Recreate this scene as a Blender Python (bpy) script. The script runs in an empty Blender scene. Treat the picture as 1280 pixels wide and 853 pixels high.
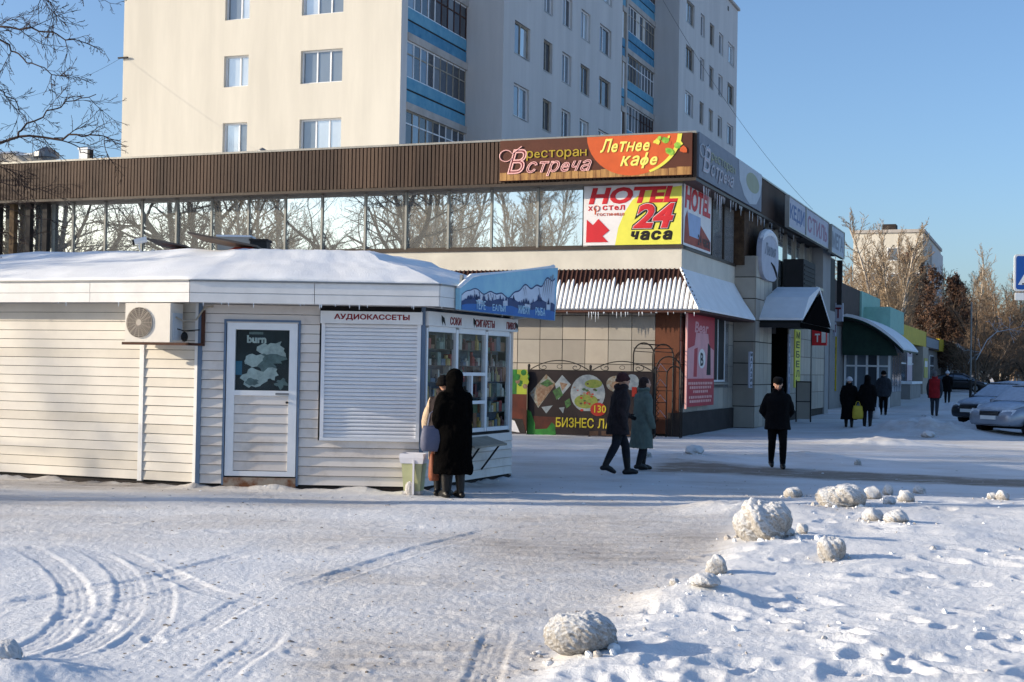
import bpy, bmesh, math, random
import numpy as np
from mathutils import Matrix, Vector, Quaternion
random.seed(7)
SC = bpy.context.scene
COL = SC.collection
R = math.radians
# ------------------------------------------------------------------ camera
FPX, CX, CY, CAMH = 1742.0, 640.0, 426.5, 1.75
PIT, ROL, YAW = R(1.07), R(1.0), R(21.17)
_r = Vector((1, 0, 0)); _u = Vector((0, -math.sin(PIT), math.cos(PIT))); _w = Vector((0, math.cos(PIT), math.sin(PIT)))
CR = _r * math.cos(ROL) + _u * math.sin(ROL)
CU = -_r * math.sin(ROL) + _u * math.cos(ROL)
CF = _w
cd = bpy.data.cameras.new('camera'); cam = bpy.data.objects.new('camera', cd); COL.objects.link(cam)
m = Matrix((CR, CU, -CF)).transposed().to_4x4(); m.translation = Vector((0, 0, CAMH)); cam.matrix_world = m
cd.sensor_width = 36.0; cd.lens = 36.0 * FPX / 1280; cd.clip_start = 0.1; cd.clip_end = 5000
SC.camera = cam
# ------------------------------------------------------------------ light
SUN_AZ, SUN_EL = R(4.0), R(16.5)          # the sun stands to the left (-X), a touch behind the camera
w = bpy.data.worlds.new('World'); SC.world = w; w.use_nodes = True
nt = w.node_tree; sk = nt.nodes.new('ShaderNodeTexSky'); sk.sky_type = 'NISHITA'; sk.sun_disc = False
sk.sun_elevation = SUN_EL; sk.sun_rotation = R(270) - SUN_AZ
sk.air_density = 0.9; sk.dust_density = 1.9; sk.ozone_density = 3.8; sk.altitude = 150
nt.links.new(sk.outputs[0], nt.nodes['Background'].inputs[0]); nt.nodes['Background'].inputs[1].default_value = 0.145
sd = bpy.data.lights.new('sun', 'SUN'); sun = bpy.data.objects.new('sun', sd); COL.objects.link(sun)
sd.energy = 4.2; sd.angle = R(0.55); sd.color = (1.0, 0.86, 0.66)
ld = Vector((math.cos(SUN_AZ) * math.cos(SUN_EL), math.sin(SUN_AZ) * math.cos(SUN_EL), -math.sin(SUN_EL)))
sun.rotation_euler = ld.to_track_quat('-Z', 'Y').to_euler(); sun.location = (-40, 0, 40)
SC.view_settings.view_transform = 'Standard'; SC.view_settings.look = 'None'
SC.view_settings.exposure = 0.6; SC.view_settings.gamma = 1.0
SC.cycles.max_bounces = 6; SC.cycles.transparent_max_bounces = 12
# ------------------------------------------------------------------ measuring
O = Vector((0, 0, CAMH))
def ray(px, py):
    return CR * ((px - CX) / FPX) + CU * ((CY - py) / FPX) + CF
def rise(y):
    return 0.006 * max(0.0, y - 40.0)
def G(px, py):
    """point of the snow ground seen at a place of the photograph"""
    d = ray(px, py); z = 0.0
    for _ in range(30):
        t = (z - CAMH) / d.z; z = 0.5 * z + 0.5 * rise(d.y * t)
    return Vector((d.x * t, d.y * t, z))
def at(px, py, y):
    d = ray(px, py); return O + d * (y / d.y)
P0 = Vector((4.413, 36.635, 0.0))
AX = Vector((math.cos(YAW), -math.sin(YAW), 0)); BX = Vector((math.sin(YAW), math.cos(YAW), 0))
def loc(p): q = p - P0; return Vector((q.dot(AX), q.dot(BX), q.z))
def F(px, py, v=0.0):
    d = ray(px, py); t = ((P0 - O).dot(BX) + v) / d.dot(BX); return loc(O + d * t)
def S(px, py, x=0.0):
    d = ray(px, py); t = ((P0 - O).dot(AX) + x) / d.dot(AX); return loc(O + d * t)
RM = Matrix.Translation(P0) @ Matrix.Rotation(-YAW, 4, 'Z')      # building frame: x right along the front, y back, z up
# ------------------------------------------------------------------ materials
def lin(c):
    c = c / 255.0
    return c / 12.92 if c <= 0.04045 else ((c + 0.055) / 1.055) ** 2.4
def rgb(r, g, b): return (lin(r), lin(g), lin(b), 1.0)
def mat(name, c, rough=0.8, var=0.12, scale=3.0, bump=0.0, bscale=30.0, metal=0.0, spec=0.3, c2=None, streak=False, thr=(0.35, 0.65), coat=0.0):
    """principled surface whose colour wanders between c*(1-var) and c*(1+var), or from c to c2, with fine relief"""
    M = bpy.data.materials.new(name); M.use_nodes = True; n = M.node_tree.nodes; l = M.node_tree.links
    b = n['Principled BSDF']; b.inputs['Roughness'].default_value = rough; b.inputs['Metallic'].default_value = metal
    b.inputs['Specular IOR Level'].default_value = spec; b.inputs['Coat Weight'].default_value = coat
    tc = n.new('ShaderNodeTexCoord'); mp = n.new('ShaderNodeMapping'); geo = n.new('ShaderNodeNewGeometry')
    l.new(geo.outputs['Position'], mp.inputs[0])
    if streak: mp.inputs['Scale'].default_value = (1, 1, 0.12)
    nz = n.new('ShaderNodeTexNoise'); nz.inputs['Scale'].default_value = scale; nz.inputs['Detail'].default_value = 6; nz.inputs['Roughness'].default_value = 0.62
    l.new(mp.outputs[0], nz.inputs['Vector'])
    rp = n.new('ShaderNodeValToRGB'); rp.color_ramp.elements[0].position = thr[0]; rp.color_ramp.elements[1].position = thr[1]
    ca = tuple(max(0, x * (1 - var)) for x in c[:3]) + (1,); cb = tuple(min(1, x * (1 + var)) for x in c[:3]) + (1,)
    if c2 is not None: ca, cb = c, c2
    rp.color_ramp.elements[0].color = ca; rp.color_ramp.elements[1].color = cb
    l.new(nz.outputs[0], rp.inputs[0]); l.new(rp.outputs[0], b.inputs['Base Color'])
    if bump:
        n2 = n.new('ShaderNodeTexNoise'); n2.inputs['Scale'].default_value = bscale; n2.inputs['Detail'].default_value = 5
        l.new(geo.outputs['Position'], n2.inputs['Vector'])
        bp = n.new('ShaderNodeBump'); bp.inputs['Strength'].default_value = bump; bp.inputs['Distance'].default_value = 0.02
        l.new(n2.outputs[0], bp.inputs['Height']); l.new(bp.outputs[0], b.inputs['Normal'])
    return M
def mirror_glass(name, c, metal, rough=0.03, wav=0.03, wscale=0.9):
    M = mat(name, c, rough=rough, var=0.06, scale=0.8, metal=metal, spec=0.6)
    n = M.node_tree.nodes; l = M.node_tree.links; b = n['Principled BSDF']
    g = n.new('ShaderNodeNewGeometry'); nz = n.new('ShaderNodeTexNoise'); nz.inputs['Scale'].default_value = wscale; nz.inputs['Detail'].default_value = 1
    bp = n.new('ShaderNodeBump'); bp.inputs['Strength'].default_value = wav; bp.inputs['Distance'].default_value = 0.3
    l.new(g.outputs['Position'], nz.inputs['Vector']); l.new(nz.outputs[0], bp.inputs['Height']); l.new(bp.outputs[0], b.inputs['Normal'])
    return M
def clear_glass(name, tint=(0.8, 0.86, 0.86, 1), ior=1.6):
    M = bpy.data.materials.new(name); M.use_nodes = True; n = M.node_tree.nodes; l = M.node_tree.links
    n.remove(n['Principled BSDF']); o = n['Material Output']
    t = n.new('ShaderNodeBsdfTransparent'); t.inputs[0].default_value = tint
    g = n.new('ShaderNodeBsdfGlossy'); g.inputs['Roughness'].default_value = 0.02; g.inputs[0].default_value = (0.9, 0.95, 1, 1)
    f = n.new('ShaderNodeFresnel'); f.inputs[0].default_value = ior; x = n.new('ShaderNodeMixShader')
    g_ = n.new('ShaderNodeNewGeometry'); iv = n.new('ShaderNodeMath'); iv.operation = 'SUBTRACT'; iv.inputs[0].default_value = 1.0; mu = n.new('ShaderNodeMath'); mu.operation = 'MULTIPLY'
    l.new(g_.outputs['Backfacing'], iv.inputs[1]); l.new(iv.outputs[0], mu.inputs[0]); l.new(f.outputs[0], mu.inputs[1]); l.new(mu.outputs[0], x.inputs[0]); l.new(t.outputs[0], x.inputs[1]); l.new(g.outputs[0], x.inputs[2]); l.new(x.outputs[0], o.inputs[0])
    return M
MT = {}
def mk(key, *a, **k): MT[key] = mat(key, *a, **k); return MT[key]
# ------------------------------------------------------------------ mesh builder
class MB:
    def __init__(s, M=None): s.v = []; s.f = []; s.mi = []; s.mats = []; s.M = M
    def _m(s, m):
        if m not in s.mats: s.mats.append(m)
        return s.mats.index(m)
    def add(s, vs, fs, m):
        o = len(s.v); k = s._m(m)
        for p in vs:
            p = Vector(p); s.v.append(s.M @ p if s.M is not None else p)
        for f in fs: s.f.append(tuple(i + o for i in f)); s.mi.append(k)
    def box(s, x0, x1, y0, y1, z0, z1, m, T=None):
        vs = [(x, y, z) for x in (x0, x1) for y in (y0, y1) for z in (z0, z1)]
        if T is not None: vs = [T @ Vector(p) for p in vs]
        s.add(vs, [(0, 1, 3, 2), (4, 6, 7, 5), (0, 4, 5, 1), (2, 3, 7, 6), (0, 2, 6, 4), (1, 5, 7, 3)], m); return s
    def poly(s, pts, m): s.add(pts, [tuple(range(len(pts)))], m); return s
    def prism(s, pts, d, m):
        """a flat outline pts pushed along vector d"""
        n = len(pts); d = Vector(d); vs = [Vector(p) for p in pts] + [Vector(p) + d for p in pts]
        s.add(vs, [tuple(range(n))[::-1], tuple(range(n, 2 * n))] + [(i, (i + 1) % n, n + (i + 1) % n, n + i) for i in range(n)], m); return s
    def loft(s, rings, m, cap=True, closed=True):
        n = len(rings[0]); vs = [p for r in rings for p in r]; fs = []
        for i in range(len(rings) - 1):
            for j in range(n if closed else n - 1):
                k = (j + 1) % n; fs.append((i * n + j, i * n + k, (i + 1) * n + k, (i + 1) * n + j))
        if cap and closed: fs += [tuple(range(n))[::-1], tuple((len(rings) - 1) * n + j for j in range(n))]
        s.add(vs, fs, m); return s
    def tube(s, pts, r, m, n=6, cap=True, dome=False):
        pts = [Vector(p) for p in pts]; rs = list(r) if hasattr(r, '__len__') else [r] * len(pts)
        if dome:
            d0 = (pts[0] - pts[1]).normalized(); d1 = (pts[-1] - pts[-2]).normalized()
            r0, r1 = rs[0], rs[-1]
            pts = [pts[0] + d0 * r0 * .95, pts[0] + d0 * r0 * .65] + pts + [pts[-1] + d1 * r1 * .65, pts[-1] + d1 * r1 * .95]
            rs = [r0 * .3, r0 * .76] + rs + [r1 * .76, r1 * .3]
        t = (pts[1] - pts[0]).normalized(); a = t.orthogonal().normalized(); rings = []
        for i, p in enumerate(pts):
            t2 = ((pts[min(i + 1, len(pts) - 1)] - pts[max(i - 1, 0)])).normalized()
            if t.dot(t2) < 0.9999: a = t.rotation_difference(t2) @ a
            t = t2; b = t.cross(a).normalized()
            rings.append([p + (a * math.cos(2 * math.pi * k / n) + b * math.sin(2 * math.pi * k / n)) * rs[i] for k in range(n)])
        s.loft(rings, m, cap); return s
    def cyl(s, p, q, r, m, n=12): return s.tube([p, q], r, m, n)
    def ell(s, c, rx, ry, rz, m, nu=14, nv=9, T=None):
        c = Vector(c); rings = []
        for i in range(nv + 1):
            a = math.pi * (0.04 + 0.92 * i / nv) - math.pi / 2
            rg = [Vector((rx * math.cos(a) * math.cos(2 * math.pi * j / nu), ry * math.cos(a) * math.sin(2 * math.pi * j / nu), rz * math.sin(a))) for j in range(nu)]
            rings.append([c + ((T @ p) if T is not None else p) for p in rg])
        s.loft(rings, m); return s
    def disc(s, c, r, m, n=24, ex=(1, 0, 0), ey=(0, 0, 1), ry=None):
        ex, ey, c = Vector(ex), Vector(ey), Vector(c)
        s.poly([c + ex * (r * math.cos(2 * math.pi * k / n)) + ey * ((ry or r) * math.sin(2 * math.pi * k / n)) for k in range(n)], m); return s
    def text(s, body, o, ex, ey, m, w=None, h=None, shear=0.0, bold=0.0, outline=False, thick=0.004):
        """letters fitted into the box w x h whose lower-left corner is o; ex, ey unit vectors in the plane"""
        vs, fs = letters(body, shear, bold, outline)
        o, ex, ey = Vector(o), Vector(ex), Vector(ey); nz = ex.cross(ey).normalized()
        x0, x1 = vs[:, 0].min(), vs[:, 0].max(); y0, y1 = vs[:, 1].min(), vs[:, 1].max()
        sx = w / (x1 - x0) if w else h / (y1 - y0); sy = h / (y1 - y0) if h else sx
        zs = max(1e-6, vs[:, 2].max())
        s.add([o + ex * ((p[0] - x0) * sx) + ey * ((p[1] - y0) * sy) + nz * (p[2] / zs * thick) for p in vs], fs, m); return s
    def build(s, name, parent=None, world=False, smooth=False, kind=None, label=None, mesh_only=False):
        me = bpy.data.meshes.new(name)
        vs = s.v
        if world and parent is not None:
            inv = parent.matrix_basis.inverted(); vs = [inv @ p for p in vs]
        me.from_pydata([tuple(p) for p in vs], [], s.f)
        for m in s.mats: me.materials.append(m)
        me.polygons.foreach_set('material_index', s.mi)
        if smooth: me.polygons.foreach_set('use_smooth', [True] * len(s.f))
        me.update()
        if mesh_only: return me
        return link(name, me, parent, kind, label)
def link(name, me, parent=None, kind=None, label=None):
    o = bpy.data.objects.new(name, me); COL.objects.link(o)
    if parent is not None: o.parent = parent
    if kind: o['kind'] = kind
    if label: o['label'] = label
    return o
_tc = {}
SPECIAL = set('енчЧфЬЯ')
def letters(body, shear=0.0, bold=0.0, outline=False):
    """outline letters as a mesh; the Cyrillic letters whose contours overlap are composed from clean glyphs"""
    if len(body) == 1 or not (SPECIAL & set(body)): 
        return glyph(body, shear, bold, outline) if body not in SPECIAL else special(body, shear, bold, outline)
    x = 0.0; V = []; Fc = []; n = 0
    for ch in body:
        if ch == ' ': x += .3; continue
        v, f = letters(ch, shear, bold, outline); v = v.copy(); base = v[:, 0] - shear * v[:, 1]; v[:, 0] += x - base.min(); x += base.max() - base.min() + .085
        V.append(v); Fc += [tuple(i + n for i in q) for q in f]; n += len(v)
    return np.concatenate(V), Fc
def special(ch, shear, bold, outline):
    if ch == 'е': return glyph('e', shear, bold, outline)
    if ch == 'Ь': return glyph('b', shear, bold, outline)
    if ch == 'н':
        v, f = glyph('H', shear, bold, outline); return v * np.array([.80, .74, 1]), f
    if ch in 'чЧ':
        v, f = glyph('h', shear, bold, outline); v = v * np.array([-1., -1., 1]); v[:, 1] -= v[:, 1].min(); k = .73 if ch == 'ч' else 1.0; v = v * np.array([.95, k, 1]); return v, f
    if ch == 'Я':
        v, f = glyph('R', -shear, bold, outline); return v * np.array([-1., 1, 1]), [q[::-1] for q in f]
    v, f = glyph('o', shear, bold, outline); b0 = v[:, 0] - shear * v[:, 1]; c = (b0.min() + b0.max()) / 2; hw = .045 + bold; z0, z1 = v[:, 2].min() - .001, v[:, 2].max() + .001; n = len(v)
    q = np.array([(c + s * hw + shear * y, y, z) for z in (z0, z1) for s, y in ((-1, -.2), (1, -.2), (1, .74), (-1, .74))]); return np.concatenate([v, q]), f + [tuple(n + i for i in t) for t in ((4, 5, 6, 7), (0, 1, 5, 4), (1, 2, 6, 5), (2, 3, 7, 6), (3, 0, 4, 7))]
def glyph(body, shear=0.0, bold=0.0, outline=False):
    key = (body, shear, bold, outline)
    if key not in _tc:
        cu = bpy.data.curves.new('t', 'FONT'); cu.body = body; cu.shear = shear; cu.resolution_u = 3
        cu.fill_mode = 'NONE' if outline else 'FRONT'
        if bold: cu.bevel_depth = bold; cu.bevel_resolution = 0
        t = bpy.data.objects.new('t', cu); COL.objects.link(t)
        dg = bpy.context.evaluated_depsgraph_get(); e = t.evaluated_get(dg); me = e.to_mesh()
        v = np.array([p.co[:] for p in me.vertices]); f = [tuple(p.vertices) for p in me.polygons]
        e.to_mesh_clear(); bpy.data.objects.remove(t); bpy.data.curves.remove(cu)
        _tc[key] = (v, f)
    return _tc[key]
def tag(o, label, cat, group=None):
    o['label'] = label; o['category'] = cat
    if group: o['group'] = group
    return o
def thing(name, label, cat, M=None, group=None):
    o = bpy.data.objects.new(name, None); COL.objects.link(o); o.empty_display_size = 0.2
    if M is not None:
        o.matrix_basis = M if isinstance(M, Matrix) else Matrix.Translation(Vector(M))
    return tag(o, label, cat, group)
def dup(root, M, label=None, group=None):
    """a copy of a thing with copies of its parts and their sub-parts"""
    c = root.copy(); COL.objects.link(c); c.matrix_basis = M if isinstance(M, Matrix) else Matrix.Translation(Vector(M))
    if label: c['label'] = label
    if group: c['group'] = group
    for ch in list(root.children):
        k = ch.copy(); COL.objects.link(k); k.parent = c
        for g in list(ch.children):
            q = g.copy(); COL.objects.link(q); q.parent = k
    return c
def place(p, yaw=0.0): return Matrix.Translation(Vector(p)) @ Matrix.Rotation(yaw, 4, 'Z')
# ------------------------------------------------------------------ noise
_P = np.random.RandomState(11).permutation(4096)
def _h(ix, iy): return _P[(_P[ix & 4095] + iy) & 4095]
def perlin(x, y):
    x = np.asarray(x, float); y = np.asarray(y, float)
    ix = np.floor(x).astype(int); iy = np.floor(y).astype(int); fx = x - ix; fy = y - iy
    u = fx * fx * fx * (fx * (fx * 6 - 15) + 10); v = fy * fy * fy * (fy * (fy * 6 - 15) + 10)
    def g(a, b, dx, dy):
        an = _h(a, b) * (2 * math.pi / 4096.0); return np.cos(an) * dx + np.sin(an) * dy
    a = g(ix, iy, fx, fy); b = g(ix + 1, iy, fx - 1, fy); c = g(ix, iy + 1, fx, fy - 1); d = g(ix + 1, iy + 1, fx - 1, fy - 1)
    return (a + u * (b - a)) + v * ((c + u * (d - c)) - (a + u * (b - a)))
def fbm(x, y, n=4, gain=0.5):
    r = 0; a = 1
    for i in range(n): r = r + a * perlin(x * 2 ** i + 17.3 * i, y * 2 ** i - 9.1 * i); a *= gain
    return r
def sstep(a, b, x): t = np.clip((x - a) / (b - a), 0, 1); return t * t * (3 - 2 * t)
# ------------------------------------------------------------------ the snow ground
mk('dark', rgb(38, 36, 36), rough=.7)
mk('black', rgb(16, 16, 17), rough=.6)
mk('matte_black', rgb(20, 19, 19), rough=1.0, spec=.0)
mk('steel', rgb(120, 122, 124), rough=.45, metal=.6)
mk('white_paint', rgb(222, 222, 220), rough=.5, var=.05)
mk('white_pvc', rgb(226, 228, 230), rough=.35, var=.04)
mk('snow', (.80, .815, .83, 1), rough=.75, var=.05, scale=2, bump=.35, bscale=45)
mk('snow_dirty', (.34, .30, .26, 1), rough=.9, scale=11, c2=(.64, .62, .60, 1), bump=1., bscale=38, thr=(.30, .62))
mk('ice_dirt', (.13, .10, .075, 1), rough=.9, scale=7, c2=(.52, .48, .43, 1), bump=1., bscale=26, thr=(.34, .62))
def clod_mat():
    M = bpy.data.materials.new('clod'); M.use_nodes = True; n = M.node_tree.nodes; l = M.node_tree.links; b = n['Principled BSDF']; b.inputs['Roughness'].default_value = .88; b.inputs['Specular IOR Level'].default_value = .2
    g = n.new('ShaderNodeNewGeometry'); a_ = n.new('ShaderNodeAttribute'); a_.attribute_name = 'snowy'
    z1 = n.new('ShaderNodeTexNoise'); z1.inputs['Scale'].default_value = 46; z1.inputs['Detail'].default_value = 8; z1.inputs['Roughness'].default_value = .72; l.new(g.outputs['Position'], z1.inputs['Vector'])
    r1 = n.new('ShaderNodeValToRGB'); e = r1.color_ramp.elements; e[0].position = .25; e[0].color = (.20, .17, .14, 1); e[1].position = .66; e[1].color = (.60, .58, .56, 1); q = e.new(.45); q.color = (.40, .37, .335, 1); l.new(z1.outputs[0], r1.inputs[0])
    ad = n.new('ShaderNodeMath'); ad.operation = 'MULTIPLY_ADD'; ad.inputs[1].default_value = 1.6; ad.inputs[2].default_value = -.8; l.new(z1.outputs[0], ad.inputs[0])
    s_ = n.new('ShaderNodeMath'); s_.operation = 'ADD'; s_.use_clamp = True; l.new(ad.outputs[0], s_.inputs[0]); l.new(a_.outputs['Fac'], s_.inputs[1])
    mx = n.new('ShaderNodeMix'); mx.data_type = 'RGBA'; l.new(s_.outputs[0], mx.inputs[0]); l.new(r1.outputs[0], mx.inputs[6]); mx.inputs[7].default_value = (.76, .77, .785, 1); l.new(mx.outputs[2], b.inputs['Base Color'])
    bp = n.new('ShaderNodeBump'); bp.inputs['Strength'].default_value = 1.0; bp.inputs['Distance'].default_value = .03; l.new(z1.outputs[0], bp.inputs['Height']); l.new(bp.outputs[0], b.inputs['Normal'])
    return M
MT['clod'] = clod_mat()
def ground_mat():
    M = bpy.data.materials.new('packed_snow'); M.use_nodes = True; n = M.node_tree.nodes; l = M.node_tree.links
    b = n['Principled BSDF']; b.inputs['Roughness'].default_value = .72; b.inputs['Specular IOR Level'].default_value = .25
    g = n.new('ShaderNodeNewGeometry'); at_ = n.new('ShaderNodeAttribute'); at_.attribute_name = 'dirt'
    mp = n.new('ShaderNodeMapping'); mp.inputs['Scale'].default_value = (.55, 1.6, 1); mp.inputs['Rotation'].default_value = (0, 0, R(-8)); l.new(g.outputs['Position'], mp.inputs[0])
    nz = n.new('ShaderNodeTexNoise'); nz.inputs['Scale'].default_value = 3.2; nz.inputs['Detail'].default_value = 9; nz.inputs['Roughness'].default_value = .68
    l.new(mp.outputs[0], nz.inputs['Vector'])
    m1 = n.new('ShaderNodeMath'); m1.operation = 'MULTIPLY_ADD'; m1.inputs[1].default_value = 2.6; m1.inputs[2].default_value = -1.3 + .05
    l.new(nz.outputs[0], m1.inputs[0])
    m2 = n.new('ShaderNodeMath'); m2.operation = 'MULTIPLY_ADD'; m2.inputs[1].default_value = 1.0; l.new(at_.outputs['Fac'], m2.inputs[0])
    m3 = n.new('ShaderNodeMath'); m3.operation = 'MULTIPLY'; l.new(m1.outputs[0], m3.inputs[0]); l.new(at_.outputs['Fac'], m3.inputs[1]); l.new(m3.outputs[0], m2.inputs[2])
    m2.use_clamp = True
    n3 = n.new('ShaderNodeTexNoise'); n3.inputs['Scale'].default_value = 11; n3.inputs['Detail'].default_value = 6; n3.inputs['Roughness'].default_value = .75; l.new(mp.outputs[0], n3.inputs['Vector'])
    m4 = n.new('ShaderNodeMath'); m4.operation = 'MULTIPLY_ADD'; m4.inputs[1].default_value = 5.0; m4.inputs[2].default_value = -2.85; m4.use_clamp = True; l.new(n3.outputs[0], m4.inputs[0])
    m5 = n.new('ShaderNodeMath'); m5.operation = 'MULTIPLY'; m5.use_clamp = True; m6 = n.new('ShaderNodeMath'); m6.operation = 'MULTIPLY'; m6.use_clamp = True; m6.inputs[1].default_value = 2.2; l.new(at_.outputs['Fac'], m6.inputs[0]); l.new(m6.outputs[0], m5.inputs[0]); l.new(m4.outputs[0], m5.inputs[1])
    m7 = n.new('ShaderNodeMath'); m7.operation = 'MULTIPLY_ADD'; m7.use_clamp = True; m7.inputs[1].default_value = .85; l.new(m5.outputs[0], m7.inputs[0]); l.new(m2.outputs[0], m7.inputs[2])
    r = n.new('ShaderNodeValToRGB'); e = r.color_ramp.elements; e[0].position = 0; e[0].color = (.76, .77, .785, 1); e[1].position = 1; e[1].color = (.24, .195, .155, 1)
    q = r.color_ramp.elements.new(.45); q.color = (.56, .53, .50, 1)
    l.new(m7.outputs[0], r.inputs[0]); l.new(r.outputs[0], b.inputs['Base Color'])
    n2 = n.new('ShaderNodeTexNoise'); n2.inputs['Scale'].default_value = 26; n2.inputs['Detail'].default_value = 7; n2.inputs['Roughness'].default_value = .7
    l.new(g.outputs['Position'], n2.inputs['Vector'])
    bp = n.new('ShaderNodeBump'); bp.inputs['Strength'].default_value = .55; bp.inputs['Distance'].default_value = .03
    l.new(n2.outputs[0], bp.inputs['Height']); l.new(bp.outputs[0], b.inputs['Normal'])
    return M
MT['ground'] = ground_mat()
def to_px(x, y):
    q = (x * CR.x + y * CR.y - CAMH * CR.z, x * CU.x + y * CU.y - CAMH * CU.z, x * CF.x + y * CF.y - CAMH * CF.z)
    return CX + FPX * q[0] / q[2], CY - FPX * q[1] / q[2]
def polyline(pix):
    """a smooth ground path through places of the photograph"""
    P = np.array([G(*p)[:2] for p in pix]); n = len(P); out = []
    for i in range(n - 1):
        a, b, c, d = P[max(i - 1, 0)], P[i], P[i + 1], P[min(i + 2, n - 1)]
        for t in np.linspace(0, 1, 7)[:-1]:
            out.append(.5 * ((2 * b) + (-a + c) * t + (2 * a - 5 * b + 4 * c - d) * t * t + (-a + 3 * b - 3 * c + d) * t ** 3))
    return np.array(out + [P[-1]])
TRACKS = [  # path, tyre width in metres, depth
    (polyline([(85, 678), (128, 695), (158, 722), (163, 755), (140, 785), (85, 815), (20, 845), (-60, 880)]), .22, .011),
    (polyline([(5, 676), (55, 697), (88, 727), (95, 760), (70, 792), (10, 822), (-70, 850)]), .22, .011),
    (polyline([(-40, 775), (30, 752), (120, 735), (190, 722), (260, 705), (345, 682)]), .18, .012),
    (polyline([(150, 688), (200, 712), (250, 735), (300, 752), (330, 768)]), .2, .011),
    (polyline([(200, 812), (255, 782), (300, 757), (350, 735)]), .2, .010),
    (polyline([(628, 775), (620, 800), (610, 830), (600, 860), (592, 890), (585, 930)]), .2, .010),
    (polyline([(350, 750), (420, 722), (520, 690), (640, 655)]), .22, .012),
    (polyline([(340, 775), (330, 800), (290, 830), (240, 870)]), .22, .012),
    (polyline([(110, 676), (165, 696), (196, 726), (200, 760), (178, 792), (125, 822), (60, 850)]), .2, .007),
    (polyline([(-40, 800), (40, 778), (130, 758), (210, 742), (300, 716)]), .18, .008),
]
_fp = random.Random(5)
FEET = []
for _ in range(170):
    px, py = _fp.uniform(600, 1300), _fp.uniform(625, 870); g = G(px, py)
    if py < np.interp(px, [600, 720, 880, 1000, 1300], [890, 800, 708, 632, 620]): continue
    FEET.append((g.x, g.y, _fp.uniform(.05, .15), _fp.uniform(.008, .028), _fp.uniform(0, 3.14)))
for _ in range(36):
    px, py = _fp.uniform(0, 700), _fp.uniform(640, 860); g = G(px, py)
    FEET.append((g.x, g.y, _fp.uniform(.06, .11), _fp.uniform(.005, .012), _fp.uniform(0, 3.14)))
FEET = np.array(FEET)
MOUNDS = [(G(1150, 543), 1.9, .45), (G(1205, 540), 1.3, .28), (G(1100, 556), 1.6, .16), (G(1190, 512), 2.2, .35), (G(1010, 572), 1.2, .10), (G(860, 575), 1.6, .10), (G(930, 640), .9, .12), (G(20, 850), .5, .1), (G(855, 755), .5, .12)]
def bank(px, py):
    fb = np.interp(px, [540, 600, 640, 720, 800, 880, 920, 1000, 1100, 1300], [1100, 900, 856, 800, 752, 700, 662, 622, 611, 606])
    return sstep(-18, 60, py - fb + 14 * perlin(px / 60.0, py / 60.0))
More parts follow.
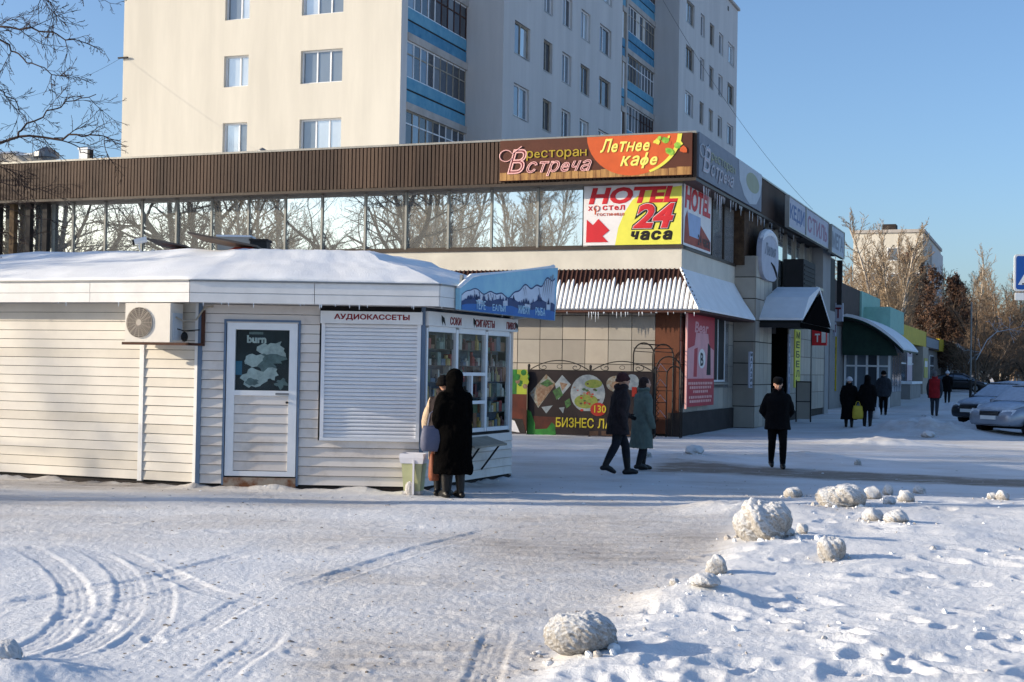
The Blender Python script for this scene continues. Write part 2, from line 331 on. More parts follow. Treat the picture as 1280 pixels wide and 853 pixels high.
def height(x, y):
    x = np.atleast_1d(np.asarray(x, float)); y = np.atleast_1d(np.asarray(y, float))
    px, py = to_px(x, np.maximum(y, 3.0)); near = sstep(70, 30, y)
    bk = bank(px, py); lf = sstep(430, 300, px) * sstep(655, 700, py)
    h = .006 * np.maximum(0, y - 40) + near * (.020 * fbm(x / 2.6, y / 2.6, 3))
    wx, wy = x + .25 * perlin(x * 1.3, y * 1.3), y + .25 * perlin(x * 1.3 + 40, y * 1.3)
    h += near * (1 - bk) * (1 - .6 * lf) * (.009 * fbm(wx / .75, wy / .5, 4, .55) + .007 * np.abs(fbm(x / .16, y / .10, 3, .6)) + .010 * sstep(.1, .6, fbm(x / .9 + 7, y / .5, 2)) * fbm(x / .2, y / .16, 2)) + near * (1 - bk) * .0022 * fbm(x / .11 + y / .3, y / .035, 3, .6)
    h += near * lf * .018 * fbm(wx / 1.1, wy / .7, 3)
    h += near * bk * (.075 + .050 * fbm(x / 1.7, y / 1.3, 2) + .030 * fbm(wx / .62, wy / .5, 2, .5) * sstep(-.5, .4, fbm(x / 1.9 + 5, y / 1.6, 2)) + .012 * fbm(wx / .22, wy / .19, 2) * sstep(-.2, .5, fbm(x / 1.2 + 9, y / 1.1, 2)) + .0035 * fbm(x / .08, y / .08, 3, .6))
    h += .006 * sstep(45, 12, y) * fbm(x / .05, y / .05, 2)
    for (ax_, ay_), (bx_, by_) in (((-10.1, 21.6), (-4.345, 19.36)), ((-4.345, 19.36), (-1.225, 19.35)), ((-1.225, 19.35), (.02, 22.2))):
        i = np.nonzero((x > min(ax_, bx_) - .8) & (x < max(ax_, bx_) + .8) & (y > min(ay_, by_) - .8) & (y < max(ay_, by_) + .8))[0]
        if len(i):
            ux, uy = bx_ - ax_, by_ - ay_; t_ = np.clip(((x[i] - ax_) * ux + (y[i] - ay_) * uy) / (ux * ux + uy * uy), 0, 1); dd = np.hypot(x[i] - ax_ - t_ * ux, y[i] - ay_ - t_ * uy)
            h[i] += .07 * np.exp(-(dd / .16) ** 2) * np.clip(.35 + .9 * fbm(x[i] / .5 + 3, y[i] / .3, 3), 0, 1.2)
    for c, r, k in MOUNDS:
        d = np.hypot(x - c.x, y - c.y) / r
        h += k * np.exp(-d * d * 1.6) * (1 + .5 * fbm(x / .45, y / .45, 3))
    for fx, fy, r, dp, an in FEET:
        i = np.nonzero((np.abs(x - fx) < .5) & (np.abs(y - fy) < .5))[0]
        if len(i) == 0: continue
        u = (x[i] - fx) * math.cos(an) + (y[i] - fy) * math.sin(an); v = -(x[i] - fx) * math.sin(an) + (y[i] - fy) * math.cos(an)
        d = np.sqrt((u / 1.7) ** 2 + v ** 2) / r
        h[i] += dp * (-np.exp(-d ** 4) + .55 * np.exp(-((d - 1.25) / .3) ** 2))
    tread = np.zeros_like(h)
    for P, wd, dp in TRACKS:
        i = np.nonzero((x > P[:, 0].min() - .5) & (x < P[:, 0].max() + .5) & (y > P[:, 1].min() - .5) & (y < P[:, 1].max() + .5))[0]
        if len(i) == 0: continue
        best = np.full(len(i), 9.0); al = np.zeros(len(i)); s0 = 0.0
        for a, b in zip(P[:-1], P[1:]):
            d = b - a; L = np.hypot(*d)
            t = np.clip(((x[i] - a[0]) * d[0] + (y[i] - a[1]) * d[1]) / (L * L), 0, 1)
            ex, ey = x[i] - a[0] - t * d[0], y[i] - a[1] - t * d[1]
            ds = np.hypot(ex, ey) * np.sign(ex * d[1] - ey * d[0] + 1e-9); k = np.abs(ds) < np.abs(best)
            best[k] = ds[k]; al[k] = s0 + t[k] * L; s0 += L
        ends = sstep(0, 1.2, al) * sstep(0, 1.2, s0 - al) * (.65 + .5 * np.clip(fbm(x[i] / .5, y[i] / .5, 2) + .3, 0, 1))
        q = np.abs(best) / (wd / 2); ins = sstep(1.08, .92, q) * ends
        h[i] += ins * (-dp + .30 * dp * np.abs(fbm(x[i] / .2, y[i] / .2, 2)) + .5 * dp * (np.cos(best / wd * 2 * math.pi * 4) > .1) * (.75 + .25 * np.sign(np.sin(al / .07)))) + .5 * dp * np.exp(-((q - 1.25) / .2) ** 2) * ends
        tread[i] = np.maximum(tread[i], ins)
    return h, bk, lf, tread, px, py
def gz(x, y): return float(height([x], [y])[0][0])
def GG(px, py):
    g = G(px, py); g.z = gz(g.x, g.y); return g
def make_ground():
    ys = [4.0]
    while ys[-1] < 62: ys.append(ys[-1] * 1.0041)
    while ys[-1] < 900: ys.append(ys[-1] * 1.05)
    xs = np.concatenate([-np.geomspace(.43, 3.0, 22)[::-1][:-1], np.linspace(-.43, .43, 500), np.geomspace(.43, 3.0, 22)[1:]])
    ys = np.array(ys); Y, K = np.meshgrid(ys, xs, indexing='ij'); X = (K * Y).ravel(); Y = Y.ravel()
    h, bk, lf, tread, px, py = height(X, Y)
    edge = np.maximum(sstep(1.6, 3.0, np.abs(K.ravel())), sstep(600, 890, Y)); h = h - .3 * edge
    # dirt: brown sand and slush worn through where feet and wheels go
    mid = (1 - bk) * (1 - lf)
    d = mid * (.20 + .28 * fbm(X / 2.2, Y / 1.3, 3) + .15 * sstep(640, 860, py) * sstep(760, 480, px) * sstep(180, 380, px))
    d += mid * .3 * sstep(640, 680, py) * sstep(730, 690, py) * sstep(520, 650, px) * sstep(1000, 860, px)
    lane = np.abs(py - np.interp(px, [780, 850, 960, 1100, 1290], [586, 585, 590, 597, 606]))
    d += .85 * sstep(7.5, 3, lane) * sstep(790, 850, px) * (1 + .5 * fbm(X / .8, Y / .8, 2))
    d += .08 * tread * (.6 + fbm(X / .1, Y / .1, 2)) + bk * .06 * sstep(.1, .5, fbm(X / .7, Y / .5, 3))
    d += .35 * sstep(616, 606, py) * sstep(596, 604, py) * sstep(660, 600, px) + sstep(60, 90, Y) * .15
    d = np.clip(d, 0, 1)
    ny, nx = len(ys), len(xs); idx = np.arange(ny * nx).reshape(ny, nx)
    q = np.stack([idx[:-1, :-1], idx[:-1, 1:], idx[1:, 1:], idx[1:, :-1]], -1).reshape(-1, 4)
    me = bpy.data.meshes.new('ground'); me.vertices.add(ny * nx); me.vertices.foreach_set('co', np.stack([X, Y, h], -1).ravel())
    me.loops.add(q.size); me.loops.foreach_set('vertex_index', q.ravel()); me.polygons.add(len(q))
    me.polygons.foreach_set('loop_start', np.arange(0, q.size, 4)); me.polygons.foreach_set('loop_total', np.full(len(q), 4))
    me.polygons.foreach_set('use_smooth', np.ones(len(q), bool)); me.update()
    a = me.attributes.new('dirt', 'FLOAT', 'POINT'); a.data.foreach_set('value', d.astype(np.float32))
    me.materials.append(MT['ground']); link('ground', me, kind='structure')
    b = MB(); b.poly([(-2500, -2500, -.32), (2500, -2500, -.32), (2500, 2500, -.32), (-2500, 2500, -.32)], MT['snow']); b.build('base_ground', kind='structure')
    # trodden snow behind and beside the camera
    b = MB(); b.poly([(-60, -60, -.02), (60, -60, -.02), (60, 3.98, -.02), (-60, 3.98, -.02)], MT['snow']); b.build('near_ground', kind='structure')
make_ground()
# ------------------------------------------------------------------ restaurant
mk('cream_band', rgb(206, 200, 186), rough=.8, var=.08, scale=1.2, bump=.1)
mk('tile', rgb(172, 163, 150), rough=.45, var=.07, scale=1.5)
mk('tile2', rgb(152, 145, 135), rough=.45, var=.07, scale=1.5)
mk('tile3', rgb(158, 152, 142), rough=.5, var=.09, scale=1.5)
mk('joint', rgb(60, 55, 50), rough=.9)
mk('brown_wall', rgb(98, 58, 40), rough=.8, var=.2, scale=1.2, bump=.2)
mk('old_post', rgb(96, 78, 56), rough=.8, var=.2)
mk('plinth', rgb(52, 46, 44), rough=.85, var=.25, scale=2, bump=.5)
mk('fascia', rgb(48, 36, 31), rough=.7, scale=.7, c2=rgb(96, 76, 62), thr=(.3, .75), streak=True, bump=.15)
mk('fascia_dark', rgb(46, 35, 31), rough=.8, var=.25)
mk('rust_roof', rgb(74, 45, 37), rough=.75, var=.25, scale=3)
mk('bronze', rgb(66, 56, 48), rough=.5, var=.15)
mk('alu', rgb(148, 146, 140), rough=.4, metal=.5, var=.1)
mk('stone_brown', rgb(66, 48, 36), rough=.9, scale=5, c2=rgb(92, 72, 54), bump=1, bscale=12)
mk('mullion', rgb(150, 150, 142), rough=.5, var=.1)
mk('render_grey', rgb(150, 148, 146), rough=.85, var=.1, scale=1, bump=.15)
MT['win_mirror'] = mirror_glass('win_mirror', (.86, .87, .81, 1), .86, rough=.012, wav=.004, wscale=.6)
MT['win_dark'] = mirror_glass('win_dark', (.05, .06, .075, 1), .15, rough=.05, wav=.02)
MT['win_blue'] = mirror_glass('win_blue', (.10, .13, .17, 1), .35, rough=.05)
MT['glass'] = clear_glass('glass')
rest = thing('restaurant_building', 'long two-storey restaurant with a brown ribbed fascia, mirrored upper windows and pale tiled walls', 'building', RM)
def rb(): return MB()
# core volumes
b = rb(); b.box(-26, .0, .35, 13.2, 0, 7.7, MT['render_grey']); b.box(-26, 0, .0, .36, 4.99, 5.0, MT['bronze']); b.build('core', rest)
b = rb(); b.box(-26, -.002, -.02, .3, 4.41, 4.95, MT['cream_band']); b.box(-.0, .02, -.02, 6.6, 4.41, 4.95, MT['cream_band'])
b.build('band', rest)
b = rb(); b.box(-26, .06, -.06, .3, 4.95, 5.03, MT['bronze']); b.box(.0, .06, .0, 6.6, 4.952, 5.03, MT['bronze']); b.build('sill', rest)
# the ground floor wall with its tiles
b = rb(); b.box(-26, -.67, .04, .34, .55, 4.41, MT['joint']); b.box(-.05, .0, .02, 6.6, .55, 4.40, MT['joint']); b.build('wall', rest)
b = rb(); b.box(-.668, -.01, .0, .34, .05, 4.40, MT['brown_wall']); b.build('corner_pier', rest)
b = rb(); b.box(-26, -.68, .01, .36, -.3, .55, MT['plinth']); b.box(-.3, .045, -.02, 6.6, -.3, .62, MT['plinth']); b.build('plinth', rest)
tp = thing_wall = link('tiled_wall', None, rest)
tp.empty_display_size = .2
rt = random.Random(3)
tmesh = []
for k in ('tile', 'tile2', 'tile3'):
    q = MB(); q.box(.009, .641, -.024, .02, .009, .641, MT[k]); tmesh.append(q.build('tile', mesh_only=True))
for i in range(13):
    for j in range(6):
        o = link('tile', rt.choice(tmesh), tp); o.location = (-.67 - .65 * (i + 1), .035 + rt.uniform(-.004, .004), .57 + .65 * j); o.rotation_euler = (rt.uniform(-.004, .004), 0, rt.uniform(-.006, .006))
for i in range(10):
    for j in range(6):
        y = .02 + .65 * i; z = .63 + .63 * j
        if 3.3 < y + .6 and y < 5.25 and z > 1.15 and z < 3.2: continue
        o = link('tile', rt.choice(tmesh), tp); o.matrix_basis = place((-.012 + rt.uniform(-.003, .003), y, z), R(90)) @ Matrix.Diagonal((1, 1, .965, 1))
# side window beside the poster
def window(parent, M, wd, ht, name='window', mull=(0.5,), trans=(), fm='white_pvc', gm='win_blue', fr=.06, dp=.08, sill=True):
    """frame with mullions, panes behind; M: x along, y inwards, z up, origin lower-left"""
    f = MB(M)
    f.box(0, fr, 0, dp, 0, ht, MT[fm]); f.box(wd - fr, wd, 0, dp, 0, ht, MT[fm]); f.box(fr, wd - fr, 0, dp, 0, fr, MT[fm]); f.box(fr, wd - fr, 0, dp, ht - fr, ht, MT[fm])
    for q in mull: f.box(q * wd - fr * .5, q * wd + fr * .5, .004, dp, fr, ht - fr, MT[fm])
    for q in trans: f.box(fr, wd - fr, .008, dp, q * ht - fr * .4, q * ht + fr * .4, MT[fm])
    w_ = f.build(name, parent)
    xs = [0] + [q * wd for q in mull] + [wd]
    for a, c in zip(xs[:-1], xs[1:]):
        p = MB(M); p.box(a + fr * .4, c - fr * .4, dp * .55, dp * .7, fr * .6, ht - fr * .6, MT[gm] if isinstance(gm, str) else MT[random.choice(gm)]); p.build('pane', w_)
    if sill:
        s_ = MB(M); s_.box(-.06, wd + .06, -.12, .02, -.07, -.015, MT['alu']); s_.build('sill', w_)
    return w_
SIDE = Matrix.Rotation(R(90), 4, 'Z')           # x along +y of the frame, y (inwards) towards -x
b = rb(); b.box(-.06, .012, 3.3, 5.36, 1.36, 3.4, MT['dark']); b.build('recess', rest)
window(rest, Matrix.Translation((.035, 3.36, 1.42)) @ SIDE, 1.95, 1.92, mull=(.52,), gm='win_dark')
# upper glazing: one window per bay, a mullion between
XS = [F(px, 290).x for px in (66, 91, 131, 177, 220, 264, 310, 356, 402, 456, 507, 560, 614, 672, 729)]
pm = None
for a, c in zip(XS[:-1], XS[1:]):
    f = MB(); f.box(a - .03, a + .03, -.015, .08, 5.03, 6.74, MT['mullion']); f.box(a + .035, c - .035, .0, .06, 5.031, 5.07, MT['bronze']); f.box(a + .035, c - .035, .0, .06, 6.66, 6.738, MT['bronze'])
    w_ = f.build('window', rest)
    p = MB(Matrix.Translation(((a + c) / 2, .03, 5.0)) @ Matrix.Rotation(rt.uniform(-.004, .004), 4, 'X') @ Matrix.Rotation(rt.uniform(-.006, .006), 4, 'Z'))
    hw = (c - a) / 2 - .037; p.box(-hw, hw, 0, .012, .072, 1.658, MT['win_mirror']); p.build('pane', w_)
# bays left of the mirror glass: a portico of dark posts in front of bright windows
for i, px in enumerate((3, 21, 41, 62)):
    x = F(px, 290).x; b = rb(); b.box(x - .09, x + .09, -.25, -.07, 5.03, 6.74, MT['old_post'] if i == 1 else MT['dark']); b.build('post', rest)
b = rb(); b.box(-26, XS[0] - .05, .08, .1, 5.03, 6.7, MT['win_mirror']); b.build('glazing', rest)
# behind the hotel banner
b = rb(); b.box(XS[-1], .0, .01, .3, 5.03, 6.74, MT['render_grey']); b.box(-.3, .0, .3, 3.0, 5.03, 6.74, MT['render_grey']); b.build('blind_bay', rest)
# fascia with ribs (too narrow to pick apart: joined)
b = rb(); b.box(-26, .42, -.46, .6, 6.74, 7.9, MT['fascia_dark']); b.box(-.6, .42, .6, 15.5, 6.74, 7.9, MT['fascia_dark']); b.build('fascia', rest)
b = rb(); x = -25.9
while x < .44:
    d = rt.uniform(.02, .045); b.box(x, x + .085, -.50 - d * .3, -.455, 6.75 + rt.uniform(-.01, .01), 7.9 + rt.uniform(-.012, .012), MT['fascia']); x += .118
y = -.4
while y < 15.5:
    b.box(.415, .46, y, y + .085, 6.75, 7.9, MT['fascia']); y += .118
b.build('rib', rest, kind='stuff')
b = rb(); b.box(-26, .5, -.54, .0, 6.66, 6.738, MT['bronze']); b.box(.0, .5, .0, 15.5, 6.662, 6.74, MT['bronze']); b.build('soffit_trim', rest)
b = rb(); b.box(-26, .49, -.53, .2, 7.9, 7.955, MT['alu']); b.box(.1, .49, .2, 15.5, 7.902, 7.955, MT['alu']); b.build('coping', rest)
b = rb(); b.box(-26, .1, .21, 13.2, 7.86, 7.93, MT['snow']); b.build('roof', rest)
# side: dark glazing, stone pier, then upper windows
b = rb(); b.box(-.08, .0, 3.0, 6.6, 5.03, 6.7, MT['win_dark']); b.build('glazing', rest)
for y in (3.35, 4.9):
    b = rb(); b.box(.0, .06, y - .05, y + .05, 5.04, 6.66, MT['bronze']); b.build('mullion', rest)
b = rb(); b.box(-.1, .32, 6.45, 9.4, 5.0, 6.66, MT['stone_brown']); b.build('stone_pier', rest)
# tiled bay carrying the oval sign
b = rb(); b.box(-.2, .64, 6.62, 9.3, -.3, 5.25, MT['joint']); b.box(-.2, .64, 9.3, 10.2, 3.0, 5.25, MT['joint']); b.build('bay', rest)
for j in range(8):
    z = .02 + .66 * j; o = link('tile', rt.choice(tmesh), tp); o.matrix_basis = place((.0 - .003, 6.60, z), 0)
    for i in range(4):
        o = link('tile', rt.choice(tmesh), tp); o.matrix_basis = place((.652, 6.62 + .66 * i, z), R(90))
b = rb(); b.box(-.2, .1, 9.3, 12.4, 0, 3.2, MT['matte_black']); b.box(.1, .62, 12.4, 12.5, 0, 3.3, MT['matte_black']); b.build('doorway', rest)
b = rb(); b.box(.1, .14, 9.9, 11.6, .05, 2.5, MT['black']); b.build('door', rest)
b = rb(); b.box(-.2, .62, 12.5, 21.6, -.3, 3.6, MT['joint']); b.box(-.2, .3, 10.2, 26, 3.6, 4.4, MT['render_grey']); b.build('shop_wall', rest)
for i in range(13):
    for j in range(5):
        o = link('tile', rt.choice(tmesh), tp); o.matrix_basis = place((.632, 12.52 + .655 * i, .35 + .65 * j), R(90))
XS2 = [10.4, 12.2, 14.0, 15.8, 17.6, 19.4, 21.0, 22.6]
for a, c in zip(XS2[:-1], XS2[1:]):
    f = MB(); f.box(.2, .3, a - .06, a + .06, 4.5, 6.66, MT['alu']); f.box(.2, .28, a + .06, c - .06, 4.5, 4.56, MT['alu']); w_ = f.build('window', rest)
    p = MB(); p.box(.2, .22, a + .06, c - .06, 4.56, 6.6, MT['win_mirror']); p.build('pane', w_)
b = rb(); b.box(-.2, .2, 10.2, 26.5, 4.4, 6.7, MT['dark']); b.build('upper_wall', rest)
b = rb(); b.box(.0, .72, 19.6, 21.6, 3.6, 6.66, MT['render_grey']); b.box(.0, .68, 20.6, 21.62, -.2, 3.6, MT['render_grey']); b.build('pilaster', rest)
b = rb(); b.box(.72, 1.15, 15.0, 16.6, 3.6, 4.75, MT['render_grey']); b.box(.72, 1.2, 14.9, 16.7, 4.75, 4.85, MT['alu']); b.build('ledge_block', rest)
b = rb(); b.box(-.1, .9, 15.5, 24.0, 6.66, 7.2, MT['fascia_dark']); b.build('eave', rest)
# porch roof of the side: awning over the lower floor, front part with ribs of snow
def awning():
    b = rb(); zt, zb = 4.40, 3.30
    A = [(-26, .0), (.0, .0), (.0, 6.55)]; yo, xo = -.55, .66
    b.loft([[(-26, .0, zt), (-26, yo, zb), (-26, yo, zb - .06), (-26, .0, zb - .06)], [(.0, .0, zt), (xo, yo, zb), (xo, yo, zb - .06), (.0, .0, zb - .06)]], MT['rust_roof'])
    b.loft([[(.0, -.005, zt - .005), (xo - .003, yo, zb - .005), (xo - .003, yo, zb - .055), (.0, -.005, zb - .055)], [(.0, 6.55, zt), (xo, 6.55, zb), (xo, 6.55, zb - .06), (.0, 6.55, zb - .06)]], MT['rust_roof'])
    aw = b.build('awning', rest)
    # corrugation ribs, snow lying between them on the lower part
    b = rb(); n = 0; x = -9.0
    s = MB()
    while x < xo - .1:
        top = 1.0 if x < 0 else max(.05, 1 - x / xo)
        p0 = Vector((min(x, 0.0), .0, zt)); p0 = Vector((x, 0 if x < 0 else yo * (x / xo), zt if x < 0 else zt + (zb - zt) * (x / xo))); p1 = Vector((x, yo, zb))
        d = p1 - p0
        b.tube([p0 + Vector((0, -.01, .02)), p1 + Vector((0, -.03, .02))], .026, MT['rust_roof'], 5)
        t0 = rt.uniform(.2, .38) if x < -.3 else rt.uniform(.1, .3)
        q = [p0 + d * t for t in (t0, t0 + .1, .5 + t0 * .4, 1.0)]
        s.tube([k + Vector((.064, -.02, .012)) for k in q], [.02, .052, .066, .070], MT['snow'], 6)
        x += .128
    b.build('corrugation', rest, kind='stuff'); s.build('snow_strip', rest, kind='stuff')
    s = rb(); e = []
    for y in np.linspace(-.9, 6.5, 16):
        y0 = max(y, .0); t = rt.uniform(.0, .04)
        e.append([(.02, y0 + .0, zt + .03), (.3, y if y > 0 else y * .5, (zt + zb) / 2 + .07 + t), (xo + .03, y, zb + .05 + t * .5), (xo + .03, y, zb + .0), (.02, y0, zt - .0)])
    s.loft(e, MT['snow']); s.build('snow_cover', rest, smooth=False)
    b = rb(); b.tube([(.0, -.01, zt + .03), (xo + .01, yo - .01, zb + .03)], .045, MT['snow'], 6)
    for k in range(9): b.ell(Vector((.0, -.04, zt + .05)).lerp(Vector((xo, yo - .03, zb + .05)), .1 + k * .1), .03, .03, .03, MT['black'], 6, 4)
    b.build('hip_ridge', rest)
    b = rb()   # icicles along the gutter
    for k in range(26):
        x = rt.choice([-3.4, -2.2, -1.9, -.8, .2]) + rt.gauss(0, .35); x = min(x, xo - .05); l_ = rt.uniform(.02, .30) * rt.random() + .02; b.tube([(x, yo - .01, zb - .05), (x, yo - .01, zb - .05 - l_)], [.014, .003], MT['ice'], 4)
    b.build('icicle', rest, kind='stuff')
MT['ice'] = mat('ice', (.75, .8, .86, 1), rough=.15, spec=.6, var=.04)
awning()
# gabled porch over the shop entrance
y0 = 7.3; y1 = 12.9; ym = 10.4; zb = 3.36; zt = 4.42; xo = 1.95
b = rb(); b.loft([[(.62, y0, zb), (.62, ym, zt), (.62, y1, zb), (.62, y1, zb - .12), (.62, y0, zb - .12)], [(xo, y0, zb), (xo, ym, zt), (xo, y1, zb), (xo, y1, zb - .12), (xo, y0, zb - .12)]], MT['black']); pr = b.build('porch_roof', rest)
b = rb(); b.prism([(xo + .065, y0 + .12, zb - .08), (xo + .065, y1 - .12, zb - .08), (xo + .065, ym, zt - .1)], (.02, 0, 0), MT['matte_black']); b.build('gable_panel', pr)
s = rb(); s.loft([[(.63, y0 - .1, zb - .02), (.63, ym, zt + .02), (.63, ym, zt + .13), (.63, y0 + 1, zb + .75), (.63, y0 - .1, zb + .06)], [(xo + .06, y0 - .1, zb - .02), (xo + .06, ym, zt + .02), (xo + .06, ym, zt + .12), (xo + .06, y0 + 1, zb + .74), (xo + .06, y0 - .1, zb + .05)]], MT['snow'])
s.loft([[(.63, ym, zt + .02), (.63, ym, zt + .13), (.63, y1 + .1, zb + .05), (.63, y1 + .1, zb - .02)], [(xo + .06, ym, zt + .02), (xo + .06, ym, zt + .12), (xo + .06, y1 + .1, zb + .05), (xo + .06, y1 + .1, zb - .02)]], MT['snow']); s.build('snow_cover', pr)
b = rb(); b.box(xo - .02, xo + .03, y0 - .1, y1 + .1, zb - .25, zb - .1, MT['matte_black']); b.box(.62, xo - .02, y0 - .08, y0 - .02, zb - .25, zb - .1, MT['dark']); b.build('gutter', pr)
# ---- signs on the building
def sign(name, label, M=RM): return thing(name, label, 'sign', M)
mk('s_brown', rgb(86, 46, 30), rough=.5, var=.12, scale=1.5); mk('s_orange', rgb(206, 92, 44), rough=.5, var=.1, scale=1.5); mk('s_yellow', rgb(240, 226, 110), rough=.5, var=.03)
mk('s_pink', rgb(232, 176, 170), rough=.5, var=.05); mk('s_olive', rgb(172, 148, 44), rough=.5, var=.05); mk('s_wood', rgb(120, 78, 44), rough=.6, scale=6, c2=rgb(196, 150, 90), streak=True)
mk('s_green', rgb(96, 160, 50), rough=.6, scale=6, c2=rgb(170, 206, 80)); mk('s_red', rgb(200, 40, 48), rough=.5, var=.06); mk('s_white', rgb(226, 222, 220), rough=.5, var=.04); mk('s_lime', rgb(222, 216, 84), rough=.5, var=.05)
mk('s_black', rgb(26, 20, 20), rough=.5); mk('s_maroon', rgb(110, 22, 34), rough=.5, var=.08)
fl = F(626, 180, -.56); fr_ = F(868, 166, -.56); zb_, zt_ = 6.80, 7.90; x0, x1 = fl.x, .40
sg = sign('restaurant_sign', 'wide brown and orange rooftop sign with yellow summer cafe lettering above the hotel banner')
b = rb(); b.box(x0, x1, -.60, -.53, zb_, zt_, MT['s_brown']); b.build('board', sg)
W_, H_ = x1 - x0, zt_ - zb_
def fpt(u, v, d=0): return Vector((x0 + u * W_, -.602 - d, zb_ + v * H_))
ex, ey = Vector((1, 0, 0)), Vector((0, 0, 1))
b = rb()
for k in range(26):
    a0 = x0 + W_ * k / 26; b.box(a0 + .005, a0 + W_ / 26 - .004, -.605, -.6, zb_ + .01, zb_ + .20 + rt.uniform(-.02, .03), MT['s_wood'])
b.build('wood_strip', sg, kind='stuff')
def clip_disc(cu, cv, r, n=40):      # a disc cut off by the edges of the board
    pts = []
    for k in range(n):
        a = 2 * math.pi * k / n; pts.append((cu + .235 * math.cos(a), min(.995, cv + .99 * math.sin(a))))
    return pts
b = rb(); b.poly([fpt(u, v, .006) for u, v in clip_disc(.70, 1.02, 0)], MT['s_orange']); b.build('pumpkin_disc', sg)
b = rb(); pts = [fpt(.74 + .0, .04, .01)] ; arc = []
for k in range(15):
    a = R(-68 + k * 5.2); arc.append((.70 + .25 * math.cos(a), min(.985, 1.02 + 1.0 * math.sin(a)), .70 + .228 * math.cos(a), min(.985, 1.02 + .95 * math.sin(a))))
for p, q in zip(arc[:-1], arc[1:]): b.poly([fpt(p[0], p[1], .01), fpt(q[0], q[1], .01), fpt(q[2], q[3], .01), fpt(p[2], p[3], .01)], MT['s_lime'])
b.build('plate_rim', sg)
b = rb()
for k in range(26):
    u, v = rt.uniform(.80, .965), rt.uniform(.55, .93)
    if u < .88 and v < .8: continue
    r_ = rt.uniform(.04, .12); b.poly([fpt(min(.998, u + r_ * math.cos(a) * rt.uniform(.6, 1.2) / W_), min(.99, v + r_ * math.sin(a) * rt.uniform(.6, 1.2) / H_), .012 + k * .0004) for a in np.linspace(0, 6.28, 8)[:-1]], MT[rt.choice(['s_green', 's_green', 's_lime', 's_orange'])])
b.build('salad_print', sg, kind='stuff')
b = rb()
b.text('Летнее', fpt(.535, .60, .016), ex, ey, MT['s_yellow'], w=W_ * .255, h=H_ * .33, shear=.32, bold=.025); b.text('кафе', fpt(.64, .19, .016), ex, ey, MT['s_yellow'], w=W_ * .19, h=H_ * .38, shear=.32, bold=.025)
b.build('yellow_lettering', sg)
b = rb(); b.text('ресторан', fpt(.145, .48, .016), ex, ey, MT['s_olive'], w=W_ * .32, h=H_ * .24, bold=.01); b.build('small_lettering', sg)
def meeting_script(fp, W_, H_, m_out, m_fill, sgn, e1, e2):
    b = MB()
    b.text('В', fp(.045, .17, .012), e1, e2, m_fill, w=W_ * .10, h=H_ * .60, shear=.3, bold=.012); b.text('стреча', fp(.15, .09, .012), e1, e2, m_fill, w=W_ * .34, h=H_ * .36, shear=.35, bold=.012)
    b.text('В', fp(.042, .165, .02), e1, e2, m_out, w=W_ * .106, h=H_ * .61, shear=.3, bold=.022, outline=True); b.text('стреча', fp(.147, .085, .02), e1, e2, m_out, w=W_ * .346, h=H_ * .37, shear=.35, bold=.022, outline=True)
    sp = [(.035 + .035 * math.cos(a), .62 + .14 * math.sin(a)) for a in np.linspace(R(330), R(20), 14)] + [(.12, .84)]
    b.tube([fp(u, v, .02) for u, v in sp], .016, m_out, 5); b.build('script_lettering', sgn)
meeting_script(fpt, W_, H_, MT['s_pink'], MT['s_maroon'], sg, ex, ey)
# faded side sign
mk('s_fade', rgb(120, 126, 138), rough=.6, var=.08); mk('s_fade2', rgb(176, 184, 192), rough=.6, var=.06); mk('s_fade3', rgb(150, 156, 132), rough=.6, var=.06); mk('s_fade4', rgb(196, 176, 182), rough=.6, var=.05)
sg = sign('faded_sign', 'faded grey side sign with a pale dish, round the corner from the orange sign')
y0, y1 = -.35, 8.0; b = rb(); b.box(.47, .53, y0, y1, 6.78, 7.95, MT['s_fade']); b.build('board', sg)
W2, H2 = y1 - y0, 1.17
def spt(u, v, d=0): return Vector((.532 + d, y0 + u * W2, 6.78 + v * H2))
b = rb(); b.poly([spt(.58, 1, .004), spt(.60, .5, .004), spt(.68, .18, .004), spt(.78, .03, .004), spt(.9, .12, .004), spt(.97, .4, .004), spt(1, .75, .004), spt(1, 1, .004)], MT['s_fade2']); b.disc(spt(.83, .62, .006), 1.0, MT['s_fade3'], 20, (0, 1, 0), (0, 0, 1), .3); b.build('dish_print', sg)
ex2 = Vector((0, 1, 0))
meeting_script(lambda u, v, d=0: spt(u * 1.05, v, d), W2, H2, MT['s_fade2'], MT['s_fade4'], sg, ex2, ey)
b = rb(); b.text('ресторан', spt(.16, .48, .012), ex2, ey, MT['s_fade3'], w=W2 * .36, h=H2 * .24, bold=.01); b.build('small_lettering', sg)
# hotel banner on the front
sg = sign('hotel_banner', 'sunlit white and yellow hotel banner with a big 24 and a red arrow')
xa, xb, za, zc = XS[-1] + .02, .02, 5.06, 6.72
W3, H3 = xb - xa, zc - za
b = rb(); b.box(xa, xb, -.05, -.035, za, zc, MT['s_white']); b.build('sheet', sg)
def hpt(u, v, d=0): return Vector((xa + u * W3, -.052 - d, za + v * H3))
b = rb(); b.poly([hpt(u, v, .002) for u, v in [(.33, .0), (.995, .0), (.995, .93), (.62, .86), (.50, .72), (.42, .52), (.36, .28)]], MT['s_lime']); b.build('yellow_field', sg)
b = rb(); b.text('HOTEL', hpt(.05, .665, .004), ex, ey, MT['s_red'], w=W3 * .91, h=H3 * .27, shear=.2, bold=.045); b.build('hotel_lettering', sg)
b = rb(); b.text('х', hpt(.045, .565, .004), ex, ey, MT['s_red'], w=W3 * .05, h=H3 * .07, bold=.03); b.text('стел', hpt(.195, .565, .004), ex, ey, MT['s_red'], w=W3 * .23, h=H3 * .08, bold=.03)
